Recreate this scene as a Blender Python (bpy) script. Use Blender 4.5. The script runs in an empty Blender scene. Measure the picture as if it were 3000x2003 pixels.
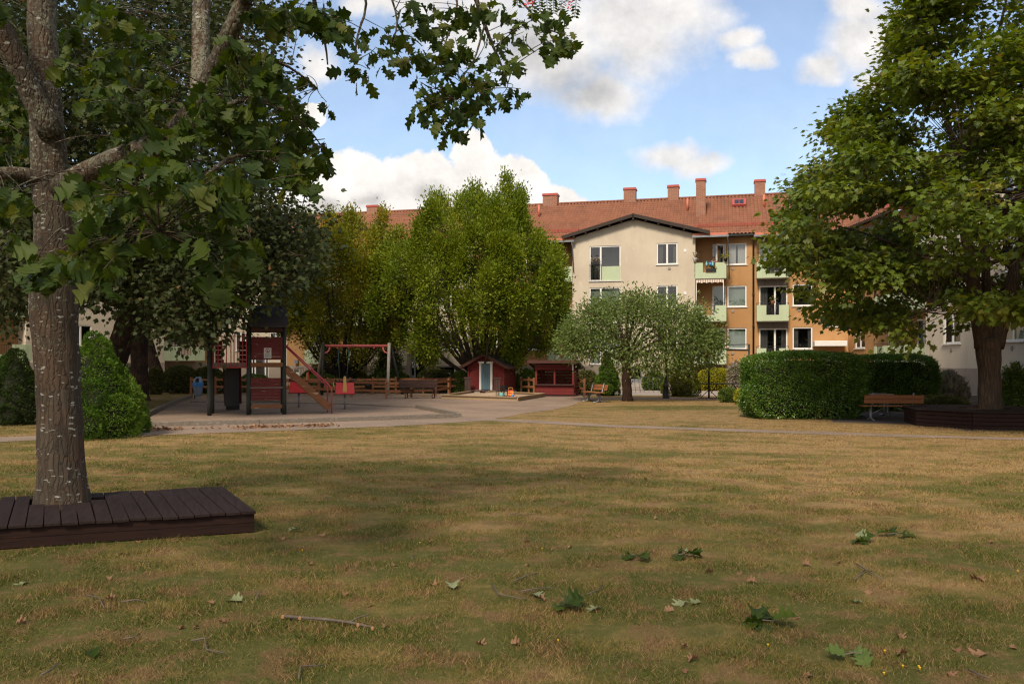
import bpy, bmesh, math, random
import numpy as np
from mathutils import Vector, Matrix, noise as mnoise
R = math.radians
random.seed(7); RNG = np.random.default_rng(7)

# ------------------------------------------------------------------ camera
# photo measures (3000 x 2003 px) used to survey the place: eye height, focal length, horizon row
F, VH, EYE, CX = 2500.0, 1058.0, 1.8, 1500.0
SC = bpy.context.scene
COL = SC.collection
cam = bpy.data.cameras.new('camera'); camo = bpy.data.objects.new('camera', cam); COL.objects.link(camo)
camo.location = (0, 0, EYE); camo.rotation_euler = (R(90), 0, 0)
cam.sensor_width = 36.0; cam.lens = 36.0 * F / 3000.0
cam.shift_y = (VH - 1001.5) / 3000.0
cam.clip_start = 0.05; cam.clip_end = 3000
SC.camera = camo

# ------------------------------------------------------------------ light and exposure
SC.view_settings.view_transform = 'Standard'; SC.view_settings.look = 'None'
SC.cycles.use_denoising = True; SC.cycles.denoising_prefilter = 'NONE'; SC.cycles.filter_width = 1.25
SC.view_settings.gamma = 1.0; SC.view_settings.use_curve_mapping = False
SC.view_settings.exposure = 1.0
SUN_EL = R(46); SUN_T = Vector((0.36, 0.93, 0)).normalized()      # horizontal travel of the light
sun = bpy.data.lights.new('sun', 'SUN'); sun.energy = 2.15; sun.angle = R(13.0); sun.color = (1.0, 0.87, 0.70)
suno = bpy.data.objects.new('sun', sun); COL.objects.link(suno)
td = Vector((SUN_T.x * math.cos(SUN_EL), SUN_T.y * math.cos(SUN_EL), -math.sin(SUN_EL)))
suno.rotation_euler = td.to_track_quat('-Z', 'Y').to_euler()
suno.location = (-20, -40, 60)

# ------------------------------------------------------------------ node helpers
def lk(nt, v, sock):
    if isinstance(v, bpy.types.NodeSocket): nt.links.new(v, sock)
    elif v is not None:
        try: sock.default_value = v
        except Exception:
            sock.default_value = (v[0], v[1], v[2], 1.0) if hasattr(v, '__len__') else (v, v, v)
def mth(nt, op, a, b=None, c=None, clamp=False):
    n = nt.nodes.new('ShaderNodeMath'); n.operation = op; n.use_clamp = clamp
    lk(nt, a, n.inputs[0])
    if b is not None: lk(nt, b, n.inputs[1])
    if c is not None: lk(nt, c, n.inputs[2])
    return n.outputs[0]
def vmt(nt, op, a, b=None):
    n = nt.nodes.new('ShaderNodeVectorMath'); n.operation = op
    lk(nt, a, n.inputs[0])
    if b is not None: lk(nt, b, n.inputs[1])
    return n.outputs['Value'] if op in ('LENGTH', 'DOT_PRODUCT') else n.outputs[0]
def sstep(nt, x, a, b):
    n = nt.nodes.new('ShaderNodeMapRange'); n.interpolation_type = 'SMOOTHSTEP'
    lk(nt, x, n.inputs[0]); n.inputs[1].default_value = a; n.inputs[2].default_value = b
    n.inputs[3].default_value = 0; n.inputs[4].default_value = 1
    return n.outputs[0]
def mixc(nt, f, a, b, mode='MIX'):
    n = nt.nodes.new('ShaderNodeMix'); n.data_type = 'RGBA'; n.blend_type = mode
    lk(nt, f, n.inputs['Factor'])
    for v, s in ((a, n.inputs[6]), (b, n.inputs[7])):
        if isinstance(v, bpy.types.NodeSocket): nt.links.new(v, s)
        else: s.default_value = (v[0], v[1], v[2], 1)
    return n.outputs[2]
def noise(nt, vec, scale, detail=4, rough=0.55, dist=0.0, out='Fac'):
    n = nt.nodes.new('ShaderNodeTexNoise'); n.inputs['Scale'].default_value = scale
    n.inputs['Detail'].default_value = detail; n.inputs['Roughness'].default_value = rough
    n.inputs['Distortion'].default_value = dist
    if vec is not None: nt.links.new(vec, n.inputs['Vector'])
    return n.outputs[out]
def mapping(nt, vec, scale=(1, 1, 1), loc=(0, 0, 0)):
    n = nt.nodes.new('ShaderNodeMapping'); nt.links.new(vec, n.inputs[0])
    n.inputs['Scale'].default_value = scale; n.inputs['Location'].default_value = loc
    return n.outputs[0]

# ------------------------------------------------------------------ world: clear blue sky with drifting cumulus
W = bpy.data.worlds.new('World'); SC.world = W; W.use_nodes = True
nt = W.node_tree; nt.nodes.clear()
tc = nt.nodes.new('ShaderNodeTexCoord')
sky = nt.nodes.new('ShaderNodeTexSky'); sky.sky_type = 'NISHITA'; sky.sun_disc = False
sky.sun_elevation = SUN_EL
sky.sun_rotation = math.atan2(-SUN_T.x, -SUN_T.y)
sky.air_density = 1.0; sky.dust_density = 0.6; sky.ozone_density = 1.4; sky.altitude = 60
dirv = tc.outputs['Generated']
sx = nt.nodes.new('ShaderNodeSeparateXYZ'); nt.links.new(dirv, sx.inputs[0])
ay = mth(nt, 'MAXIMUM', mth(nt, 'ABSOLUTE', sx.outputs[1]), 0.12)
px = mth(nt, 'DIVIDE', sx.outputs[0], ay); pz = mth(nt, 'DIVIDE', sx.outputs[2], ay)
cb = nt.nodes.new('ShaderNodeCombineXYZ'); nt.links.new(px, cb.inputs[0]); nt.links.new(pz, cb.inputs[1])
P0 = cb.outputs[0]
wob = vmt(nt, 'SCALE', vmt(nt, 'SUBTRACT', noise(nt, P0, 9.0, 5, 0.6, out='Color'), (0.5, 0.5, 0.5)))
wob.node.inputs['Scale'].default_value = 0.075
P1 = vmt(nt, 'ADD', P0, wob)
def ell(cu, cv, ru, rv):      # a cloud bank: centre and half-axes as tangents of its bearing and height
    c = ((cu - CX) / F, (VH - cv) / F, 0); r = (F / ru, F / rv, 0)
    return mth(nt, 'SUBTRACT', 1.0, vmt(nt, 'LENGTH', vmt(nt, 'MULTIPLY', vmt(nt, 'SUBTRACT', P1, c), r)))
def vmax(l):
    o = l[0]
    for x in l[1:]: o = mth(nt, 'SMOOTH_MAX', o, x, 0.12)
    return o
fb = noise(nt, P0, 7.0, 8, 0.62); fb2 = noise(nt, P0, 22.0, 6, 0.6)
fbl = noise(nt, mapping(nt, P0, loc=(0.012, -0.022, 0)), 7.0, 8, 0.62)
crisp = vmax([ell(1040, 560, 150, 150), ell(960, 640, 260, 120), ell(1210, 530, 130, 120), ell(1372, 490, 75, 105), ell(1300, 600, 330, 130), ell(1490, 545, 115, 95),
              ell(1600, 600, 125, 70), ell(1150, 660, 500, 120), ell(900, 330, 60, 60)])
dcr = mth(nt, 'ADD', crisp, mth(nt, 'ADD', mth(nt, 'MULTIPLY', mth(nt, 'SUBTRACT', fb, 0.5), 0.5), mth(nt, 'MULTIPLY', mth(nt, 'SUBTRACT', fb2, 0.5), 0.28)))
soft = vmax([ell(1830, 60, 330, 230), ell(1620, 150, 270, 190), ell(1760, 270, 190, 120), ell(1960, 30, 210, 150), ell(1400, 60, 250, 160), ell(1230, -20, 260, 90),
             ell(1960, 450, 150, 75), ell(2040, 470, 120, 50), ell(2560, 130, 210, 120), ell(2420, 190, 130, 70), ell(2520, 40, 130, 90), ell(2140, 100, 100, 60),
             ell(2190, 160, 120, 55), ell(930, 170, 90, 75), ell(1110, -10, 150, 50), ell(2580, 240, 130, 50)])
dso = mth(nt, 'ADD', soft, mth(nt, 'ADD', mth(nt, 'MULTIPLY', mth(nt, 'SUBTRACT', fb, 0.5), 0.95), mth(nt, 'MULTIPLY', mth(nt, 'SUBTRACT', fb2, 0.5), 0.28)))
elsewhere = mth(nt, 'MULTIPLY', sstep(nt, noise(nt, P0, 2.1, 8, 0.6), 0.36, 0.52), mth(nt, 'SUBTRACT', 1.0, sstep(nt, sx.outputs[1], -0.1, 0.35)))
m1 = sstep(nt, dcr, 0.02, 0.20); m2 = mth(nt, 'MULTIPLY', sstep(nt, dso, -0.12, 0.72), 0.92)
veil = mth(nt, 'ADD', 0.13, mth(nt, 'MULTIPLY', sstep(nt, noise(nt, P0, 3.0, 6, 0.6), 0.45, 0.75), 0.15))
mask = mth(nt, 'MAXIMUM', mth(nt, 'MAXIMUM', mth(nt, 'MAXIMUM', m1, m2), elsewhere), veil)
# undersides of the clouds are greyer: thick parts and the side away from the sun
relief = mth(nt, 'MULTIPLY', mth(nt, 'SUBTRACT', fb, fbl), 1.25)
grey = vmax([ell(1690, 255, 190, 115), ell(1560, 150, 160, 100), ell(1080, 590, 70, 40), ell(1250, 560, 90, 45), ell(1420, 590, 130, 40), ell(980, 620, 80, 40)])
greyk = sstep(nt, mth(nt, 'ADD', grey, mth(nt, 'MULTIPLY', mth(nt, 'SUBTRACT', fb, 0.5), 0.9)), 0.0, 0.9)
lum = mth(nt, 'SUBTRACT', mth(nt, 'SUBTRACT', mth(nt, 'ADD', 1.0, relief), mth(nt, 'MULTIPLY', greyk, 0.34)), mth(nt, 'MULTIPLY', mth(nt, 'SUBTRACT', 1.0, m1), 0.09))
lum = mth(nt, 'MINIMUM', mth(nt, 'MAXIMUM', lum, 0.50), 1.12)
CL = nt.nodes.new('ShaderNodeVectorMath'); CL.operation = 'SCALE'; CL.inputs[0].default_value = (1.0, 0.955, 0.905)
nt.links.new(lum, CL.inputs['Scale'])
SKY_K = 0.10
bg1 = nt.nodes.new('ShaderNodeBackground'); nt.links.new(sky.outputs[0], bg1.inputs[0]); bg1.inputs[1].default_value = SKY_K
bg2 = nt.nodes.new('ShaderNodeBackground'); nt.links.new(CL.outputs[0], bg2.inputs[0]); bg2.inputs[1].default_value = 0.52
mx = nt.nodes.new('ShaderNodeMixShader'); nt.links.new(mask, mx.inputs[0]); nt.links.new(bg1.outputs[0], mx.inputs[1]); nt.links.new(bg2.outputs[0], mx.inputs[2])
wo = nt.nodes.new('ShaderNodeOutputWorld'); nt.links.new(mx.outputs[0], wo.inputs[0])

# ------------------------------------------------------------------ survey helpers
def G(u, v, z=0.0):                     # a point of the ground (or of a level z) from its place in the survey photo
    Y = F * (EYE - z) / (v - VH); return Vector(((u - CX) / F * Y, Y, z))
def D(u, v, Y):                         # a point at a known distance Y
    return Vector(((u - CX) / F * Y, Y, EYE - (v - VH) / F * Y))

# ------------------------------------------------------------------ scene tree helpers
def thing(name, label, cat, loc=(0, 0, 0), rz=0.0, group=None, kind=None):
    o = bpy.data.objects.new(name, None); COL.objects.link(o); o.empty_display_size = 0.2
    o.location = loc; o.rotation_euler = (0, 0, rz); o['label'] = label; o['category'] = cat
    if group: o['group'] = group
    if kind: o['kind'] = kind
    return o
def link(name, me, parent=None):
    o = bpy.data.objects.new(name, me); COL.objects.link(o)
    if parent is not None: o.parent = parent
    return o
def tag(o, label, cat, group=None, kind=None):
    o['label'] = label; o['category'] = cat
    if group: o['group'] = group
    if kind: o['kind'] = kind
    return o
def copy_tree(o, parent=None):
    c = o.copy(); COL.objects.link(c)
    if parent is not None: c.parent = parent
    for ch in list(o.children): copy_tree(ch, c)
    return c

class MB:
    """collects simple shapes into ONE mesh"""
    def __init__(s): s.v = []; s.f = []; s.m = []; s.mi = 0; s.sm = set()
    def add(s, vs, fs, smooth=False):
        b = len(s.v); s.v += [tuple(x) for x in vs]
        for f in fs:
            if smooth: s.sm.add(len(s.f))
            s.f.append(tuple(b + i for i in f)); s.m.append(s.mi)
        return s
    def box(s, x0, x1, y0, y1, z0, z1, M=None):
        vs = [Vector((x, y, z)) for z in (z0, z1) for y in (y0, y1) for x in (x0, x1)]
        if M is not None: vs = [M @ v for v in vs]
        return s.add(vs, [(0, 2, 3, 1), (4, 5, 7, 6), (0, 1, 5, 4), (2, 6, 7, 3), (0, 4, 6, 2), (1, 3, 7, 5)])
    def cbox(s, c, d, rz=0.0, rx=0.0, ry=0.0):
        M = Matrix.Translation(c) @ Matrix.Rotation(rz, 4, 'Z') @ Matrix.Rotation(ry, 4, 'Y') @ Matrix.Rotation(rx, 4, 'X')
        return s.box(-d[0] / 2, d[0] / 2, -d[1] / 2, d[1] / 2, -d[2] / 2, d[2] / 2, M)
    def beam(s, p, q, w, h, up=(0, 0, 1)):
        p = Vector(p); q = Vector(q); d = q - p; L = d.length; d.normalize(); up = Vector(up)
        if abs(d.dot(up)) > 0.98: up = Vector((0, 1, 0))
        x = d.cross(up).normalized(); z = x.cross(d)
        M = Matrix(((x.x, d.x, z.x, p.x), (x.y, d.y, z.y, p.y), (x.z, d.z, z.z, p.z), (0, 0, 0, 1)))
        return s.box(-w / 2, w / 2, 0, L, -h / 2, h / 2, M)
    def tube(s, pts, rad, n=8, caps=True, wob=0.0):
        pts = [Vector(p) for p in pts]
        if not hasattr(rad, '__len__'): rad = [rad] * len(pts)
        vs = []; t0 = (pts[1] - pts[0]).normalized()
        a = Vector((0, 0, 1)) if abs(t0.z) < 0.9 else Vector((1, 0, 0))
        x = t0.cross(a).normalized()
        for i, p in enumerate(pts):
            t = (pts[min(i + 1, len(pts) - 1)] - pts[max(i - 1, 0)]).normalized()
            x = (x - t * x.dot(t)).normalized(); y = t.cross(x)
            for k in range(n):
                an = 2 * math.pi * k / n; r = rad[i] * (1 + (random.uniform(-wob, wob) if wob else 0))
                vs.append(p + (x * math.cos(an) + y * math.sin(an)) * r)
        fs = []
        for i in range(len(pts) - 1):
            for k in range(n):
                a0 = i * n + k; a1 = i * n + (k + 1) % n
                fs.append((a0, a1, a1 + n, a0 + n))
        s.add(vs, fs, smooth=n > 4)
        if caps:
            b = len(s.v) - len(vs); m = len(pts) - 1
            s.f.append(tuple(b + k for k in reversed(range(n)))); s.m.append(s.mi)
            s.f.append(tuple(b + m * n + k for k in range(n))); s.m.append(s.mi)
        return s
    def lathe(s, prof, n=16, c=(0, 0, 0), M=None, smooth=True):
        vs = []; c = Vector(c)
        for r, z in prof:
            for k in range(n):
                a = 2 * math.pi * k / n; v = Vector((r * math.cos(a), r * math.sin(a), z))
                vs.append((M @ v if M is not None else v) + c)
        fs = [(i * n + k, i * n + (k + 1) % n, (i + 1) * n + (k + 1) % n, (i + 1) * n + k) for i in range(len(prof) - 1) for k in range(n)]
        s.add(vs, fs, smooth=smooth)
        b = len(s.v) - len(vs)
        s.f.append(tuple(b + k for k in reversed(range(n)))); s.m.append(s.mi)
        s.f.append(tuple(b + (len(prof) - 1) * n + k for k in range(n))); s.m.append(s.mi)
        return s
    def prism(s, poly, z0, z1, M=None):
        n = len(poly); vs = [Vector((p[0], p[1], z)) for z in (z0, z1) for p in poly]
        if M is not None: vs = [M @ v for v in vs]
        return s.add(vs, [tuple(reversed(range(n))), tuple(range(n, 2 * n))] + [(i, (i + 1) % n, n + (i + 1) % n, n + i) for i in range(n)])
    def quad(s, a, b, c, d): return s.add([a, b, c, d], [(0, 1, 2, 3)])
    def mesh(s, name, mats):
        me = bpy.data.meshes.new(name); me.from_pydata(s.v, [], s.f)
        if not isinstance(mats, (list, tuple)): mats = [mats]
        for m in mats: me.materials.append(m)
        if any(s.m): me.polygons.foreach_set('material_index', s.m)
        if s.sm: me.polygons.foreach_set('use_smooth', [i in s.sm for i in range(len(s.f))])
        me.update(); return me
    def build(s, name, mats, parent=None, bevel=0.0):
        o = link(name, s.mesh(name, mats), parent)
        if bevel:
            b = o.modifiers.new('bevel', 'BEVEL'); b.width = bevel; b.segments = 2; b.limit_method = 'ANGLE'
        return o

def np_mesh(name, V, Fc, mats, rnd=None, smooth=False):
    me = bpy.data.meshes.new(name); K = Fc.shape[1]
    me.vertices.add(len(V)); me.vertices.foreach_set('co', np.ascontiguousarray(V, dtype=np.float32).ravel())
    me.loops.add(Fc.size); me.loops.foreach_set('vertex_index', np.ascontiguousarray(Fc, dtype=np.int32).ravel())
    me.polygons.add(len(Fc)); me.polygons.foreach_set('loop_start', np.arange(0, Fc.size, K, dtype=np.int32))
    if not isinstance(mats, (list, tuple)): mats = [mats]
    for m in mats: me.materials.append(m)
    if rnd is not None:
        a = me.attributes.new('rnd', 'FLOAT', 'FACE'); a.data.foreach_set('value', np.ascontiguousarray(rnd, dtype=np.float32))
    if smooth: me.polygons.foreach_set('use_smooth', np.ones(len(Fc), dtype=bool))
    me.update(calc_edges=True); return me
# ------------------------------------------------------------------ materials
def srgb(r, g, b):
    f = lambda c: (c / 255 / 12.92) if c / 255 <= 0.04045 else ((c / 255 + 0.055) / 1.055) ** 2.4
    return (f(r), f(g), f(b))
def newmat(name):
    m = bpy.data.materials.new(name); m.use_nodes = True; nt = m.node_tree
    return m, nt, nt.nodes['Principled BSDF']
def bump(nt, b, h, strength=0.3, dist=0.02):
    n = nt.nodes.new('ShaderNodeBump'); n.inputs['Strength'].default_value = strength; n.inputs['Distance'].default_value = dist
    nt.links.new(h, n.inputs['Height']); nt.links.new(n.outputs[0], b.inputs['Normal'])
def objco(nt): return nt.nodes.new('ShaderNodeTexCoord').outputs['Object']
def plain(name, c, c2=None, scale=3.0, rough=0.6, bstr=0.0, bscale=60.0, metal=0.0, spec=0.4, stretch=(1, 1, 1), bdist=0.01):
    m, nt, b = newmat(name); co = mapping(nt, objco(nt), stretch)
    if c2 is None: c2 = tuple(x * 0.82 for x in c)
    n = noise(nt, co, scale, 6, 0.6)
    nt.links.new(mixc(nt, sstep(nt, n, 0.35, 0.68), c, c2), b.inputs['Base Color'])
    b.inputs['Roughness'].default_value = rough; b.inputs['Metallic'].default_value = metal
    b.inputs['Specular IOR Level'].default_value = spec
    if bstr: bump(nt, b, noise(nt, co, bscale, 3), bstr, bdist)
    return m
def wood(name, c, c2, worn=None, wornamt=0.62, axis=0, rough=0.65, spec=0.3):
    """grain stretched along one axis; optional worn patches where the paint has come off"""
    m, nt, b = newmat(name); oc = objco(nt)
    st = [14, 14, 14]; st[axis] = 0.9
    g = noise(nt, mapping(nt, oc, tuple(st)), 2.2, 6, 0.65, 0.4)
    col = mixc(nt, sstep(nt, g, 0.35, 0.7), c, c2)
    if worn is not None:
        st2 = [9, 9, 9]; st2[axis] = 1.6
        w = noise(nt, mapping(nt, oc, tuple(st2), (3.1, 1.7, 0.4)), 1.6, 7, 0.7)
        col = mixc(nt, sstep(nt, w, wornamt, wornamt + 0.05), col, worn)
    nt.links.new(col, b.inputs['Base Color']); b.inputs['Roughness'].default_value = rough
    b.inputs['Specular IOR Level'].default_value = spec
    bump(nt, b, g, 0.35, 0.004); return m
def leafmat(name, cols, rough=0.5, trans=0.3, spec=0.35, k=1.0):
    """cols: stops along the per-leaf random value; light passes through the blade"""
    m, nt, b = newmat(name)
    at = nt.nodes.new('ShaderNodeAttribute'); at.attribute_name = 'rnd'
    rp = nt.nodes.new('ShaderNodeValToRGB'); nt.links.new(at.outputs['Fac'], rp.inputs[0])
    e = rp.color_ramp.elements
    while len(e) < len(cols): e.new(0.5)
    for i, (p, c) in enumerate(cols): e[i].position = p; e[i].color = (c[0] * k, c[1] * k, c[2] * k, 1)
    nt.links.new(rp.outputs[0], b.inputs['Base Color'])
    b.inputs['Roughness'].default_value = rough; b.inputs['Specular IOR Level'].default_value = spec
    tr = nt.nodes.new('ShaderNodeBsdfTranslucent')
    hs = nt.nodes.new('ShaderNodeHueSaturation'); hs.inputs['Value'].default_value = 1.5; hs.inputs['Saturation'].default_value = 1.1; hs.inputs['Hue'].default_value = 0.485
    nt.links.new(rp.outputs[0], hs.inputs['Color']); nt.links.new(hs.outputs[0], tr.inputs[0])
    mx = nt.nodes.new('ShaderNodeMixShader'); mx.inputs[0].default_value = trans
    nt.links.new(b.outputs[0], mx.inputs[1]); nt.links.new(tr.outputs[0], mx.inputs[2])
    nt.links.new(mx.outputs[0], nt.nodes['Material Output'].inputs[0]); return m
def barkmat(name, c, c2, scale=6.0, lichen=None, lich_amt=0.62, vert=0.22, bstr=0.8):
    m, nt, b = newmat(name); oc = objco(nt)
    co = mapping(nt, oc, (1, 1, vert))
    g = noise(nt, co, scale * 2.2, 6, 0.65, 0.6); g2 = noise(nt, oc, 3.0, 4)
    vo = nt.nodes.new('ShaderNodeTexVoronoi'); vo.feature = 'DISTANCE_TO_EDGE'; vo.inputs['Scale'].default_value = scale * 1.6
    nt.links.new(mapping(nt, vmt(nt, 'ADD', oc, vmt(nt, 'MULTIPLY', noise(nt, oc, 5, 3, out='Color'), (0.12, 0.12, 0.12))), (1, 1, vert * 0.7)), vo.inputs['Vector'])
    crack = sstep(nt, vo.outputs[0], 0.0, 0.16)
    col = mixc(nt, sstep(nt, g, 0.35, 0.65), c, c2)
    col = mixc(nt, sstep(nt, g2, 0.45, 0.6), col, mixc(nt, 0.5, c, (0.10, 0.055, 0.035)))
    col = mixc(nt, mth(nt, 'MULTIPLY', mth(nt, 'SUBTRACT', 1.0, crack), 0.55), col, tuple(x * 0.42 for x in c))
    if lichen is not None:
        l1 = noise(nt, mapping(nt, oc, (1, 1, 1.0)), 26, 5, 0.75); l2 = noise(nt, oc, 2.4, 3)
        sz = nt.nodes.new('ShaderNodeSeparateXYZ'); nt.links.new(oc, sz.inputs[0])
        k = mth(nt, 'ADD', mth(nt, 'ADD', l1, mth(nt, 'MULTIPLY', mth(nt, 'SUBTRACT', l2, 0.5), 0.55)), mth(nt, 'MULTIPLY', mth(nt, 'MINIMUM', mth(nt, 'SUBTRACT', sz.outputs[2], 2.0), 2.5), 0.055))
        col = mixc(nt, sstep(nt, k, lich_amt, lich_amt + 0.06), col, lichen)
        # pale horizontal crust marks low on the stem
        st = noise(nt, mapping(nt, oc, (5, 5, 26)), 1.4, 3, 0.5)
        col = mixc(nt, sstep(nt, st, 0.68, 0.71), col, (0.33, 0.32, 0.29))
        v2 = nt.nodes.new('ShaderNodeTexVoronoi'); v2.inputs['Scale'].default_value = 11; nt.links.new(mapping(nt, vmt(nt, 'ADD', oc, vmt(nt, 'MULTIPLY', noise(nt, oc, 30, 2, out='Color'), (0.03, 0.03, 0.03))), (1, 1, 2.4)), v2.inputs['Vector'])
        sc = nt.nodes.new('ShaderNodeSeparateColor'); nt.links.new(v2.outputs['Color'], sc.inputs[0])
        spot = mth(nt, 'LESS_THAN', v2.outputs['Distance'], mth(nt, 'MULTIPLY', sstep(nt, sc.outputs[0], 0.58, 1.0), 0.34))
        col = mixc(nt, mth(nt, 'MULTIPLY', spot, 0.85), col, (0.36, 0.35, 0.31))
    nt.links.new(col, b.inputs['Base Color']); b.inputs['Roughness'].default_value = 0.9; b.inputs['Specular IOR Level'].default_value = 0.15
    bump(nt, b, mth(nt, 'ADD', mth(nt, 'MULTIPLY', crack, 0.7), g), bstr, 0.03); return m
def wallmat(name, c, c2, grain=60, gstr=0.25, streak=0.28):
    """rendered wall: soft blotches, faint rain streaks, gritty surface"""
    m, nt, b = newmat(name); oc = objco(nt)
    n1 = noise(nt, oc, 0.35, 5, 0.6); n2 = noise(nt, mapping(nt, oc, (1.1, 1.1, 0.30)), 1.0, 6, 0.65); n3 = noise(nt, oc, 1.8, 6, 0.65)
    col = mixc(nt, sstep(nt, n1, 0.38, 0.66), c, c2)
    col = mixc(nt, mth(nt, 'MULTIPLY', sstep(nt, n2, 0.46, 0.68), streak), col, tuple(x * 0.80 for x in c2))
    col = mixc(nt, mth(nt, 'MULTIPLY', sstep(nt, n3, 0.58, 0.70), 0.45), col, tuple(min(1, x * 1.18 + 0.02) for x in c))
    nt.links.new(col, b.inputs['Base Color']); b.inputs['Roughness'].default_value = 0.92; b.inputs['Specular IOR Level'].default_value = 0.15
    bump(nt, b, noise(nt, oc, grain, 3, 0.6), gstr, 0.01); return m

MAT = {}
MAT['beige'] = wallmat('beige_render', (0.585, 0.51, 0.40), (0.505, 0.43, 0.335))
MAT['ochre'] = wallmat('ochre_render', (0.45, 0.255, 0.115), (0.385, 0.210, 0.088))
MAT['plinth'] = wallmat('pebble_plinth', (0.33, 0.275, 0.22), (0.26, 0.215, 0.175), grain=28, gstr=0.9)
MAT['green_panel'] = plain('pale_green_steel', (0.46, 0.535, 0.355), (0.42, 0.49, 0.325), 2.0, 0.5, stretch=(1, 1, 0.3))
MAT['slab'] = plain('concrete_slab', (0.30, 0.26, 0.22), (0.24, 0.21, 0.18), 3, 0.9)
MAT['white'] = plain('white_paint', (0.78, 0.77, 0.74), (0.72, 0.71, 0.68), 4, 0.4)
MAT['rail'] = plain('dark_railing_steel', (0.035, 0.034, 0.036), None, 4, 0.45)
MAT['metal_grey'] = plain('galvanised_steel', (0.27, 0.28, 0.29), (0.20, 0.21, 0.22), 5, 0.45, metal=0.5)
MAT['pipe'] = plain('dark_downpipe', (0.022, 0.020, 0.020), None, 3, 0.4)
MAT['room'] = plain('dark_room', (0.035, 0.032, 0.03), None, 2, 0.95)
MAT['blind'] = plain('pale_green_blind', (0.34, 0.40, 0.34), (0.31, 0.37, 0.31), 2, 0.8)
MAT['curtain'] = plain('white_curtain', (0.66, 0.64, 0.62), (0.52, 0.50, 0.50), 1.2, 0.9, stretch=(9, 9, 0.4))
MAT['drape'] = plain('grey_drape', (0.16, 0.15, 0.15), (0.09, 0.085, 0.09), 1.2, 0.9, stretch=(9, 9, 0.4))
MAT['lamella'] = plain('grey_lamella', (0.22, 0.195, 0.18), (0.15, 0.135, 0.125), 1.0, 0.8, stretch=(22, 22, 0.2))
MAT['red_metal'] = plain('red_sheet_metal', (0.42, 0.085, 0.06), (0.36, 0.075, 0.055), 2, 0.5)
MAT['salmon_metal'] = plain('salmon_sheet_metal', (0.58, 0.17, 0.10), (0.52, 0.15, 0.09), 2, 0.5)
MAT['bargeboard'] = wood('dark_bargeboard', (0.045, 0.030, 0.022), (0.03, 0.02, 0.015), (0.14, 0.08, 0.04), 0.64)
def glassmat():
    m, nt, b = newmat('window_glass'); nt.nodes.remove(b)
    t = nt.nodes.new('ShaderNodeBsdfTransparent'); t.inputs[0].default_value = (0.80, 0.84, 0.83, 1)
    g = nt.nodes.new('ShaderNodeBsdfGlossy'); g.inputs['Roughness'].default_value = 0.015
    n = nt.nodes.new('ShaderNodeBump'); n.inputs['Strength'].default_value = 0.04; n.inputs['Distance'].default_value = 0.05
    nt.links.new(noise(nt, objco(nt), 1.6, 2), n.inputs['Height']); nt.links.new(n.outputs[0], g.inputs['Normal'])
    lw = nt.nodes.new('ShaderNodeLayerWeight'); lw.inputs[0].default_value = 0.25
    f = mth(nt, 'ADD', 0.12, mth(nt, 'MULTIPLY', lw.outputs['Fresnel'], 0.8), clamp=True)
    mx = nt.nodes.new('ShaderNodeMixShader'); nt.links.new(f, mx.inputs[0]); nt.links.new(t.outputs[0], mx.inputs[1]); nt.links.new(g.outputs[0], mx.inputs[2])
    nt.links.new(mx.outputs[0], nt.nodes['Material Output'].inputs[0]); return m
MAT['glass'] = glassmat()
def tilemat():
    m, nt, b = newmat('clay_roof_tiles'); oc = objco(nt)
    sx = nt.nodes.new('ShaderNodeSeparateXYZ'); nt.links.new(oc, sx.inputs[0])
    cell = nt.nodes.new('ShaderNodeCombineXYZ')
    nt.links.new(mth(nt, 'FLOOR', mth(nt, 'DIVIDE', sx.outputs[0], 0.24)), cell.inputs[0]); nt.links.new(mth(nt, 'FLOOR', mth(nt, 'DIVIDE', sx.outputs[2], 0.20)), cell.inputs[1])
    wn = nt.nodes.new('ShaderNodeTexWhiteNoise'); nt.links.new(cell.outputs[0], wn.inputs[0])
    col = mixc(nt, wn.outputs[0], (0.245, 0.105, 0.063), (0.285, 0.125, 0.076))
    st = noise(nt, mapping(nt, oc, (0.9, 0.9, 0.25)), 1.0, 6, 0.65)
    col = mixc(nt, mth(nt, 'MULTIPLY', sstep(nt, st, 0.48, 0.66), 0.55), col, (0.15, 0.075, 0.05))
    # grimy joints, and the shade of fine courses and rolls put into the colour
    rowj = mth(nt, 'LESS_THAN', mth(nt, 'FRACT', mth(nt, 'DIVIDE', mth(nt, 'SUBTRACT', sx.outputs[2], 9.84), ROW_RISE)), 0.26); colj = mth(nt, 'LESS_THAN', mth(nt, 'FRACT', mth(nt, 'DIVIDE', sx.outputs[0], 0.24)), 0.28)
    col = mixc(nt, mth(nt, 'ADD', mth(nt, 'MULTIPLY', rowj, 0.42), mth(nt, 'MULTIPLY', colj, 0.26), clamp=True), col, (0.11, 0.05, 0.035))
    nt.links.new(col, b.inputs['Base Color']); b.inputs['Roughness'].default_value = 0.85; b.inputs['Specular IOR Level'].default_value = 0.2; return m
ROW_RISE = 3.41 / 17
MAT['tiles'] = tilemat()
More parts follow.
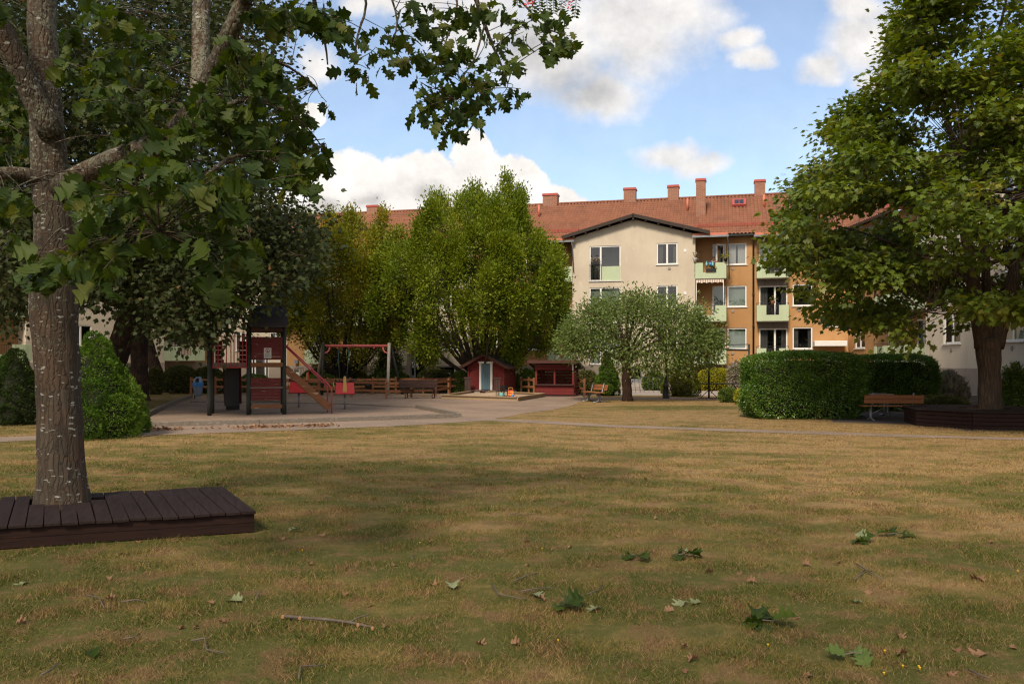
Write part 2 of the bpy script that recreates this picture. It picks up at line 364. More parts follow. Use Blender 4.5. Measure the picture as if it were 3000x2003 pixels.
def brickmat():
    m, nt, b = newmat('chimney_brick'); oc = objco(nt)
    sx = nt.nodes.new('ShaderNodeSeparateXYZ'); nt.links.new(oc, sx.inputs[0])
    c = nt.nodes.new('ShaderNodeCombineXYZ'); nt.links.new(mth(nt, 'ADD', sx.outputs[0], sx.outputs[1]), c.inputs[0]); nt.links.new(sx.outputs[2], c.inputs[1])
    br = nt.nodes.new('ShaderNodeTexBrick'); nt.links.new(c.outputs[0], br.inputs[0])
    br.inputs['Color1'].default_value = (0.30, 0.10, 0.05, 1); br.inputs['Color2'].default_value = (0.20, 0.065, 0.035, 1); br.inputs['Mortar'].default_value = (0.36, 0.29, 0.22, 1)
    br.inputs['Scale'].default_value = 1.0; br.inputs['Brick Width'].default_value = 0.25; br.inputs['Row Height'].default_value = 0.075; br.inputs['Mortar Size'].default_value = 0.009
    nt.links.new(br.outputs[0], b.inputs['Base Color']); b.inputs['Roughness'].default_value = 0.9; return m
MAT['brick'] = brickmat()

# lawn: the same field of dry and green patches colours the soil sheet and the blades standing on it
def vrot(nt, v, deg, sc):
    n = nt.nodes.new('ShaderNodeMapping'); n.vector_type = 'TEXTURE'; nt.links.new(v, n.inputs[0]); n.inputs['Rotation'].default_value = (0, 0, R(deg)); n.inputs['Scale'].default_value = tuple(1 / x for x in sc); return n.outputs[0]
def lawn_fields(nt):
    oc = objco(nt)
    a = noise(nt, mapping(nt, oc, (0.75, 0.75, 0)), 0.42, 5, 0.62, 0.4)
    s = noise(nt, vrot(nt, oc, 24, (0.22, 1.5, 1)), 0.6, 4, 0.6)
    b2 = noise(nt, mapping(nt, oc, (1, 1, 0)), 2.6, 6, 0.7)
    b3 = noise(nt, mapping(nt, oc, (1, 1.3, 0), (7, 3, 0)), 1.15, 5, 0.65)
    f = mth(nt, 'ADD', mth(nt, 'ADD', mth(nt, 'MULTIPLY', a, 0.42), mth(nt, 'MULTIPLY', b3, 0.42)), mth(nt, 'ADD', mth(nt, 'MULTIPLY', s, 0.30), mth(nt, 'MULTIPLY', b2, 0.22)))
    # the ground by the oak stays greener, the open middle and right of the lawn are scorched
    sx = nt.nodes.new('ShaderNodeSeparateXYZ'); nt.links.new(oc, sx.inputs[0])
    open_ = mth(nt, 'MULTIPLY', sstep(nt, sx.outputs[1], 8.0, 19.0), 0.085)
    right = mth(nt, 'MULTIPLY', sstep(nt, sx.outputs[0], -7.0, 7.0), 0.075)
    f = mth(nt, 'ADD', f, mth(nt, 'SUBTRACT', mth(nt, 'ADD', open_, right), 0.175))
    mow = nt.nodes.new('ShaderNodeTexWave'); mow.wave_type = 'BANDS'; mow.inputs['Scale'].default_value = 0.26; mow.inputs['Distortion'].default_value = 1.6; mow.inputs['Detail'].default_value = 2; nt.links.new(vrot(nt, oc, 62, (1, 1, 1)), mow.inputs['Vector'])
    f = mth(nt, 'ADD', f, mth(nt, 'MULTIPLY', mth(nt, 'SUBTRACT', mow.outputs['Fac'], 0.5), 0.045))
    # a few lusher spots, and the apple tree's shadow painted as a greener strip
    for (u, v, rx, ry, k) in LUSH_SHADE:
        p = G(u, v); d = vmt(nt, 'LENGTH', vmt(nt, 'MULTIPLY', vmt(nt, 'SUBTRACT', mapping(nt, oc, (1, 1, 0)), (p.x, p.y, 0)), (1 / rx, 1 / ry, 0)))
        f = mth(nt, 'SUBTRACT', f, mth(nt, 'MULTIPLY', mth(nt, 'SUBTRACT', 1.0, sstep(nt, d, 0.2, 1.0)), k))
    return oc, f, b2
LUSH_SHADE = [(2930, 1640, 1.1, 1.3, .13), (1750, 1328, 3.2, 1.0, .10), (2250, 1335, 2.5, .8, .09), (1180, 1360, 3.0, 1.4, .05), (2000, 1710, .8, .6, .07), (1100, 1850, 1.6, .8, .05), (330, 1850, 1.4, .9, .05), (2000, 1194, 5, 2.4, .17), (2650, 1310, 2, .5, .07), (1250, 1620, 2, 1, .04)]
def lawnmat(name, blades):
    m, nt, b = newmat(name); oc, f, b2 = lawn_fields(nt)
    green = (0.092, 0.108, 0.020); green2 = (0.178, 0.150, 0.038); straw = (0.375, 0.245, 0.105); bare = (0.22, 0.125, 0.06)
    col = mixc(nt, sstep(nt, f, 0.50, 0.575), green, green2)
    col = mixc(nt, sstep(nt, f, 0.56, 0.665), col, straw)
    col = mixc(nt, mth(nt, 'MULTIPLY', sstep(nt, b2, 0.50, 0.60), 0.72), col, bare)
    if blades:
        at = nt.nodes.new('ShaderNodeAttribute'); at.attribute_name = 'rnd'
        col = mixc(nt, sstep(nt, at.outputs['Fac'], 0.70, 0.95), col, (0.36, 0.23, 0.11))
        col = mixc(nt, sstep(nt, at.outputs['Fac'], 0.30, 0.05), col, (0.062, 0.074, 0.016))
    else:
        fine = noise(nt, mapping(nt, oc, (1, 1, 0)), 38, 4, 0.8); mid = noise(nt, mapping(nt, oc, (1, 1, 0)), 9, 4, 0.7)
        col = mixc(nt, mth(nt, 'MULTIPLY', sstep(nt, fine, 0.42, 0.62), 0.5), mixc(nt, 0.5, col, (0.10, 0.07, 0.03)), col)
        col = mixc(nt, mth(nt, 'MULTIPLY', sstep(nt, mid, 0.5, 0.68), 0.45), col, mixc(nt, 0.5, col, straw))
        bump(nt, b, fine, 0.6, 0.03)
    nt.links.new(col, b.inputs['Base Color']); b.inputs['Roughness'].default_value = 0.85; b.inputs['Specular IOR Level'].default_value = 0.12
    return m
MAT['lawn'] = lawnmat('dry_lawn', False); MAT['blades'] = lawnmat('lawn_blades', True)
def gravelmat(name, c, c2, sc=45):
    m, nt, b = newmat(name); oc = objco(nt)
    n1 = noise(nt, oc, 0.5, 5, 0.6); n2 = noise(nt, oc, sc, 4, 0.8); n3 = noise(nt, oc, 5, 5, 0.7)
    col = mixc(nt, sstep(nt, n1, 0.4, 0.62), c, c2)
    col = mixc(nt, mth(nt, 'MULTIPLY', sstep(nt, n2, 0.42, 0.68), 0.6), col, tuple(x * 0.55 for x in c))
    col = mixc(nt, mth(nt, 'MULTIPLY', sstep(nt, n3, 0.52, 0.68), 0.45), col, tuple(x * 0.66 for x in c2))
    nt.links.new(col, b.inputs['Base Color']); b.inputs['Roughness'].default_value = 0.95; b.inputs['Specular IOR Level'].default_value = 0.1
    bump(nt, b, n2, 0.7, 0.02); return m
MAT['gravel'] = gravelmat('playground_gravel', (0.315, 0.228, 0.168), (0.25, 0.185, 0.14))
MAT['path'] = gravelmat('stone_dust_path', (0.29, 0.22, 0.17), (0.235, 0.18, 0.14), 30)
MAT['street'] = gravelmat('courtyard_asphalt', (0.36, 0.31, 0.275), (0.31, 0.265, 0.24), 25)
MAT['sand'] = gravelmat('play_sand', (0.46, 0.34, 0.24), (0.40, 0.29, 0.2), 50)
MAT['soil'] = gravelmat('bare_soil', (0.12, 0.085, 0.06), (0.16, 0.115, 0.075), 20)
MAT['asphalt'] = gravelmat('seating_asphalt', (0.10, 0.085, 0.08), (0.13, 0.11, 0.10), 30)
MAT['kerb'] = plain('kerb_stone', (0.34, 0.30, 0.27), (0.26, 0.23, 0.21), 4, 0.9, 0.3)
MAT['sand_frame'] = wood('tan_timber', (0.38, 0.27, 0.165), (0.28, 0.195, 0.12), None)
MAT['timber_grey'] = wood('weathered_timber', (0.20, 0.165, 0.13), (0.12, 0.10, 0.08), (0.28, 0.24, 0.20), 0.6)
MAT['deck'] = wood('dark_stained_deck', (0.034, 0.021, 0.018), (0.020, 0.012, 0.010), (0.060, 0.042, 0.034), 0.64, axis=1, rough=0.75, spec=0.15)
MAT['deck_side'] = wood('dark_stained_side', (0.032, 0.015, 0.011), (0.018, 0.009, 0.008), (0.055, 0.025, 0.014), 0.64, axis=0, rough=0.75, spec=0.15)
MAT['fence'] = wood('brown_fence_stain', (0.28, 0.115, 0.05), (0.19, 0.075, 0.034), (0.36, 0.21, 0.12), 0.66)
MAT['falu'] = wood('red_house_paint', (0.155, 0.019, 0.016), (0.115, 0.013, 0.012), (0.25, 0.10, 0.075), 0.72)
MAT['worn_red'] = wood('worn_red_paint', (0.125, 0.017, 0.014), (0.085, 0.011, 0.010), (0.29, 0.20, 0.155), 0.615)
MAT['stringer'] = wood('worn_brown_paint', (0.19, 0.075, 0.03), (0.14, 0.055, 0.022), (0.36, 0.25, 0.16), 0.60)
MAT['edge_board'] = wood('brown_edge_board', (0.20, 0.085, 0.028), (0.15, 0.062, 0.02))
MAT['post_green'] = wood('dark_green_post', (0.030, 0.034, 0.026), (0.018, 0.020, 0.016), (0.15, 0.14, 0.11), 0.63, axis=2)
MAT['post_white'] = wood('bleached_post', (0.40, 0.35, 0.30), (0.28, 0.24, 0.2), None, axis=2)
MAT['roof_felt'] = plain('dark_roof_felt', (0.040, 0.032, 0.032), (0.03, 0.025, 0.026), 4, 0.75, 0.2)
MAT['roof_brown'] = wood('dark_red_fascia', (0.080, 0.030, 0.021), (0.055, 0.021, 0.016))
MAT['red_tube'] = plain('red_painted_tube', (0.42, 0.045, 0.055), (0.36, 0.04, 0.05), 3, 0.4)
MAT['rose_tube'] = plain('faded_red_tube', (0.56, 0.13, 0.12), (0.50, 0.11, 0.10), 3, 0.45)
MAT['bright_red'] = plain('red_plastic_board', (0.74, 0.03, 0.03), (0.66, 0.06, 0.06), 3, 0.45)
MAT['yellow'] = plain('yellow_board', (0.72, 0.42, 0.11), (0.66, 0.38, 0.10), 3, 0.5)
MAT['black'] = plain('black_rubber', (0.012, 0.012, 0.013), None, 3, 0.6)
MAT['slide_dark'] = plain('dark_slide_steel', (0.012, 0.011, 0.011), None, 3, 0.6)
MAT['rope'] = plain('blue_green_rope', (0.06, 0.16, 0.19), None, 20, 0.9)
MAT['bench_wood'] = wood('varnished_bench_slat', (0.30, 0.115, 0.045), (0.24, 0.09, 0.035))
MAT['bench_top'] = wood('greyed_table_slat', (0.36, 0.22, 0.15), (0.30, 0.18, 0.12))
MAT['bench_dark'] = wood('dark_bench_slat', (0.075, 0.042, 0.036), (0.05, 0.028, 0.025), (0.16, 0.12, 0.11), 0.68)
MAT['bin'] = plain('grey_blue_plastic', (0.22, 0.27, 0.36), (0.19, 0.24, 0.32), 3, 0.5)
MAT['bag'] = plain('blue_bin_bag', (0.05, 0.22, 0.55), (0.04, 0.18, 0.46), 9, 0.35, 0.5, 25)
MAT['lamp_iron'] = plain('black_green_iron', (0.020, 0.024, 0.023), None, 3, 0.45)
MAT['door_blue'] = wood('faded_blue_door', (0.12, 0.20, 0.24), (0.09, 0.155, 0.19), (0.28, 0.33, 0.33), 0.68, axis=2)
MAT['skin'] = plain('skin', (0.48, 0.25, 0.17), None, 4, 0.6)
MAT['cloth_dark'] = plain('dark_shirt', (0.07, 0.05, 0.06), None, 4, 0.9)
MAT['terracotta'] = plain('terracotta', (0.40, 0.15, 0.07), None, 4, 0.8)
MAT['teal'] = plain('teal_plastic', (0.16, 0.42, 0.40), None, 4, 0.4)
MAT['orange'] = plain('orange_plastic', (0.75, 0.18, 0.03), None, 4, 0.4)
# barks
MAT['oak_bark'] = barkmat('red_oak_bark', (0.100, 0.077, 0.056), (0.068, 0.053, 0.040), 11.0, (0.17, 0.165, 0.12), 0.63, vert=0.075, bstr=0.55)
MAT['maple_bark'] = barkmat('maple_bark', (0.085, 0.062, 0.045), (0.055, 0.040, 0.030), 7.0, None, vert=0.15)
MAT['dark_bark'] = barkmat('sycamore_bark', (0.050, 0.034, 0.027), (0.034, 0.024, 0.02), 5.0, None)
MAT['horn_bark'] = barkmat('hornbeam_bark', (0.075, 0.064, 0.050), (0.05, 0.043, 0.034), 5.0, None)
MAT['apple_bark'] = barkmat('apple_bark', (0.075, 0.045, 0.03), (0.045, 0.027, 0.02), 8.0, None)
MAT['twig'] = plain('dry_twig', (0.15, 0.12, 0.095), (0.09, 0.07, 0.055), 12, 0.9)
# foliage
MAT['oak_leaf'] = leafmat('red_oak_leaf', [(0, (0.030, 0.055, 0.008)), (0.5, (0.048, 0.082, 0.010)), (0.85, (0.080, 0.115, 0.014)), (1, (0.13, 0.14, 0.025))], 0.55, 0.34, 0.22, k=0.88)
MAT['syc_leaf'] = leafmat('sycamore_leaf', [(0, (0.022, 0.036, 0.010)), (0.6, (0.040, 0.054, 0.015)), (0.88, (0.070, 0.068, 0.024)), (1, (0.17, 0.075, 0.025))], 0.6, 0.22, 0.22)
MAT['maple_leaf'] = leafmat('norway_maple_leaf', [(0, (0.050, 0.086, 0.010)), (0.5, (0.094, 0.130, 0.014)), (0.80, (0.14, 0.155, 0.02)), (0.96, (0.19, 0.155, 0.025)), (1, (0.24, 0.11, 0.03))], 0.45, 0.32, k=1.2)
MAT['horn_leaf'] = leafmat('hornbeam_leaf', [(0, (0.054, 0.086, 0.007)), (0.5, (0.102, 0.136, 0.010)), (0.9, (0.165, 0.185, 0.015)), (1, (0.22, 0.19, 0.03))], 0.55, 0.32, 0.2, k=1.5)
MAT['horn_leaf_dry'] = leafmat('hornbeam_leaf_yellowing', [(0, (0.065, 0.088, 0.010)), (0.5, (0.130, 0.140, 0.014)), (0.85, (0.21, 0.175, 0.020)), (1, (0.27, 0.15, 0.03))], 0.55, 0.34, 0.2, k=1.6)
MAT['apple_leaf'] = leafmat('apple_leaf', [(0, (0.052, 0.083, 0.022)), (0.5, (0.092, 0.128, 0.034)), (0.9, (0.145, 0.18, 0.058)), (1, (0.24, 0.26, 0.11))], 0.65, 0.32, 0.12, k=1.5)
MAT['spruce'] = leafmat('dwarf_spruce_needles', [(0, (0.030, 0.062, 0.010)), (0.5, (0.060, 0.115, 0.013)), (0.9, (0.10, 0.165, 0.02)), (1, (0.15, 0.13, 0.03))], 0.7, 0.2, 0.15, k=1.45)
MAT['spruce_olive'] = leafmat('olive_spruce_needles', [(0, (0.045, 0.058, 0.010)), (0.5, (0.09, 0.105, 0.014)), (0.9, (0.135, 0.145, 0.02)), (1, (0.20, 0.13, 0.03))], 0.7, 0.2, 0.15, k=1.25)
MAT['spruce_dark'] = leafmat('dark_spruce_needles', [(0, (0.018, 0.034, 0.008)), (0.5, (0.034, 0.060, 0.010)), (0.9, (0.055, 0.085, 0.014)), (1, (0.08, 0.08, 0.02))], 0.7, 0.15, 0.2)
MAT['hedge_leaf'] = leafmat('privet_leaf', [(0, (0.036, 0.078, 0.012)), (0.5, (0.065, 0.125, 0.016)), (0.9, (0.12, 0.185, 0.03)), (1, (0.20, 0.24, 0.06))], 0.35, 0.28, 0.5, k=1.5)
MAT['yellow_leaf'] = leafmat('golden_shrub_leaf', [(0, (0.16, 0.17, 0.012)), (0.5, (0.31, 0.30, 0.015)), (1, (0.46, 0.40, 0.02))], 0.5, 0.3)
MAT['olive_leaf'] = leafmat('olive_shrub_leaf', [(0, (0.050, 0.060, 0.016)), (0.5, (0.095, 0.105, 0.026)), (0.9, (0.16, 0.15, 0.04)), (1, (0.24, 0.16, 0.06))], 0.6, 0.2)
MAT['fresh_leaf'] = leafmat('fresh_shrub_leaf', [(0, (0.06, 0.10, 0.018)), (0.5, (0.11, 0.17, 0.028)), (0.9, (0.19, 0.25, 0.05)), (1, (0.28, 0.28, 0.10))], 0.5, 0.25)
MAT['lavender'] = leafmat('lavender_stalks', [(0, (0.11, 0.12, 0.06)), (0.5, (0.19, 0.175, 0.12)), (0.8, (0.26, 0.20, 0.18)), (1, (0.30, 0.22, 0.24))], 0.8, 0.2, 0.1, k=1.6)
MAT['brown_leaf'] = leafmat('dead_leaf', [(0, (0.15, 0.07, 0.035)), (0.5, (0.25, 0.13, 0.065)), (1, (0.33, 0.20, 0.11))], 0.7, 0.15)
MAT['pale_leaf'] = leafmat('pale_leaf_underside', [(0, (0.17, 0.20, 0.09)), (1, (0.26, 0.28, 0.14))], 0.6, 0.15)
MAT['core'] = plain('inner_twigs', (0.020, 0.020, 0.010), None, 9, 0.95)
# ------------------------------------------------------------------ leaves: one small blade shape, many placed blades in one crown mesh
def strip_leaf(half, fold=.25, droop=.18):
    V = []; Fc = []
    for x, y in half:
        z = -droop * y * y
        V += [(-x, y, z + fold * x), (0, y, z), (x, y, z + fold * x)]
    for i in range(len(half) - 1):
        a = 3 * i; Fc += [(a, a + 1, a + 4, a + 3), (a + 1, a + 2, a + 5, a + 4)]
    return np.array(V, float), np.array(Fc, int)
OAK = strip_leaf([(.008, 0), (.010, .16), (.08, .17), (.20, .23), (.28, .32), (.18, .37), (.22, .44), (.37, .53), (.44, .63), (.24, .63), (.24, .70), (.34, .79), (.35, .87), (.16, .86), (.14, .92), (.0, 1.04)])
def fan_leaf(outline, fold=.12, c=(0, .3)):
    V = [(c[0], c[1], 0)] + [(x, y, fold * abs(x) - .12 * y * y) for x, y in outline]; n = len(outline)
    return np.array(V, float), np.array([(0, i + 1, (i + 1) % n + 1) for i in range(n)], int)
_m = [(0, .0), (.16, -.10), (.30, .02), (.26, .12), (.55, .22), (.36, .36), (.52, .62), (.24, .56), (.20, .70), (.0, 1.0)]
MAPLE = fan_leaf(_m + [(-x, y) for x, y in reversed(_m[1:-1])])
LEAF2 = (np.array([(0, 0, 0), (.26, .45, .06), (0, 1, -.12), (-.26, .45, .06)], float), np.array([(0, 1, 2, 3)], int))
TUFT = (np.array([(-.16, 0, 0), (.16, 0, 0), (.05, 1, 0), (-.05, 1, 0), (0, 0, -.16), (0, 0, .16), (0, 1, .05), (0, 1, -.05), (-.1, 0, -.1), (.1, 0, .1), (.35, .75, .3), (.25, .8, .2)], float), np.array([(0, 1, 2, 3), (4, 5, 6, 7), (8, 9, 10, 11)], int))
BLADE = (np.array([(-.5, 0, 0), (.5, 0, 0), (0, 1, 0)], float), np.array([(0, 1, 2)], int))
def rand_dirs(N, up=0.0):
    d = RNG.normal(size=(N, 3)); d[:, 2] += up; return d / np.linalg.norm(d, axis=1, keepdims=True)
def nrm(a): return a / np.maximum(np.linalg.norm(a, axis=1, keepdims=True), 1e-9)
def leaves(tpl, P, Dr, size, var=.3, up=.6, rnd=None, wide=1.0):
    """place a blade at every P pointing along Dr; faces tend to look up"""
    TV, TF = tpl; N = len(P); n = RNG.normal(size=(N, 3)); n[:, 2] += up * 2.2
    y = nrm(Dr); n = nrm(n - y * np.sum(n * y, 1, keepdims=True)); x = np.cross(y, n)
    s = size * (1 + RNG.uniform(-var, var, N))
    V = (TV[None, :, 0, None] * x[:, None, :] * wide + TV[None, :, 1, None] * y[:, None, :] + TV[None, :, 2, None] * n[:, None, :]) * s[:, None, None] + P[:, None, :]
    Fc = TF[None] + (np.arange(N) * len(TV))[:, None, None]
    if rnd is None: rnd = RNG.uniform(0, 1, N)
    return V.reshape(-1, 3), Fc.reshape(-1, TF.shape[1]), np.repeat(rnd, len(TF))
def bez(a, b, c, n=7): return [a * (1 - t) ** 2 + b * 2 * t * (1 - t) + c * t * t for t in [i / (n - 1) for i in range(n)]]
def taper(r0, r1, n): return [r0 + (r1 - r0) * i / (n - 1) for i in range(n)]
# ------------------------------------------------------------------ ground, paths, street (sheets a few millimetres apart)
def sheet(name, pts, z, m, jitter=0.0, seg=0.6, kind='structure'):
    out = []
    n = len(pts)
    for i in range(n):
        a = Vector((pts[i][0], pts[i][1], 0)); b = Vector((pts[(i + 1) % n][0], pts[(i + 1) % n][1], 0))
        k = max(1, min(60, int((b - a).length / seg))) if jitter else 1
        for j in range(k):
            p = a.lerp(b, j / k)
            if jitter and j: p += Vector((mnoise.noise(p * 1.3) * jitter, mnoise.noise(p * 1.3 + Vector((9, 4, 2))) * jitter, 0))
            out.append((p.x, p.y, z))
    bm = bmesh.new(); f = bm.faces.new([bm.verts.new(p) for p in out]); bm.normal_update()
    if f.normal.z < 0: f.normal_flip()
    bmesh.ops.triangulate(bm, faces=[f])
    me = bpy.data.meshes.new(name); bm.to_mesh(me); bm.free(); me.materials.append(m)
    o = link(name, me); o['kind'] = kind; return o
sheet('lawn', [(-400, -200), (400, -200), (400, 700), (-400, 700)], 0.0, MAT['lawn'])
gp = lambda l: [tuple(G(u, v)[:2]) for u, v in l]
YARD = gp([(380, 1276), (640, 1268), (900, 1258), (1150, 1248), (1300, 1240), (1424, 1231), (1483, 1221), (1534, 1210), (1611, 1201), (1662, 1192), (1690, 1182), (1712, 1171), (1900, 1170),
           (2050, 1169), (2100, 1169), (2100, 1164), (1900, 1164.5), (1740, 1164), (1700, 1156), (1600, 1149), (1318, 1147), (1100, 1147), (820, 1147), (700, 1150), (547, 1163), (417, 1221), (380, 1250)])
sheet('playground_gravel', YARD, 0.004, MAT['gravel'], 0.10)
sheet('footpath', gp([(-400, 1310), (-100, 1300), (100, 1290), (382, 1278), (700, 1266), (1150, 1249), (1424, 1232), (1560, 1239), (1800, 1252), (2200, 1266), (2600, 1279), (3000, 1290), (3600, 1306),
                      (3600, 1298), (3000, 1283), (2600, 1271), (2200, 1258), (1800, 1245), (1560, 1231), (1424, 1226), (1150, 1232), (700, 1250), (382, 1262), (100, 1277), (-100, 1285), (-400, 1294)]), 0.008, MAT['path'], 0.09, 0.4)
# ------------------------------------------------------------------ apartment buildings round the courtyard
class Plane:
    """a facade line: local x runs to the right along it, local y into the house"""
    def __init__(s, ox, oy, ang, z0=0.0):
        s.o = (ox, oy); s.a = ang; s.d = (math.cos(ang), math.sin(ang)); s.n = (-math.sin(ang), math.cos(ang)); s.z0 = z0
    def at(s, u, v, y=0.0):
        a = (u - CX) / F; ox = s.o[0] + s.n[0] * y; oy = s.o[1] + s.n[1] * y
        x = (a * oy - ox) / (s.d[0] - a * s.d[1]); Y = oy + x * s.d[1]
        return x, EYE - (v - VH) / F * Y - s.z0
    def x(s, u, y=0.0): return s.at(u, VH, y)[0]
    def world(s, x, y, z=0.0): return Vector((s.o[0] + s.d[0] * x + s.n[0] * y, s.o[1] + s.d[1] * x + s.n[1] * y, z + s.z0))

def facade(mb, x0, x1, y, z0, z1, ops=(), reveal=0.12, top=None):
    """wall face with real openings, their reveals and a dark room behind each"""
    ops = [o for o in ops if o[1] > x0 and o[0] < x1]
    xs = sorted({x0, x1} | {min(max(v, x0), x1) for o in ops for v in o[:2]}); zs = sorted({z0, z1} | {min(max(v, z0), z1) for o in ops for v in o[2:4]})
    mb.mi = 0
    for i in range(len(xs) - 1):
        for j in range(len(zs) - 1):
            cx = (xs[i] + xs[i + 1]) / 2; cz = (zs[j] + zs[j + 1]) / 2
            if any(o[0] < cx < o[1] and o[2] < cz < o[3] for o in ops): continue
            mb.quad((xs[i], y, zs[j]), (xs[i + 1], y, zs[j]), (xs[i + 1], y, zs[j + 1]), (xs[i], y, zs[j + 1]))
    for o in ops:
        a, b = o[0], o[1]; c, d = max(o[2], z0), min(o[3], z1)
        if d - c < .01: continue
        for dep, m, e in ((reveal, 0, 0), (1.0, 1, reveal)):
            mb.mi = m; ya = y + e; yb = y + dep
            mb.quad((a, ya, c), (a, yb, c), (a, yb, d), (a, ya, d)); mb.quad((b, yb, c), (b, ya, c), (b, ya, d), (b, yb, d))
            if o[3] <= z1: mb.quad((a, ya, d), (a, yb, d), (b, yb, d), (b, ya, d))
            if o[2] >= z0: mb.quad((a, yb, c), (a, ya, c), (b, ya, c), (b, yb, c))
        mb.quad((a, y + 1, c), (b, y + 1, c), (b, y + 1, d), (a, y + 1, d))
    mb.mi = 0
def flank(mb, x, y0, y1, z0, z1): mb.mi = 0; mb.quad((x, y0, z0), (x, y1, z0), (x, y1, z1), (x, y0, z1))

WCACHE = {}
def window(par, x0, x1, z0, z1, y, splits=(), back='room', sill=True, door=0.0, name='window', fmat='white'):
    w = round(x1 - x0, 2); h = round(z1 - z0, 2); key = (w, h, tuple(splits), back, sill, door, fmat)
    if key not in WCACHE:
        f = MB(); t = 0.075; d0, d1 = 0.035, 0.10
        f.box(0, t, d0, d1, 0, h); f.box(w - t, w, d0, d1, 0, h); f.box(t, w - t, d0 + .002, d1, 0, t); f.box(t, w - t, d0 + .002, d1, h - t, h)
        for s in splits: f.box(s * w - 0.055, s * w + 0.055, d0 - .004, d1, t, h - t)
        if door: f.box(t, (splits[0] * w if splits else w) - 0.05, d0 + .012, d1, t, door)
        sm = None
        if sill: sm = MB().box(-0.06, w + 0.06, -0.07, d0, -0.045, 0.0).mesh('sill', MAT['white'])
        p = MB().quad((t, .07, t), (w - t, .07, t), (w - t, .07, h - t), (t, .07, h - t)).mesh('pane', MAT['glass'])
        cm = None
        if back in ('blind', 'drape', 'curtain'):
            c = MB(); N = 28
            def strip(a, b, za, zb, amp):
                vs = []; 
                for i in range(N + 1):
                    xx = a + (b - a) * i / N; yy = 0.20 + amp * math.sin(i * 1.9 + a * 9)
                    vs += [(xx, yy, za), (xx, yy, zb)]
                c.add(vs, [(2 * i, 2 * i + 2, 2 * i + 3, 2 * i + 1) for i in range(N)], True)
            if back == 'blind': strip(0, w, 0.0, h, 0.0)
            elif back == 'curtain': strip(0, w * 0.46, 0, h, 0.03); strip(w * 0.54, w, 0, h, 0.03)
            else: strip(0, w * 0.3, 0, h, 0.03); strip(w * 0.78, w, 0, h, 0.03)
            cm = c.mesh('curtain', MAT[{'blind': 'blind', 'curtain': 'curtain', 'drape': 'drape'}[back]])
        WCACHE[key] = (f.mesh(name, MAT[fmat]), sm, p, cm)
    f, sm, p, cm = WCACHE[key]
    o = link(name, f, par); o.location = (x0, y, z0)
    if sm: link('sill', sm, o)
    link('pane', p, o)
    if cm: link('blind' if back == 'blind' else 'curtain', cm, o)
    return o

def balcony(par, x0, x1, y0, y1, zb, gap=(0.27, 0.66), h=0.93, railtop=0.14, bars=9, white=False):
    """slab, pale green sheet panels with a railed gap in the middle, thin top rail"""
    sl = MB().box(x0 + .04, x1 - .04, y0 + .03, y1, zb - 0.10, zb + 0.05).build('balcony', MAT['slab'], par)
    p = MB(); w = x1 - x0; ga = x0 + gap[0] * w; gb = x0 + gap[1] * w; t = 0.03; low = 0.32
    zt = zb + h; z0 = zb - 0.06
    p.box(x0, ga, y0, y0 + t, z0, zt); p.box(gb, x1, y0, y0 + t, z0, zt); p.box(ga, gb, y0 + .004, y0 + t, z0, zb + low)
    p.box(x0, x0 + t, y0 + t, y1, z0, zt); p.box(x1 - t, x1, y0 + t, y1, z0, zt)
    for s in (0.16, 0.76):
        if True: p.box(x0 + s * w - .012, x0 + s * w + .012, y0 - .014, y0, z0 - .03, zt + .01)
    n = max(2, int(w / 0.13))
    for i in range(1, n):
        xx = x0 + i * w / n
        if xx < ga or xx > gb: p.box(xx - .005, xx + .005, y0 - .005, y0, z0, zt)
    p.build('panel', MAT['green_panel'], sl)
    r = MB(); b = 0.016
    for i in range(bars):
        xx = ga + (i + 0.5) * (gb - ga) / bars; r.box(xx - b / 2, xx + b / 2, y0 + .006, y0 + .022, zb + low, zt)
    r.box(ga, gb, y0 + .003, y0 + .025, zt - .03, zt); 
    r.box(x0, x1, y0 + .0, y0 + .022, zt + railtop - .02, zt + railtop)
    for xx in (x0 + .01, ga, gb, x1 - .01): r.box(xx - .01, xx + .01, y0 + .002, y0 + .02, zt, zt + railtop - .02)
    for xx in (x0 + .01, x1 - .01): r.box(xx - .009, xx + .009, y0 + .024, y1, zt + railtop - .018, zt + railtop - .002)
    r.build('railing', MAT['white' if white else 'rail'], sl)
    return sl
def chimney(par, x0, x1, y, zb, zt, dep=0.75):
    c = MB().box(x0, x1, y, y + dep, zb, zt - 0.14).build('chimney', MAT['brick'], par)
    m = MB().box(x0 - .05, x1 + .05, y - .05, y + dep + .05, zt - 0.14, zt - .03); m.box(x0 - .02, x1 + .02, y - .02, y + dep + .02, zt - .03, zt + .02)
    m.box(x0 - .03, x1 + .03, y - .03, y + dep + .03, zb, zb + 0.18)
    m.build('flashing', MAT['red_metal'], c); return c
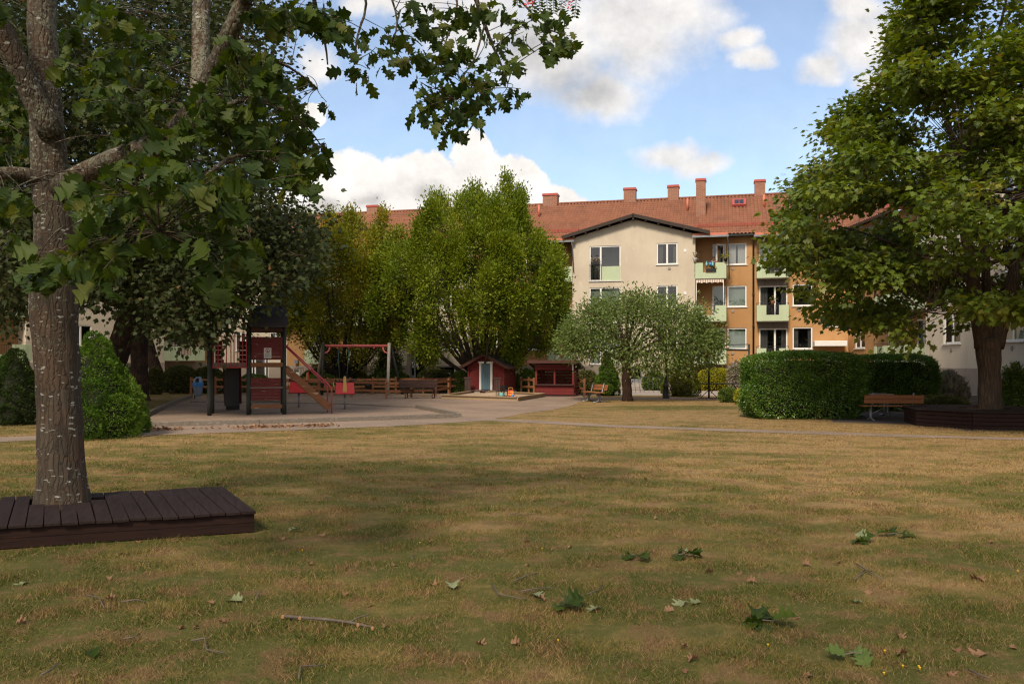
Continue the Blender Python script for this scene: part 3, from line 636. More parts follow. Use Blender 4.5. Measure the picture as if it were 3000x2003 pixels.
def tiled_roof(par, x0, x1, ye, ze, yr, zr, name='roof', tile=0.24, fine=True):
    """pantile slopes: rolled columns, stepped courses; plain slope at the back"""
    L = math.hypot(yr - ye, zr - ze); rows = max(2, int(L / 0.36)); per = 4
    nc = int((x1 - x0) / tile) * per
    xs = np.linspace(x0, x1, nc + 1); ph = (np.arange(nc + 1) % per) * 2 * np.pi / per
    roll = 0.045 * np.sin(ph)
    nv = np.array([0, -(zr - ze), (yr - ye)]) / L
    t = []
    for r in range(rows): t += [(r / rows, 0.055), ((r + 1) / rows - 1e-3, 0.0)]
    V = np.zeros((len(t), nc + 1, 3))
    for i, (a, o) in enumerate(t):
        h = roll + o
        V[i, :, 0] = xs; V[i, :, 1] = ye + (yr - ye) * a + nv[1] * h; V[i, :, 2] = ze + (zr - ze) * a + nv[2] * h
    idx = np.arange(len(t) * (nc + 1)).reshape(len(t), nc + 1)
    Fc = np.stack([idx[:-1, :-1], idx[:-1, 1:], idx[1:, 1:], idx[1:, :-1]], -1).reshape(-1, 4)
    V = V.reshape(-1, 3); b = len(V)
    back = np.array([[x0, yr, zr], [x1, yr, zr], [x1, 2 * yr - ye, ze], [x0, 2 * yr - ye, ze]])
    V = np.vstack([V, back]); Fc = np.vstack([Fc, [[b, b + 1, b + 2, b + 3]]])
    o = link(name, np_mesh(name, V, Fc, MAT['tiles']), par)
    r = MB(); k = int((x1 - x0) / 0.38)
    for i in range(k):
        xa = x0 + i * (x1 - x0) / k; r.tube([(xa, yr, zr + .03), (xa + (x1 - x0) / k + .03, yr, zr + .045)], [0.115, 0.10], 7)
    r.build('ridge_tiles', MAT['tiles'], o); return o
def snow_guard(par, x0, x1, y, z):
    g = MB(); n = int((x1 - x0) / 1.4)
    for k in range(5): g.tube([(x0, y - .06 + 0, z + .06 + k * .045), (x1, y - .06, z + .06 + k * .045)], 0.011, 4)
    for i in range(n + 1):
        xx = x0 + i * (x1 - x0) / n; g.box(xx - .02, xx + .02, y - .09, y + .25, z - .02, z + .26)
    g.build('snow_guard', MAT['red_metal'], par)
def vent_cap(par, x, y, z):
    M = Matrix.Rotation(R(-90), 4, 'X')
    m = MB(); m.lathe([(0.06, -0.02), (0.10, 0.0), (0.10, 0.02), (0.07, 0.03)], 14, (x, y, z), M=Matrix.Rotation(R(90), 4, 'X')); m.build('wall_vent', MAT['slab'], par)

FL = [2.57, 5.26, 7.95]           # window sills of the three storeys
WT = 1.36                         # window height
def plinth(mb, x0, x1, y, z1=1.5, ops=()): facade(mb, x0, x1, y - .03, -0.3, z1, ops); mb.mi = 0; mb.quad((x0, y - .03, z1), (x1, y - .03, z1), (x1, y, z1), (x0, y, z1))

# ---------------- the long block facing the lawn
PM = Plane(0, 56.7, -math.atan(0.25))
bm_ = thing('apartment_building', 'long three storey beige and ochre apartment block with red tiled roof, facing the lawn', 'building', (PM.o[0], PM.o[1], 0), PM.a)
X = PM.x
RY = 1.2                          # the ochre stretches stand this far behind the beige bays
EAVE = 9.72
wb, wo_, pl = MB(), MB(), MB()
def shift(o, dy=0.0): return o
wins = []                         # (x0, x1, z0, z1, y, splits, back, door, name)
def addw(l, u0, u1, z0, z1, y, splits=(), back='room', door=0.0, name='window', sill=True, fmat='white'):
    x0 = X(u0, y); x1 = X(u1, y); l.append((x0, x1, z0, z1)); wins.append((x0, x1, z0, z1, y, splits, back, sill, door, name, fmat))
# gable bay
xa, xb = X(1677), X(2037)
ops = []; pops = []
for k, z in enumerate(FL):
    addw(ops, 1727, 1818, z - 0.95, z + WT - .05, 0, (0.36,), ['blind', 'blind', 'room'][k], door=0.0, name='window')
    addw(ops, 1924, 1985, z, z + WT, 0, (0.5,), ['room', 'room', 'drape'][k])
addw(pops, 1838, 1880, 0.42, 1.5, 0, (), 'room', 0.25, 'entrance_door', False, 'metal_grey'); 
facade(wb, xa, xb, 0, 1.5, EAVE + .1, ops); plinth(pl, xa, xb, 0, 1.5, pops)
xpk = X(1857); zpk = 11.02
wb.add([(xa, 0, EAVE + .1), (xb, 0, EAVE + .1), (xpk, 0, zpk - .12)], [(0, 1, 2)])
flank(wb, xa, 0, RY + .3, 0, EAVE + .1); flank(wb, xb, 0, RY + .3, 0, EAVE + .1)
# ochre stretch right of the bay, then the stretch beyond the downpipe
xc, xd, xe = xb, X(2207, RY), X(2494, RY)
ops = []; 
for k, z in enumerate(FL):
    addw(ops, 2087, 2127, z - 0.85, z + WT, RY, (), ['room', 'blind', 'room'][k] if k < 2 else 'room', 0.5, 'balcony_door', False)
    addw(ops, 2131, 2187, z, z + WT, RY, (), ['blind', 'blind', 'curtain'][k])
    addw(ops, 2224, 2307, z - 0.85, z + WT - .06, RY, (0.56,), ['drape', 'drape', 'curtain'][k], 0.0, 'balcony_door', False)
    addw(ops, 2322, 2380, z, z + WT, RY, (), ['drape', 'room', 'room'][k])
for z in (3.95, 6.64): addw(ops, 2412, 2456, z, z + 1.1, RY, (), 'room')
pops = []; addw(pops, 2413, 2466, 0.25, 2.35, RY, (0.72,), 'room', 0.2, 'entrance_door', False, 'white')
opsz = ops + pops
facade(wo_, xc, xe, RY, 1.5, EAVE + .1, opsz); plinth(pl, xc, xe, RY, 1.5, pops)
# left of the bay: ochre, then the beige entrance bay, ochre with balconies, and the far beige stretch
xl1, xl2, xl3, xl4 = X(1377), X(1076), X(841, RY), X(598, RY)
ops = []
for k, z in enumerate(FL):
    addw(ops, 1608, 1640, z - 0.85, z + WT, RY, (), 'room', 0.5, 'balcony_door', False)
    addw(ops, 1540, 1600, z, z + WT, RY, (), ['drape', 'curtain', 'room'][k])
    addw(ops, 1430, 1480, z, z + WT, RY, (0.5,), ['room', 'drape', 'room'][k])
pops = []; addw(pops, 1556, 1600, 0.75, 1.35, RY, (), 'room', sill=False)
facade(wo_, xl1, xa, RY, 1.5, EAVE + .1, ops); plinth(pl, xl1, xa, RY, 1.5, pops)
ops = []; pops = []
for k, z in enumerate(FL):
    addw(ops, 1296, 1344, z, z + WT, 0, (0.5,), ['room', 'drape', 'room'][k]); addw(ops, 1110, 1160, z, z + WT, 0, (0.5,), ['drape', 'room', 'room'][k])
addw(ops, 1203, 1247, 0.55, 2.75, 0, (0.27,), 'room', 0.3, 'entrance_door', False, 'metal_grey'); pops.append(ops[-1])
addw(pops, 1284, 1334, 0.95, 1.46, 0, (), 'room', sill=False); addw(pops, 1118, 1162, 0.85, 1.46, 0, (), 'room', sill=False)
for z in (4.2, 6.9): addw(ops, 1206, 1244, z, z + 1.1, 0, (), 'room')
facade(wb, xl2, xl1, 0, 1.5, EAVE + .1, ops); plinth(pl, xl2, xl1, 0, 1.5, pops)
flank(wb, xl1, 0, RY, 0, EAVE); flank(wb, xl2, 0, RY, 0, EAVE)
ops = []
for k, z in enumerate(FL):
    addw(ops, 905, 940, z - .85, z + WT, RY, (), 'curtain', 0.5, 'balcony_door', False); addw(ops, 945, 985, z, z + WT, RY, (), 'drape')
    addw(ops, 1005, 1062, z - .85, z + WT, RY, (0.5,), 'room', 0.0, 'balcony_door', False)
pops = []; addw(pops, 858, 877, 0.1, 1.25, RY, (), 'blind', 0.9, 'cellar_door', False); addw(pops, 1020, 1045, .8, 1.3, RY, (), 'room', sill=False)
facade(wo_, xl3, xl2, RY, 1.5, EAVE + .1, ops); plinth(pl, xl3, xl2, RY, 1.5, pops)
ops = []
for k, z in enumerate(FL):
    addw(ops, 690, 720, z, z + WT, RY, (0.5,), 'drape')
    addw(ops, 790, 826, z, z + WT, RY, (0.5,), 'room')
pops = []; addw(ops, 737, 787, 0.45, 2.3, RY, (0.2, 0.8), 'room', 0.25, 'entrance_door', False, 'white'); pops.append(ops[-1])
facade(wb, xl4, xl3, RY, 1.5, EAVE + .1, ops); plinth(pl, xl4, xl3, RY, 1.5, pops)
# ends and back
DEPTH = 11.4
flank(wo_, xe, RY, DEPTH, 0, EAVE); flank(wb, xl4, RY, DEPTH, 0, EAVE); wb.mi = 0
wb.quad((xl4, DEPTH, 0), (xe, DEPTH, 0), (xe, DEPTH, EAVE), (xl4, DEPTH, EAVE))
wb.build('wall', [MAT['beige'], MAT['room']], bm_)['label'] = 'beige rendered wall'
wo_.build('wall', [MAT['ochre'], MAT['room']], bm_)['label'] = 'ochre rendered wall'
pl.build('plinth', [MAT['plinth'], MAT['room']], bm_)
for (x0, x1, z0, z1, y, sp, bk, si, dr, nm, fm) in wins: window(bm_, x0, x1, z0, z1, y, sp, bk, si, dr, nm, fm)
# sheet panels and little railings of the French windows
for k, z in enumerate(FL):
    x0, x1 = X(1727), X(1818); xm_ = x0 + .40 * (x1 - x0); p = MB(); p.box(xm_, x1 - .02, .012, .034, z - .93, z - .02)
    for i in range(14): xx = xm_ + (i + .5) * (x1 - .02 - xm_) / 14; p.box(xx - .008, xx + .008, .004, .012, z - .93, z - .02)
    p.build('window_panel', MAT['green_panel'], bm_)
    r = MB()
    for i in range(9): xx = x0 + .04 + i * (xm_ - x0 - .08) / 8; r.box(xx - .009, xx + .009, -.05, -.034, z - .97, z + .12)
    r.box(x0, xm_, -.055, -.03, z + .12, z + .145); r.box(x0, xm_, -.055, -.03, z - 1.0, z - .97); r.build('railing', MAT['rail'], bm_)
    for u in (2147,): vent_cap(bm_, X(u, RY), RY, z - .27)
    vent_cap(bm_, X(1961), 0, z - .27); vent_cap(bm_, X(2341, RY), RY, z - .27)
    for (u) in (2007,): MB().box(X(u) - .08, X(u) + .08, -.03, 0, z + .75, z + .92).build('wall_vent', MAT['white'], bm_)
# balconies
BB = [1.68, 4.37, 7.06]
for k, zb in enumerate(BB):
    balcony(bm_, X(2034), X(2128), 0.0, RY, zb)
    balcony(bm_, X(2217, .5), X(2311, .5), 0.5, RY, zb, gap=(.30, .70))
    balcony(bm_, X(1604), X(1676), 0.0, RY, zb)
    balcony(bm_, X(892, .2), X(1073, .2), 0.2, RY, zb, gap=(.40, .62), white=(k == 1), bars=14)
    MB().box(X(2221, RY) , X(2309, RY), RY - .03, RY - .004, FL[k] + WT - .05, FL[k] + 1.80).build('lamella_panel', MAT['lamella'], bm_)
# roof
xr0, xr1 = xl4 - 0.2, xe + 3.0
YE, YR, ZR = RY - 0.45, 6.3, 13.25
SL = (ZR - EAVE) / (YR - YE)
roof = tiled_roof(bm_, xr0, xr1, YE, EAVE + .12, YR, ZR)
def zroof(y): return EAVE + .12 + (y - YE) * SL
g = MB(); g.box(xr0, xr1, YE - .13, YE + .02, EAVE - .02, EAVE + .10); g.box(xr0, xr1, YE + .02, RY, EAVE - .02, EAVE + .05); g.build('gutter', MAT['pipe'], roof)
snow_guard(roof, X(2040, RY), X(2420, RY), YE + .95, zroof(YE + .95)); snow_guard(roof, xr0, X(1690, RY), YE + .95, zroof(YE + .95))
for (u0, u1, vt, vb, y) in ((1590, 1632, 568, 602, YR - .3), (1827, 1862, 551, 588, YR - .3), (1956, 1988, 543, 580, YR - .3), (2211, 2242, 527, 564, YR - .3), (1267, 1306, 588, 622, YR - .3),
                            (1074, 1105, 602, 632, YR - .3), (2039, 2067, 524, 617, 3.4)):
    x0, zt = PM.at(u0, vt, y); x1 = PM.x(u1, y); chimney(roof, x0, x1, y, zroof(min(y, YR)) - .4, zt)
for (u, v) in ((1579, 632), (2014, 620), (2238, 583)):
    x, z = PM.at(u, v, 4.4); MB().tube([(x, 4.4, zroof(4.4) - .1), (x, 4.4, zroof(4.4) + .75)], .075, 10).build('vent_pipe', MAT['salmon_metal'], roof)
x, z = PM.at(2165, 580, 5.0); sk = MB(); M4 = Matrix.Translation((x, 4.9, zroof(4.9))) @ Matrix.Rotation(math.atan(SL), 4, 'X')
sk.box(-.45, .45, -.5, .5, 0, .16, M4); s_ = sk.build('roof_light', MAT['red_metal'], roof); p = MB(); p.box(-.3, -.02, -.36, .36, .162, .17, M4); p.box(.02, .3, -.36, .36, .162, .17, M4); p.build('pane', MAT['glass'], s_)
MB().lathe([(.5, 0), (.52, .25), (.3, .4), (.05, .46)], 16, (X(1800, YR + .8), YR + .8, zroof(YR) - .55)).build('roof_fan', MAT['metal_grey'], roof)
# gable roof over the bay
gx0, gx1 = X(1650), X(2080); yo = -0.45; gr = MB(); yb_ = 3.2
for xs_ in (gx0, gx1):
    z0_ = EAVE + .10
    a = Vector((xs_, yo, z0_)); b = Vector((xpk, yo, zpk + .06)); c = Vector((xpk, yb_, zpk + .06)); d = Vector((xs_, yb_ - 2.2, z0_))
    up = Vector((0, 0, .10)); gr.add([a, b, c, d, a + up, b + up, c + up, d + up], [(0, 1, 2, 3), (4, 5, 6, 7), (0, 1, 5, 4), (0, 3, 7, 4), (1, 2, 6, 5), (2, 3, 7, 6)])
gro = gr.build('gable_roof', MAT['tiles'], bm_)
bb = MB()
for xs_ in (gx0, gx1):
    bb.beam((xs_, yo - .03, EAVE + .10), (xpk + (.05 if xs_ < xpk else -.05), yo - .03, zpk + .08), .05, .21)
    for i in range(1, 6):
        f = i / 6; xx = xs_ + (xpk - xs_) * f; zz = EAVE + .02 + (zpk - EAVE) * f
        if xa < xx < xb: bb.box(xx - .06, xx + .06, yo, 0.0, zz - .13, zz + .0)
bb.box(xpk - .06, xpk + .06, yo, 0, zpk - .2, zpk - .07)
bb.build('bargeboard', MAT['bargeboard'], gro)
# little lean-to roofs over the top balconies
for (u0, u1) in ((2030, 2132), (1598, 1682), (2212, 2318)):
    y0 = -.25 if u0 != 2212 else .25
    x0, x1 = X(u0), X(u1); c = MB(); c.add([(x0, y0, 9.66), (x1, y0, 9.66), (x1, RY + .5, 9.80), (x0, RY + .5, 9.80), (x0, y0, 9.82), (x1, y0, 9.82), (x1, RY + .5, 9.97), (x0, RY + .5, 9.97)],
        [(0, 1, 2, 3), (4, 5, 6, 7), (0, 1, 5, 4), (1, 2, 6, 5), (0, 3, 7, 4)])
    co = c.build('balcony_roof', MAT['salmon_metal'], bm_); MB().box(x0 - .05, x1 + .05, y0 - .12, y0, 9.54, 9.66).build('gutter', MAT['metal_grey'], co)
    if u0 == 2030: MB().tube([(x1 - .02, y0 - .1, 9.55), (x1 + .02, y0 + .3, 9.3), (x1 + .1, .25, 6.95)], .035, 8).build('rain_pipe', MAT['metal_grey'], co)
    if u0 == 1598: MB().tube([(x1 - .1, y0 - .1, 9.55), (x1 - .1, -.08, 9.2), (x1 - .02, -.08, 7.6)], .035, 8).build('rain_pipe', MAT['metal_grey'], co)
dp = MB(); xx = xd; dp.tube([(xx, YE - .06, EAVE), (xx, YE + .05, EAVE - .25), (xx, RY - .10, EAVE - .7), (xx, RY - .10, 0.2)], .06, 10)
for z in (2, 4, 6, 8): dp.tube([(xx, RY - .10, z), (xx, RY - .10, z + .08)], .078, 10)
dp.build('downpipe', MAT['pipe'], bm_)
MB().tube([(X(1527, RY), RY - .08, EAVE), (X(1527, RY), RY - .08, .2)], .055, 8).build('downpipe', MAT['pipe'], bm_)
# awning strip under the second balcony, with its two posts
aw = MB(); x0, x1 = X(2040), X(2118); N = 40
vs = []
for i in range(N + 1):
    xx = x0 + (x1 - x0) * i / N; vs += [(xx, .06, 6.93), (xx, -.10, 6.70 + .05 * abs(math.sin(i / N * math.pi * 5)))]
aw.add(vs, [(2 * i, 2 * i + 2, 2 * i + 3, 2 * i + 1) for i in range(N)])
m, nt, b = newmat('striped_awning'); sx_ = nt.nodes.new('ShaderNodeSeparateXYZ'); nt.links.new(objco(nt), sx_.inputs[0])
nt.links.new(mixc(nt, mth(nt, 'GREATER_THAN', mth(nt, 'FRACT', mth(nt, 'MULTIPLY', sx_.outputs[0], 7.0)), .5), (.55, .46, .38), (.26, .19, .15)), b.inputs['Base Color'])
awo = aw.build('awning', m, bm_); ap = MB(); ap.tube([(x0, .03, 6.9), (x0, .03, 4.5)], .022, 6); ap.tube([(x1 + .03, .03, 6.9), (x1 + .03, .03, 4.5)], .022, 6); ap.build('awning_post', MAT['white'], awo)
# entrance canopy and steps
x0, x1 = X(2386), X(2482); MB().box(x0, x1, -.1, RY, 2.72, 3.04).build('entrance_canopy', MAT['white'], bm_, .02)
MB().box(X(2405), X(2474), .3, RY - .03, -.1, .22).build('step', MAT['kerb'], bm_)
st = MB(); st.box(X(1828, -.9), X(1892, -.9), -1.3, -.031, -.1, .22); st.box(X(1834, -.5), X(1886, -.5), -.9, -.031, .22, .40); st.build('step', MAT['kerb'], bm_)
st = MB(); st.box(X(1192, -.9), X(1256, -.9), -1.4, -.031, -.1, .25); st.box(X(1196, -.5), X(1252, -.5), -1.0, -.031, .25, .50); st.build('step', MAT['kerb'], bm_)
dfr = MB(); dfr.box(X(1193), X(1203), -.05, 0, .5, 2.95); dfr.box(X(1247), X(1257), -.05, 0, .5, 2.95); dfr.build('door_surround', MAT['plinth'], bm_)
lm = MB(); lm.box(X(866, RY), X(876, RY), RY - .22, RY, 1.62, 1.9); lm.build('wall_lamp', MAT['metal_grey'], bm_)
sr = MB()
for i in range(6): sr.tube([(X(884, RY) + i * .12, .3, .1), (X(884, RY) + i * .12, .3, 1.35)], .014, 5)
sr.tube([(X(884, RY), .3, 1.35), (X(884, RY) + .6, .3, 1.35)], .02, 6); sr.build('stair_railing', MAT['rail'], bm_)
# open casement of the top balcony door
od = MB(); hx = X(2124, RY); M5 = Matrix.Translation((hx - .06, RY - .02, 7.14)) @ Matrix.Rotation(R(52), 4, 'Z')
w_, h_ = .78, 2.1
for q in ((-w_, -w_ + .09, 0, h_), (-.09, 0, 0, h_), (-w_, 0, 0, .55), (-w_, 0, h_ - .09, h_)): od.box(q[0], q[1], -.03, .03, q[2], q[3], M5)
odo = od.build('open_door_leaf', MAT['white'], bm_); MB().box(-w_ + .09, -.09, -.004, .004, .55, h_ - .09, M5).build('pane', MAT['glass'], odo)

# ---------------- wing on the right running towards the viewer
PR = Plane(20.75, 51.6, R(-91.0))
br_ = thing('apartment_building', 'right hand apartment wing with ochre recess and beige bay behind the big maple', 'building', (PR.o[0], PR.o[1], 0), PR.a)
wins = []
def addr(l, x0, x1, z0, z1, y, splits=(), back='room', door=0.0, name='window', sill=True):
    l.append((x0, x1, z0, z1)); wins.append((x0, x1, z0, z1, y, splits, back, sill, door, name, 'white'))
wb, wo_, pl = MB(), MB(), MB()
XB = PR.x(2712, -1.2); XE = XB + 12.5; XF = XE + 9
ops = []
for k, z in enumerate(FL):
    x = PR.x(2505); addr(ops, x, x + 1.5, z, z + WT, 0, (0.5,), ['drape', 'room', 'curtain'][k])
    x = PR.x(2600); addr(ops, x, x + .8, z - .85, z + WT, 0, (), 'drape', .5, 'balcony_door', False)
    addr(ops, XB - 3.6, XB - 1.9, z - .85, z + WT, 0, (.45,), 'blind', 0., 'balcony_door', False)
facade(wo_, -1.5, XB, 0, 1.5, EAVE + .1, ops); plinth(pl, -1.5, XB, 0)
ops = []
for k, z in enumerate(FL):
    for q in (1.7, 6.4, 10.2): addr(ops, XB + q, XB + q + 1.5, z, z + WT, -1.2, (.5,), ['blind', 'room', 'drape'][(k + int(q)) % 3])
pops = []; addr(pops, XB + 8.3, XB + 9.1, .5, 1.4, -1.2, (), 'room')
facade(wb, XB, XE, -1.2, 1.5, EAVE + .1, ops); plinth(pl, XB, XE, -1.2, 1.5, pops)
wb.add([(XB, -1.2, EAVE + .1), (XE, -1.2, EAVE + .1), ((XB + XE) / 2, -1.2, 11.6)], [(0, 1, 2)])
flank(wb, XB, -1.2, .2, 0, EAVE + .1); flank(wb, XE, -1.2, .2, 0, EAVE + .1)
ops = []
for k, z in enumerate(FL): addr(ops, XE + 1.5, XE + 2.9, z, z + WT, 0, (.5,), 'room'); addr(ops, XE + 5, XE + 6.4, z, z + WT, 0, (.5,), 'drape')
facade(wo_, XE, XF, 0, 1.5, EAVE + .1, ops); plinth(pl, XE, XF, 0)
flank(wo_, XF, 0, 10, 0, EAVE); wb.quad((-1.5, 10, 0), (XF, 10, 0), (XF, 10, EAVE), (-1.5, 10, EAVE))
wb.build('wall', [MAT['beige'], MAT['room']], br_)['label'] = 'beige rendered wall'
wo_.build('wall', [MAT['ochre'], MAT['room']], br_)['label'] = 'ochre rendered wall'
pl.build('plinth', [MAT['plinth'], MAT['room']], br_)
for w_ in wins: window(br_, *w_)
for k, zb in enumerate(BB):
    balcony(br_, XB - 4.0, XB - .03, -1.2, 0, zb, gap=(.12, .42))
    balcony(br_, PR.x(2560, -1.0), XB - 4.6, -1.0, 0, zb, gap=(.2, .6))
for q in (XB + 2.4, XB + 7.1): vent_cap(br_, q, -1.2, 2.3)
roof2 = tiled_roof(br_, -4, XF + .3, -.5, EAVE + .12, 5.0, 13.2)
MB().box(-3.5, XF + .3, -.64, -.48, EAVE - .02, EAVE + .1).build('gutter', MAT['pipe'], roof2)
gr = MB()
xm2 = (XB + XE) / 2
for xs_ in (XB - .5, XE + .5):
    a = Vector((xs_, -1.7, EAVE + .08)); b = Vector((xm2, -1.7, 11.72)); c = Vector((xm2, 2.6, 11.72)); d = Vector((xs_, .0, EAVE + .08)); up = Vector((0, 0, .1))
    gr.add([a, b, c, d, a + up, b + up, c + up, d + up], [(0, 1, 2, 3), (4, 5, 6, 7), (0, 1, 5, 4), (0, 3, 7, 4), (1, 2, 6, 5), (2, 3, 7, 6)])
gro = gr.build('gable_roof', MAT['tiles'], br_)
bb = MB(); bb.beam((XB - .5, -1.73, EAVE + .08), (xm2, -1.73, 11.74), .05, .27); bb.beam((XE + .5, -1.73, EAVE + .08), (xm2, -1.73, 11.74), .05, .27); bb.build('bargeboard', MAT['bargeboard'], gro)
for q in (3.5, 8.5, 15, 21): chimney(roof2, q, q + .9, 4.7, 12.6, 14.3)
MB().box(XB - 4.2, XB + .1, -1.5, .3, 9.62, 9.82).build('balcony_roof', MAT['salmon_metal'], br_)
st = MB(); st.box(XB + 3.6, XB + 5.6, -2.6, -1.24, -.1, .2); st.box(XB + 3.8, XB + 5.4, -2.1, -1.24, .2, .42); st.build('step', MAT['kerb'], br_)

# ---------------- sunlit wing on the left
PL = Plane(-22.3, 62.2, R(50.6), 0.22)
bl_ = thing('apartment_building', 'left hand apartment wing in sunlight glimpsed between the dark tree trunks', 'building', (PL.o[0], PL.o[1], PL.z0), PL.a)
wins = []; wb, wo_, pl = MB(), MB(), MB()
def addl(l, x0, x1, z0, z1, y, splits=(), back='room', door=0.0, name='window', sill=True):
    l.append((x0, x1, z0, z1)); wins.append((x0, x1, z0, z1, y, splits, back, sill, door, name, 'white'))
x75 = PL.x(76); x480 = PL.x(482); x0w = PL.x(356); xs_ = PL.x(0)
ops = []
for k, z in enumerate(FL): addl(ops, x0w, x0w + 1.6, z, z + WT, 0, (.5,), ['drape', 'room', 'room'][k]); addl(ops, x75 + 2.6, x75 + 4.0, z, z + WT, 0, (.5,), 'room')
facade(wb, x75, x480, 0, 1.5, EAVE + .1, ops); plinth(pl, x75, x480, 0)
flank(wb, x75, 0, 1.2, 0, EAVE); flank(wb, x480, 0, 1.2, 0, EAVE)
ops = []
for k, z in enumerate(FL):
    addl(ops, x75 - 3.3, x75 - 2.5, z - .85, z + WT, 1.2, (), 'blind', .5, 'balcony_door', False); addl(ops, x75 - 5.2, x75 - 3.4, z, z + WT, 1.2, (), 'blind')
facade(wo_, x75 - 9, x75, 1.2, 1.5, EAVE + .1, ops); plinth(pl, x75 - 9, x75, 1.2)
ops = []
for k, z in enumerate(FL):
    addl(ops, x480 + .6, x480 + 1.4, z - .85, z + WT, 1.2, (), 'curtain', .5, 'balcony_door', False); addl(ops, x480 + 1.5, x480 + 2.6, z, z + WT, 1.2, (), 'drape')
facade(wo_, x480, 3.0, 1.2, 1.5, EAVE + .1, ops); plinth(pl, x480, 3.0, 1.2)
facade(wb, x75 - 18, x75 - 9, 0, 1.5, EAVE + .1, ()); plinth(pl, x75 - 18, x75 - 9, 0)
wb.quad((x75 - 18, 11, 0), (3, 11, 0), (3, 11, EAVE), (x75 - 18, 11, EAVE)); flank(wb, x75 - 18, 0, 11, 0, EAVE); flank(wb, 3, 1.2, 11, 0, EAVE)
wb.build('wall', [MAT['beige'], MAT['room']], bl_)['label'] = 'beige rendered wall'
wo_.build('wall', [MAT['ochre'], MAT['room']], bl_)['label'] = 'ochre rendered wall'
pl.build('plinth', [MAT['plinth'], MAT['room']], bl_)
for w_ in wins: window(bl_, *w_)
for k, zb in enumerate(BB):
    balcony(bl_, x75 - 3.7, x75 + .35, 0, 1.2, zb, gap=(.44, .72)); balcony(bl_, x480 - .1, x480 + 3.1, 0, 1.2, zb, gap=(.36, .68), white=(k == 0))
roof3 = tiled_roof(bl_, x75 - 18, 4.0, .7, EAVE + .12, 6.0, 13.2)
MB().box(x75 - 18, 4, .56, .72, EAVE - .02, EAVE + .1).build('gutter', MAT['pipe'], roof3)
MB().box(x0w - 2.2, x0w - 1.2, -.55, 0, 3.05, 3.25).build('entrance_canopy', MAT['white'], bl_)
for q in (-20, -12, -5): chimney(roof3, q, q + .9, 5.6, 12.5, 14.2)

# street, planting bed and kerb at the foot of the long block (laid along the facade)
def along(lst): return [tuple(PM.world(x, y)[:2]) for x, y in lst]
st_ = sheet('street', along([(-32, -9.6), (27, -9.6), (27, -5.2), (-32, -5.2)]), 0.006, MAT['street'])
sheet('planting_bed', along([(-30, -3.2), (26, -3.2), (26, 1.2), (-30, 1.2)]), 0.012, MAT['soil'], .15)
k = MB(); 
for i in range(59):
    x = -32 + i; k.box(x, x + .985, -5.2, -5.06, -.1, .11)
ko = k.build('kerb', MAT['kerb']); ko.location = (PM.o[0], PM.o[1], 0); ko.rotation_euler = (0, 0, PM.a); ko['kind'] = 'structure'
sheet('seating_area', gp([(2440, 1236), (2560, 1240), (2690, 1243), (2840, 1262), (3100, 1262), (3100, 1215), (2760, 1192), (2560, 1192), (2440, 1215)]), 0.0045, MAT['asphalt'], .1)
sheet('side_path', [(17.0, 20), (18.6, 20), (18.6, 44), (17.0, 44)], 0.005, MAT['street'], .06)
# ------------------------------------------------------------------ playground
def rails(name, label, pts, zs, w=.035, h=.12, ph=.92, posts=True, off=.06):
    t = thing(name, label, 'fence', (pts[0][0], pts[0][1], 0)); o = Vector(t.location)
    for i, p in enumerate(pts):
        a = Vector((p[0], p[1], 0)) - o
        MB().cbox((a.x, a.y, ph / 2 + random.uniform(-.02, .02)), (.10, .10, ph + .04), random.uniform(-.05, .05)).build('post', MAT['fence'], t, .008)
    for i in range(len(pts) - 1):
        a = Vector((pts[i][0], pts[i][1], 0)) - o; b = Vector((pts[i + 1][0], pts[i + 1][1], 0)) - o; d = (b - a).normalized(); n = Vector((d.y, -d.x, 0))
        for z in zs: MB().beam(a + n * off + d * .003 + Vector((0, 0, z + random.uniform(-.012, .012))), b + n * off - d * .003 + Vector((0, 0, z + random.uniform(-.012, .012))), w, h).build('rail', MAT['fence'], t, .005)
    return t
outer = gp([(560, 1155), (632, 1155), (705, 1155), (765, 1155), (830, 1155), (895, 1155), (960, 1155), (1025, 1155), (1092, 1154.5), (1160, 1154), (1240, 1153), (1318, 1152.5), (1356, 1152)])
rails('wooden_fence', 'long brown two rail wooden fence along the back of the playground', outer, (.80, .42))
rails('wooden_fence', 'short brown fence piece between playhouse and kiosk', gp([(1527, 1153.5), (1549, 1155), (1564, 1156)]), (.80, .42))
rails('wooden_fence', 'short brown fence end right of the kiosk', gp([(1693, 1157), (1712, 1163.5)]), (.80, .42))
inner = gp([(800, 1158), (934, 1160), (1030, 1163), (1132, 1167), (1205, 1166), (1276, 1162), (1314, 1156)])
rails('wooden_fence', 'shorter brown wooden fence in front of the swings', inner, (.74, .36), ph=.88)

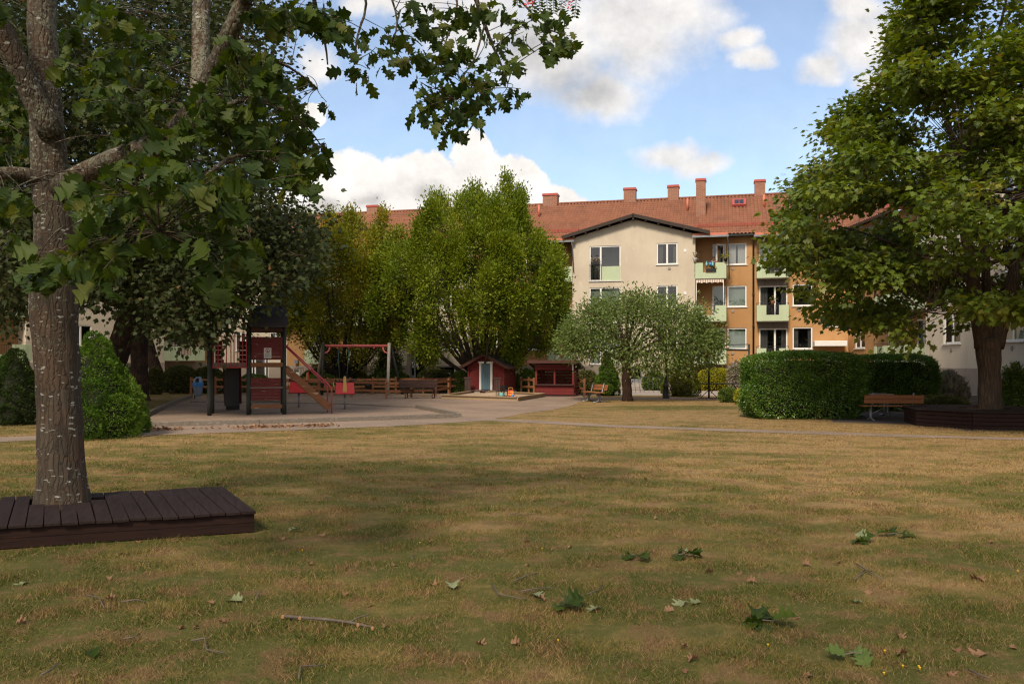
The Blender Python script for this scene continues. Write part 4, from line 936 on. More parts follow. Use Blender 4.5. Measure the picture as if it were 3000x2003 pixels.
# climbing tower with slide and stairs
TY = 28.6; ts = F / TY
def TX(u, Y=TY): return (u - CX) / F * Y
def TZ(v, Y=TY): return EYE - (v - VH) / F * Y
tw = thing('play_tower', 'dark red wooden climbing tower with brown roof, slide, railing and smoke free sign', 'play tower', (TX(728), TY, 0), R(17.2)); ox = TX(728)
L = lambda u, Y=TY: (TX(u, TY) - ox) / 1.047
def post(u, y, top): 
    p = MB(); p.tube([(L(u), y, 0), (L(u), y, .5), (L(u), y, top)], [.075, .072, .07], 10); p.build('post', MAT['post_green'], tw)
for u, y, tp in ((615, 0, 2.75), (728, 0, 3.05), (834, 0, 3.05), (619, 1.15, 2.75), (731, 1.15, 3.05), (833, 1.15, 3.05)): post(u, y, tp)
def planks(x0, x1, y, z0, z1, n, thick=.03):
    m = MB(); h = (z1 - z0) / n
    for i in range(n): m.box(x0, x1, y + random.uniform(0, .006), y + thick, z0 + i * h + .004, z0 + (i + 1) * h - .004)
    return m
up = planks(L(737), L(831), -.02, TZ(1054), TZ(986), 7); up.box(L(737), L(741), -.035, -.022, TZ(1054), TZ(986)); up.box(L(824), L(831), -.035, -.022, TZ(1054), TZ(986))
upo = up.build('wall_panel', MAT['worn_red'], tw)
lo = planks(L(735), L(822), -.02, TZ(1173), TZ(1107), 7); lo.box(L(817), L(823), -.035, -.022, TZ(1173), TZ(1107)); lo.build('wall_panel', MAT['worn_red'], tw)
MB().box(L(733), L(830), -.055, -.04, TZ(1137), TZ(1134)).build('rail', MAT['timber_grey'], tw)
for z0, z1 in ((1.86, 2.6),): 
    planks(L(737), L(831), 1.13, z0, z1, 7).build('wall_panel', MAT['worn_red'], tw)
planks(L(628), L(650), 1.10, 1.70, 2.5, 5).build('wall_panel', MAT['worn_red'], tw); planks(L(700), L(727), 1.10, 1.70, 2.5, 5).build('wall_panel', MAT['worn_red'], tw)
fl = MB()
for i in range(8): fl.box(L(616), L(834), .02 + i * .14, .15 + i * .14, 1.60, 1.645)
fl.build('platform', MAT['stringer'], tw)
MB().box(L(734), L(830), -.07, -.02, TZ(1073), TZ(1062)).build('edge_board', MAT['edge_board'], tw)
MB().box(L(627), L(724), -.02, .02, TZ(1077), TZ(1062)).build('edge_board', MAT['timber_grey'], tw)
bm1 = MB().box(L(733), L(828), -.02, .03, TZ(1196), TZ(1185)); bm1.build('edge_board', MAT['stringer'], tw)
MB().box(L(733), L(828), 1.0, 1.05, TZ(1184), TZ(1178)).build('edge_board', MAT['timber_grey'], tw)
# roof: two slopes with rounded lower corners
rf = MB(); x0, x1 = L(724), L(847); zr, ze = 3.72, 2.93; ym = .6
for s in (-1, 1):
    prof = [(ze, 1.0), (ze + .10, .99), (ze + .3, .82), (ze + .55, .5), (zr, 0.0)]
    vs = []
    for z, f in prof:
        ins = .10 if z == ze else 0.0
        vs += [(x0 + ins + (zr - ze) * 0 + (z - ze) * .10, ym + s * f * 1.0, z), (x1 - ins - (z - ze) * .10, ym + s * f * 1.0, z)]
    rf.add(vs, [(2 * i, 2 * i + 1, 2 * i + 3, 2 * i + 2) for i in range(len(prof) - 1)], True)
for xx, sg in ((x0, 1), (x1, -1)):
    rf.add([(xx + sg * .10, ym - 1, ze), (xx + sg * .01, ym - .99, ze + .1), (xx + sg * .03, ym - .82, ze + .3), (xx + sg * .055, ym - .5, ze + .55), (xx + sg * .08, ym, zr), (xx + sg * .055, ym + .5, ze + .55), (xx + sg * .03, ym + .82, ze + .3), (xx + sg * .01, ym + .99, ze + .1), (xx + sg * .10, ym + 1, ze)], [tuple(range(9))])
rfo = rf.build('roof', MAT['roof_felt'], tw); MB().box(L(735), L(829), -.05, .0, 2.80, 2.92).build('roof_beam', MAT['roof_brown'], rfo); MB().box(L(735), L(829), 1.15, 1.2, 2.80, 2.92).build('roof_beam', MAT['roof_brown'], rfo)
# hooped railing
ul = [626, 640, 651, 664, 677, 686, 697, 711, 722]
rg = MB(); zt, zb_ = TZ(984), TZ(1076)
for a, b in ((0, 1), (3, 4), (5, 6), (7, 8)):
    xa_, xb_ = L(ul[a]) , L(ul[b]); w2 = (xb_ - xa_) / 2; pts = [(xa_, -.08, zb_), (xa_, -.08, zt)] + [(xa_ + w2 - w2 * math.cos(t), -.08, zt + w2 * .9 * math.sin(t)) for t in (.5, 1.1, 1.57, 2.0, 2.6)] + [(xb_, -.08, zt), (xb_, -.08, zb_)]
    rg.tube(pts, .016, 8)
rg.tube([(L(651), -.08, zb_), (L(651), -.08, zt)], .016, 8)
rg.tube([(L(624), -.08, zb_), (L(725), -.08, zb_)], .02, 8); rg.tube([(L(624), -.08, zt - .02), (L(725), -.08, zt - .02)], .014, 8)
rg.build('railing', MAT['red_tube'], tw)
# slide: dark chute dropping away behind the small platform, red cheeks
sl = MB(); prof = [(1.2, 1.66), (1.5, 1.62), (2.3, 1.0), (3.1, .42), (3.5, .27), (3.8, .25)]
xs0, xs1 = L(651, TY + 1.2), L(704, TY + 1.2)
for i in range(len(prof) - 1):
    (ya, za), (yb, zb2) = prof[i], prof[i + 1]; sl.add([(xs0, ya, za), (xs1, ya, za), (xs1, yb, zb2), (xs0, yb, zb2), (xs0, ya, za - .03), (xs1, ya, za - .03), (xs1, yb, zb2 - .03), (xs0, yb, zb2 - .03)], [(0, 1, 2, 3), (4, 5, 6, 7), (0, 3, 7, 4), (1, 2, 6, 5)])
slo = sl.build('slide', MAT['slide_dark'], tw)
ck = MB()
for xx in (xs0, xs1):
    for i in range(len(prof) - 1):
        (ya, za), (yb, zb2) = prof[i], prof[i + 1]; ck.add([(xx - .02, ya, za - .06), (xx + .02, ya, za - .06), (xx + .02, ya, za + .2), (xx - .02, ya, za + .2), (xx - .02, yb, zb2 - .06), (xx + .02, yb, zb2 - .06), (xx + .02, yb, zb2 + .2), (xx - .02, yb, zb2 + .2)], [(0, 1, 5, 4), (1, 2, 6, 5), (2, 3, 7, 6), (3, 0, 4, 7)])
ck.build('slide_cheek', MAT['falu'], slo)
MB().box(xs0 + .05, xs1 - .05, 3.2, 3.3, 0, .3).build('slide_leg', MAT['slide_dark'], slo)
pnl = MB().box(L(655), L(700), 1.22, 1.25, .25, 1.55); pnl.build('slide_back', MAT['slide_dark'], slo)
# stairs on the right with two red handrails
for dy, nm in ((-.02, 0), (.75, 1)):
    MB().beam((L(838), dy, 1.56), (L(972, TY), dy, .20), .045, .24).build('stair_stringer', MAT['stringer'], tw, .006)
stp = MB()
for i in range(6): f = (i + .6) / 6; stp.box(L(838) + (L(972) - L(838)) * f - .12, L(838) + (L(972) - L(838)) * f + .08, .01, .72, 1.56 - 1.36 * f - .02, 1.56 - 1.36 * f + .02)
stp.build('stair_tread', MAT['stringer'], tw)
for dy, du in ((-.08, 0), (.80, -6)):
    MB().tube([(L(838), dy, TZ(1010)), (L(969 + du), dy, TZ(1128)), (L(976 + du), dy, TZ(1137)), (L(978 + du), dy, TZ(1150)), (L(978 + du), dy, 0)], .024, 10).build('handrail', MAT['red_tube'], tw)
# the smoke free sign
sg = MB(); xs0, xs1 = L(773.3, TY), L(795.5, TY); z0, z1 = TZ(1049.3), TZ(1018.6); sgm = sg.box(xs0, xs1, -.034, -.0285, z0, z1).build('sign', plain('sign_white', (.55, .55, .52), None, 3, .5), tw)
w = xs1 - xs0; cz = z1 - .27 * (z1 - z0); cxs = (xs0 + xs1) / 2; red = plain('sign_red', (.45, .02, .03), None, 3, .5); ink = plain('sign_ink', (.03, .05, .04), None, 3, .6)
rr = MB(); pts = [(cxs + math.cos(t * math.pi / 12) * w * .27, -.037, cz + math.sin(t * math.pi / 12) * w * .27) for t in range(25)]; rr.tube(pts, .0085, 6, caps=False); rr.beam((cxs - w * .19, -.037, cz + w * .19), (cxs + w * .19, -.037, cz - w * .19), .010, .018); rr.build('prohibition_ring', red, sgm)
fl_ = MB(); fl_.lathe([(.0, -.03), (.016, -.012), (.012, .008), (.0, .03)], 8, (cxs - .008, -.0365, cz - w * .12)); fl_.build('flame_symbol', ink, sgm)
for i, (tx_, sz) in enumerate((('Rökfri', .062), ('lekplats', .062), ('enligt lag', .046))):
    c = bpy.data.curves.new('lettering', 'FONT'); c.body = tx_; c.size = sz; c.align_x = 'CENTER'; c.extrude = .0008; c.materials.append(ink)
    o_ = bpy.data.objects.new('lettering_tmp', c); o = link('lettering', bpy.data.meshes.new_from_object(o_), sgm); bpy.data.objects.remove(o_); o.location = (cxs, -.0362, z0 + .118 - i * .050); o.rotation_euler = (R(90), 0, 0)

# spring riders
def rider(u, v, label, rz, back=True):
    p = G(u, v); t = thing('spring_rider', label, 'spring rider', p, rz, 'red and yellow spring riders')
    MB().tube([(0, 0, 0), (0, 0, .62)], .035, 10).build('leg', MAT['metal_grey'], t)
    b = MB(); b.add([(-.36, -.2, .58), (.36, -.2, .58), (.36, .2, .58), (-.36, .2, .58), (-.32, -.12, 1.02), (.33, -.12, 1.02), (.33, .12, 1.02), (-.32, .12, 1.02)], [(3, 2, 1, 0), (4, 5, 6, 7), (0, 1, 5, 4), (1, 2, 6, 5), (2, 3, 7, 6), (3, 0, 4, 7)]); b.build('body', MAT['bright_red'], t, .01)
    MB().box(-.38, .38, -.21, .21, .555, .58).build('foot_board', MAT['black'], t); MB().box(-.30, .36, -.14, .14, 1.02, 1.05).build('seat', MAT['black'], t, .01)
    n = MB(); n.lathe([(.02, -.02), (.13, -.018), (.14, 0), (.13, .018), (.02, .02)], 16, (-.40, 0, .88), M=Matrix.Rotation(R(78), 4, 'Y')); n.build('nose_disc', MAT['yellow'], t)
    if back:
        MB().box(.30, .345, -.12, .12, 1.05, 1.36).build('backrest', MAT['yellow'], t, .015); MB().box(.345, .375, -.13, .13, 1.05, 1.38).build('back_board', MAT['bright_red'], t, .01)
    else:
        for y in (-.17, .17):
            m = MB(); m.prism([(-.08, .58), (.08, .58), (.045, 1.20), (.03, 1.235), (-.0, 1.245), (-.03, 1.235), (-.045, 1.20)], -.015, .015, Matrix.Translation((0, y, 0)) @ Matrix.Rotation(R(90), 4, 'X')); m.build('side_board', MAT['yellow'], t)
        MB().tube([(0, -.16, 1.15), (0, .16, 1.15)], .015, 8).build('handle', MAT['metal_grey'], t); MB().lathe([(.02, -.02), (.15, -.015), (.16, 0), (.15, .02), (.02, .025)], 14, (.30, 0, 1.09), M=Matrix.Rotation(R(-14), 4, 'Y')).build('seat_pad', MAT['black'], t)
    for y in (-.07, .07): MB().lathe([(.01, -.03), (.04, 0), (.01, .07)], 8, (-.33, y, 1.06)).build('ear', MAT['black'], t)
    return t
rider(875, 1194, 'red spring rider with yellow backrest half hidden behind the tower stairs', R(8), True)
rider(1010, 1199, 'red spring rider with upright yellow side boards right of the tower stairs', R(12), False)

# swings
sw = thing('swing_set', 'faded red swing beam on splayed wooden legs behind the inner fence', 'swing set', G(1045, 1156)); sp = Vector(sw.location); sy = sp.y
def SXx(u): return (u - CX) / F * sy - sp.x
zb_ = EYE - (1013 - VH) / F * sy
MB().tube([(SXx(950), 0, zb_), (SXx(1138), 0, zb_)], .075, 12).build('beam', MAT['rose_tube'], sw)
for u0, u1, y1, mt, r in ((948, 949, -.5, 'post_green', .085), (947, 911, .9, 'timber_grey', .085), (1141, 1141.5, -.7, 'post_white', .085), (1142, 1174, .7, 'post_green', .085)):
    MB().tube([(SXx(u0), .02 if y1 > 0 else -.1, zb_ + .14), (SXx(u1), y1, 0)], r, 12).build('leg', MAT[mt], sw)
for s, u, in ((1, 950), (-1, 1138)):
    x0 = SXx(u); MB().tube([(x0 + s * .30, 0, zb_ - .03), (x0 + s * .27, -.02, zb_ - .22), (x0 + s * .17, -.05, zb_ - .34), (x0 - s * .05, -.12, zb_ - .42)], .045, 10).build('brace', MAT['rose_tube'], sw)
def swing(ua, ub, uc, ud, vs, label, mat_, seat):
    p = Vector(((ua + ub) / 2, 0, 0)); xa_, xb_ = SXx(ua) + sp.x, SXx(ub) + sp.x; cx_ = (xa_ + xb_) / 2; t = thing('swing', label, 'swing', (cx_, sy, 0), 0, 'swings hanging from the red beam')
    zs = EYE - (vs - VH) / F * sy
    for a, b in ((xa_, SXx(uc) + sp.x), (xb_, SXx(ud) + sp.x)): MB().tube([(a - cx_, 0, zb_ - .05), (b - cx_, .0, zs)], .012, 6).build('rope', MAT[mat_], t); MB().lathe([(.03, 0), (.045, .06), (.03, .13)], 8, (a - cx_, 0, zb_ - .17)).build('hanger', MAT['rose_tube'], t)
    xm_ = (SXx(uc) + SXx(ud)) / 2 + sp.x - cx_; s = MB()
    if seat == 'flat': s.box(xm_ - .24, xm_ + .24, -.1, .1, zs - .05, zs)
    else: s.lathe([(.10, zs - .22), (.17, zs - .2), (.2, zs - .05), (.21, zs), (.18, zs), (.16, zs - .12), (.02, zs - .14)], 14, (xm_, 0, 0))
    s.build('seat', MAT['black'], t)
swing(990, 1022, 996, 1014, 1136, 'flat black swing seat hanging on blue green ropes', 'rope', 'flat')
swing(1062, 1096, 1070, 1088, 1126, 'black bucket swing hanging on thin dark chains', 'black', 'bucket')

# bench in front of the fence, seen from its back
def slat_bench(name, label, p, rz, length, seatm, legm, slats_back=3, style='bar'):
    t = thing(name, label, 'bench', p, rz, 'garden benches'); h = length / 2
    s = MB()
    for i in range(4): s.box(-h, h, -.02 - i * .105, .075 - i * .105, .42, .455)
    s.build('seat', seatm, t, .006)
    b = MB(); M_ = Matrix.Translation((0, .14, .47)) @ Matrix.Rotation(R(-14), 4, 'X')
    for i in range(slats_back): b.box(-h, h, -.015, .02, .06 + i * .135, .06 + i * .135 + .12, M_)
    b.build('backrest', seatm, t, .006)
    for sx_ in (-1, 1):
        x = sx_ * (h - .28); l = MB()
        if style == 'loop':
            l.tube([(x, .16, .84), (x, .10, .60), (x, .06, .44), (x, -.05, .405), (x, -.22, .40)], .026, 10)
            l.tube([(x, -.10, .40), (x, -.10, .12), (x, -.14, .045), (x, -.24, .025), (x, -.38, .022)], .028, 10)
            l.tube([(x + .005, -.03, .40), (x + .005, -.03, .12), (x + .005, .02, .045), (x + .005, .12, .025), (x + .005, .24, .022)], .028, 10)
            l.tube([(x, -.06, .18), (x - sx_ * .42, -.06, .40)], .014, 6)
        else:
            l.box(x - .02, x + .02, -.36, -.32, 0, .42); l.box(x - .02, x + .02, .08, .12, 0, .42); l.beam((x, .1, .42), (x, .26, .9), .04, .03); l.box(x - .018, x + .018, -.32, .08, .385, .42); l.box(x - .02, x + .02, -.38, .26, 0, .03)
        l.build('leg', legm, t)
    if style != 'loop': MB().box(-h + .28, h - .28, -.02, .02, .12, .15).build('stretcher', legm, t)
    return t
slat_bench('park_bench', 'dark slatted bench with rusty legs beside the sandbox', G(1228, 1167), R(172), 1.9, MAT['bench_dark'], MAT['roof_brown'], 3, 'bar')
slat_bench('park_bench', 'brown bench on curved steel legs beside the small apple tree', G(1744, 1177), R(-72), 1.75, MAT['bench_wood'], MAT['metal_grey'], 2, 'loop')
slat_bench('park_bench', 'varnished brown bench with its back to the lawn between hedge and planter', G(2612, 1231), R(176), 1.75, MAT['bench_wood'], MAT['metal_grey'], 2, 'loop')
pt = thing('picnic_table', 'brown picnic table mostly hidden by the hedge behind the bench', 'table', G(2548, 1219), R(4))
tp = MB()
for i in range(5): tp.box(-.85, .62, -.38 + i * .155, -.235 + i * .155, .70, .74)
tp.build('tabletop', MAT['bench_top'], pt, .006)
for x in (-.4, .55):
    l = MB(); l.tube([(x, -.1, .7), (x, -.1, .1), (x, -.16, .04), (x, -.42, .022)], .028, 10); l.tube([(x, .1, .7), (x, .1, .1), (x, .16, .04), (x, .42, .022)], .028, 10); l.build('leg', MAT['metal_grey'], pt)
# playhouse
hp = G(1424, 1155); ph = thing('playhouse', 'small red wooden playhouse with faded blue door and white door frame', 'playhouse', hp, R(-20))
W2, DP, HE, HA = 1.02, 1.75, 1.60, 2.10
wl = MB(); nb = 15
for i in range(nb):
    z0 = .25 + i * (HE - .25) / nb; z1 = .25 + (i + 1) * (HE - .25) / nb; o = .012
    for q in ((-W2, W2, 0, .04), (-W2, W2, DP - .04, DP), (-W2, -W2 + .04, .04, DP - .04), (W2 - .04, W2, .04, DP - .04)):
        e = .0 if i % 2 else .004; wl.box(q[0] - e, q[1] + e, q[2] - e, q[3] + e, z0, z1 - .005)
n = 8
for i in range(n):
    z0 = HE + i * (HA - HE) / n; z1 = HE + (i + 1) * (HA - HE) / n - .004; f0 = 1 - i / n; f1 = 1 - (i + 1) / n
    for y0, y1 in ((0, .04), (DP - .04, DP)): wl.add([(-W2 * f0, y0, z0), (W2 * f0, y0, z0), (W2 * f1, y0, z1), (-W2 * f1, y0, z1), (-W2 * f0, y1, z0), (W2 * f0, y1, z0), (W2 * f1, y1, z1), (-W2 * f1, y1, z1)], [(0, 1, 2, 3), (7, 6, 5, 4), (0, 4, 5, 1), (2, 6, 7, 3), (1, 5, 6, 2), (0, 3, 7, 4)])
wl.build('wall', MAT['falu'], ph)
for x in (-W2, W2):
    for y in (0, DP): MB().box(x - .05, x + .05, y - .05, y + .05, .2, HE).build('corner_post', MAT['falu'], ph)
dr = MB()
for i in range(6): dr.box(-.26 + i * .087, -.177 + i * .087, -.035, -.01, .27, 1.66)
dro = dr.build('door', MAT['door_blue'], ph); MB().tube([(-.2, -.07, .92), (-.2, -.04, .92)], .02, 8).build('handle', MAT['metal_grey'], dro)
df = MB(); df.box(-.38, -.265, -.055, -.005, .24, 1.68); df.box(.265, .38, -.055, -.005, .24, 1.68); df.box(-.43, .43, -.062, -.005, 1.68, 1.79); df.build('door_frame', MAT['white'], ph)
ro = MB(); e = .32; ov = .38
for s in (-1, 1):
    a = Vector((s * (W2 + e), -ov, HE - .12)); b = Vector((0, -ov, HA + .06)); c = Vector((0, DP + .2, HA + .06)); d = Vector((s * (W2 + e), DP + .2, HE - .12)); u_ = Vector((0, 0, .05))
    ro.add([a, b, c, d, a + u_, b + u_, c + u_, d + u_], [(0, 1, 2, 3), (4, 5, 6, 7), (0, 1, 5, 4), (0, 3, 7, 4), (1, 2, 6, 5), (2, 3, 7, 6)])
roo = ro.build('roof', MAT['roof_felt'], ph)
bb = MB()
for s in (-1, 1): bb.beam((s * (W2 + e + .02), -ov - .02, HE - .14), (0, -ov - .02, HA + .05), .035, .15); bb.beam((s * (W2 + e + .02), -ov, HE - .15), (s * (W2 + e + .02), DP + .2, HE - .15), .035, .12)
bb.build('bargeboard', MAT['roof_brown'], roo)
po = MB()
for i in range(4): po.box(-W2 - .1, W2 + .1, -.56 + i * .135, -.43 + i * .135, .16, .20)
po.build('porch', MAT['roof_brown'], ph)
for x in (-1.0, .72):
    r_ = MB()
    for i in range(4): r_.box(x - .02 + i * .09, x + .05 + i * .09, -.56, -.535, .20, .86)
    r_.box(x - .06, x + .38, -.59, -.50, .86, .94); r_.build('porch_railing', MAT['bench_dark'], ph)
bk = MB()
for x in (-.95, -.3, .35, .95):
    for y in (-.45, .1, DP - .1): bk.box(x - .16, x + .16, y - .1, y + .1, 0, .16)
bk.box(-W2, W2, .02, DP - .02, .16, .25); bk.build('foundation_block', MAT['kerb'], ph)
# play kiosk
kp = G(1625, 1161); kk = thing('play_kiosk', 'open fronted red wooden play kiosk with counter and sloping roof', 'kiosk', kp, R(-14)); W2 = 1.0; DP = 1.25
for x in (-W2 + .04, W2 - .04):
    MB().box(x - .045, x + .045, -.045, .045, 0, 1.70).build('post', MAT['falu'], kk); MB().box(x - .045, x + .045, DP - .045, DP + .045, 0, 1.42).build('post', MAT['falu'], kk)
MB().box(-.045, .04, -.03, .03, .62, 1.46).build('post', MAT['falu'], kk)
f_ = MB()
for i in range(3): f_.box(-W2, W2, -.075, -.048, .10 + i * .155, .245 + i * .155)
for z in (1.36, 1.50): f_.box(-W2 - .02, W2 + .02, -.075, -.048, z, z + .12)
f_.build('front_board', MAT['falu'], kk)
MB().box(-W2 - .04, W2 + .0, -.22, .12, .585, .625).build('counter', MAT['bench_dark'], kk)
bs = MB()
for i in range(8): bs.box(-W2, W2, DP + .046, DP + .07, .12 + i * .165, .235 + i * .165)
bs.build('back_slat', MAT['falu'], kk)
for x in (-W2 - .022, W2 + .002):
    s_ = MB()
    for i in range(8): s_.box(x, x + .02, 0, DP, .12 + i * .165, .235 + i * .165)
    s_.beam((x + .01, 0, .6), (x + .01, DP * .6, .05), .05, .06); s_.build('side_slat', MAT['falu'], kk)
MB().box(-W2, W2, -.04, .5, .02, .08).build('floor', MAT['bench_dark'], kk)
rk = MB(); rk.add([(-W2 - .3, -.45, 1.80), (W2 + .3, -.45, 1.80), (W2 + .3, DP + .35, 1.38), (-W2 - .3, DP + .35, 1.38)] + [(-W2 - .3, -.45, 1.84), (W2 + .3, -.45, 1.84), (W2 + .3, DP + .35, 1.42), (-W2 - .3, DP + .35, 1.42)], [(0, 1, 2, 3), (4, 5, 6, 7), (0, 1, 5, 4), (1, 2, 6, 5), (2, 3, 7, 6), (3, 0, 4, 7)])
rko = rk.build('roof', MAT['roof_felt'], kk); b_ = MB(); b_.box(-W2 - .32, W2 + .32, -.485, -.452, 1.70, 1.86)
for x in (-W2 - .32, W2 + .302): b_.beam((x + .01, -.452, 1.775), (x + .01, DP + .36, 1.355), .022, .15)
b_.build('fascia', MAT['roof_brown'], rko)
MB().box(W2 - .085, W2 - .01, -.085, -.076, 1.33, 1.68).build('white_plate', MAT['white'], kk)
# sandbox and what lies in it
sb = [G(1295, 1167.5, .0), G(1515, 1175, .0), G(1594, 1162, .0), G(1386, 1154.5, .0)]
sc_ = sum(sb, Vector()) / 4; sx = thing('sandbox', 'low timber framed sandbox in front of the playhouse', 'sandbox', sc_)
fr = MB()
for i in range(4):
    a = sb[i] - sc_; b = sb[(i + 1) % 4] - sc_; d = (b - a).normalized(); fr.beam(a + Vector((0, 0, .08)), b + Vector((0, 0, .08)), .07, .16); fr.beam(a * 1.0 + Vector((0, 0, .18)), b + Vector((0, 0, .18)), .2, .035)
fr.build('frame', MAT['sand_frame'], sx)
bmx = MB(); n = 12; vs = []
for i in range(n + 1):
    for j in range(n + 1):
        u, v = i / n, j / n; p = (sb[0] * (1 - u) + sb[1] * u) * (1 - v) + (sb[3] * (1 - u) + sb[2] * u) * v - sc_; ed = min(u, v, 1 - u, 1 - v); vs.append((p.x, p.y, .08 + (.16 * mnoise.noise(p * 1.1) + .05) * min(1, ed * 5)))
bmx.add(vs, [(i * (n + 1) + j, (i + 1) * (n + 1) + j, (i + 1) * (n + 1) + j + 1, i * (n + 1) + j + 1) for i in range(n) for j in range(n)], True); bmx.build('sand', MAT['sand'], sx)
def chair(p, rz, label):
    t = thing('toy_chair', label, 'chair', p, rz, 'black toy chairs in the sandbox'); MB().box(-.16, .16, -.15, .15, .26, .285).build('seat', MAT['black'], t); MB().box(-.16, .16, .13, .155, .36, .56).build('backrest', MAT['black'], t)
    for x in (-.14, .14):
        for y in (-.13, .14): MB().box(x - .012, x + .012, y - .012, y + .012, 0, .56 if y > 0 else .26).build('leg', MAT['black'], t)
chair(G(1464, 1163, .1), R(-70), 'small black chair standing left in the sandbox'); chair(G(1490, 1162, .1), R(60), 'small black chair beside the striped basket')
t = thing('striped_basket', 'red and yellow striped toy basket in the sandbox', 'basket', G(1496, 1161, .12), R(10)); b = MB()
m, nt, bs_ = newmat('striped_fabric'); sxx = nt.nodes.new('ShaderNodeSeparateXYZ'); nt.links.new(objco(nt), sxx.inputs[0])
nt.links.new(mixc(nt, mth(nt, 'GREATER_THAN', mth(nt, 'FRACT', mth(nt, 'MULTIPLY', sxx.outputs[2], 8)), .5), (.62, .05, .04), (.75, .36, .04)), bs_.inputs['Base Color'])
b.box(-.13, .13, -.1, .1, .02, .30).build('body', m, t, .02); MB().tube([(-.11, 0, .29), (-.08, 0, .42), (.08, 0, .42), (.11, 0, .29)], .01, 6).build('handle', MAT['yellow'], t)
t = thing('watering_can', 'small teal watering can lying by the toy chairs', 'watering can', G(1469, 1162, .12)); MB().lathe([(.08, 0), (.1, .02), (.09, .17), (.06, .19)], 14).build('body', MAT['teal'], t); MB().tube([(.08, 0, .05), (.2, 0, .2)], .018, 8).build('spout', MAT['teal'], t); MB().tube([(-.06, 0, .18), (-.14, 0, .16), (-.1, 0, .05)], .012, 6).build('handle', MAT['teal'], t)
t = thing('toy_spade', 'red toy spade lying on the sand', 'toy', G(1509, 1163, .14)); MB().box(-.09, .06, -.06, .06, 0, .03).build('blade', MAT['bright_red'], t, .01); MB().tube([(.05, 0, .015), (.26, .03, .02)], .012, 6).build('handle', MAT['bright_red'], t)
t = thing('toy_bucket', 'blue toy bucket lying by the red spade', 'toy', G(1502, 1163.5, .14)); MB().lathe([(.05, 0), (.075, .13), (.07, .13), (.05, .02)], 12).build('body', MAT['bag'], t); MB().tube([(-.07, 0, .13), (0, 0, .2), (.07, 0, .13)], .006, 5).build('handle', MAT['white'], t)

# timber edging of the gravel
def edging(label, pts, w=.14, h=.16):
    t = thing('timber_edging', label, 'edging', pts[0])
    for i in range(len(pts) - 1): MB().beam(pts[i] - pts[0] + Vector((0, 0, h / 2 - .02)), pts[i + 1] - pts[0] + Vector((0, 0, h / 2 - .02)), w, h).build('timber', MAT['timber_grey'], t, .015)
edging('long weathered timber edge between gravel and footpath', [G(u, v) for u, v in ((408, 1251), (560, 1247), (760, 1242), (950, 1236), (1150, 1229.5), (1340, 1223))])
edging('slanting timber edge running back from the gravel corner', [G(u, v) for u, v in ((1346, 1221), (1290, 1209), (1222, 1196))])
edging('timber edge along the left grass strip of the playground', [G(u, v) for u, v in ((417, 1226), (470, 1200), (520, 1178), (560, 1164))])
edging('timber line across the gravel behind the spring riders', [G(u, v) for u, v in ((560, 1178), (760, 1180), (1000, 1184), (1222, 1195))], .12, .07)

# litter bin on its post
t = thing('litter_bin', 'grey blue litter bin with blue bag on a post left of the play tower', 'litter bin', G(580, 1168)); MB().tube([(-.18, .05, 0), (-.18, .05, .95)], .03, 8).build('post', MAT['post_green'], t)
MB().lathe([(.15, .12), (.19, .14), (.22, .75), (.22, .80)], 18).build('body', MAT['bin'], t)
bg = MB(); vs = []; n = 24
for z, r in ((.58, .236), (.66, .245), (.74, .25), (.80, .235)):
    for k in range(n): a = 2 * math.pi * k / n; rr_ = r + .012 * math.sin(k * 3.1 + z * 40); vs.append((rr_ * math.cos(a), rr_ * math.sin(a), z - .03 * math.sin(k * 2.3) * (z < .6)))
bg.add(vs, [(i * n + k, i * n + (k + 1) % n, (i + 1) * n + (k + 1) % n, (i + 1) * n + k) for i in range(3) for k in range(n)], True); bg.build('bin_bag', MAT['bag'], t)
ld = MB(); vs = []
for f, z in ((1.0, .80), (.95, .88), (.72, .99), (.45, 1.06)):
    for k in range(n): a = 2 * math.pi * k / n; vs.append((.225 * f * math.cos(a) + .06 * (1 - f), .225 * f * math.sin(a), z))
ld.add(vs, [(i * n + k, i * n + (k + 1) % n, (i + 1) * n + (k + 1) % n, (i + 1) * n + k) for i in range(3) for k in range(n) if not (i in (0, 1) and k in (17, 18, 19))], True); ld.build('lid', MAT['bin'], t)

# lamp post, cycle rack, carpet beating rack
t = thing('street_lamp', 'slim black iron lamp post standing in front of the olive spruce', 'street lamp', G(1951, 1166.5)); MB().lathe([(.17, 0), (.17, .05), (.135, .09), (.125, .55), (.14, .58), (.14, .63), (.075, .68), (.068, 1.75), (.085, 1.77), (.085, 1.84), (.055, 1.88), (.045, 3.3)], 16).build('pole', MAT['lamp_iron'], t)
lt = MB(); lt.lathe([(.05, 3.3), (.16, 3.36), (.20, 3.72), (.05, 3.75)], 12); lto = lt.build('lantern', MAT['white'], t); MB().lathe([(.27, 3.75), (.25, 3.79), (.05, 3.95), (.01, 4.0)], 14).build('cap', MAT['lamp_iron'], lto)
a, b = G(1826, 1153), G(1950, 1153.5); t = thing('cycle_rack', 'low black cycle rack by the street behind the apple tree', 'cycle rack', a); q = b - a
for z in (.92,): MB().tube([Vector((0, 0, z)), q + Vector((0, 0, z))], .028, 8).build('rail', MAT['lamp_iron'], t)
for f in (0, .9): MB().beam(q * f, q * f + Vector((0, 0, .92)), .07, .07).build('post', MAT['lamp_iron'], t)
for i in range(9):
    p = q * ((i + .5) / 9.5); MB().tube([p + Vector((0, 0, .9)), p + Vector((.03, -.02, .4)), p + Vector((.06, -.12, .22)), p + Vector((.02, -.3, .10))], .012, 6).build('hoop', MAT['lamp_iron'], t)
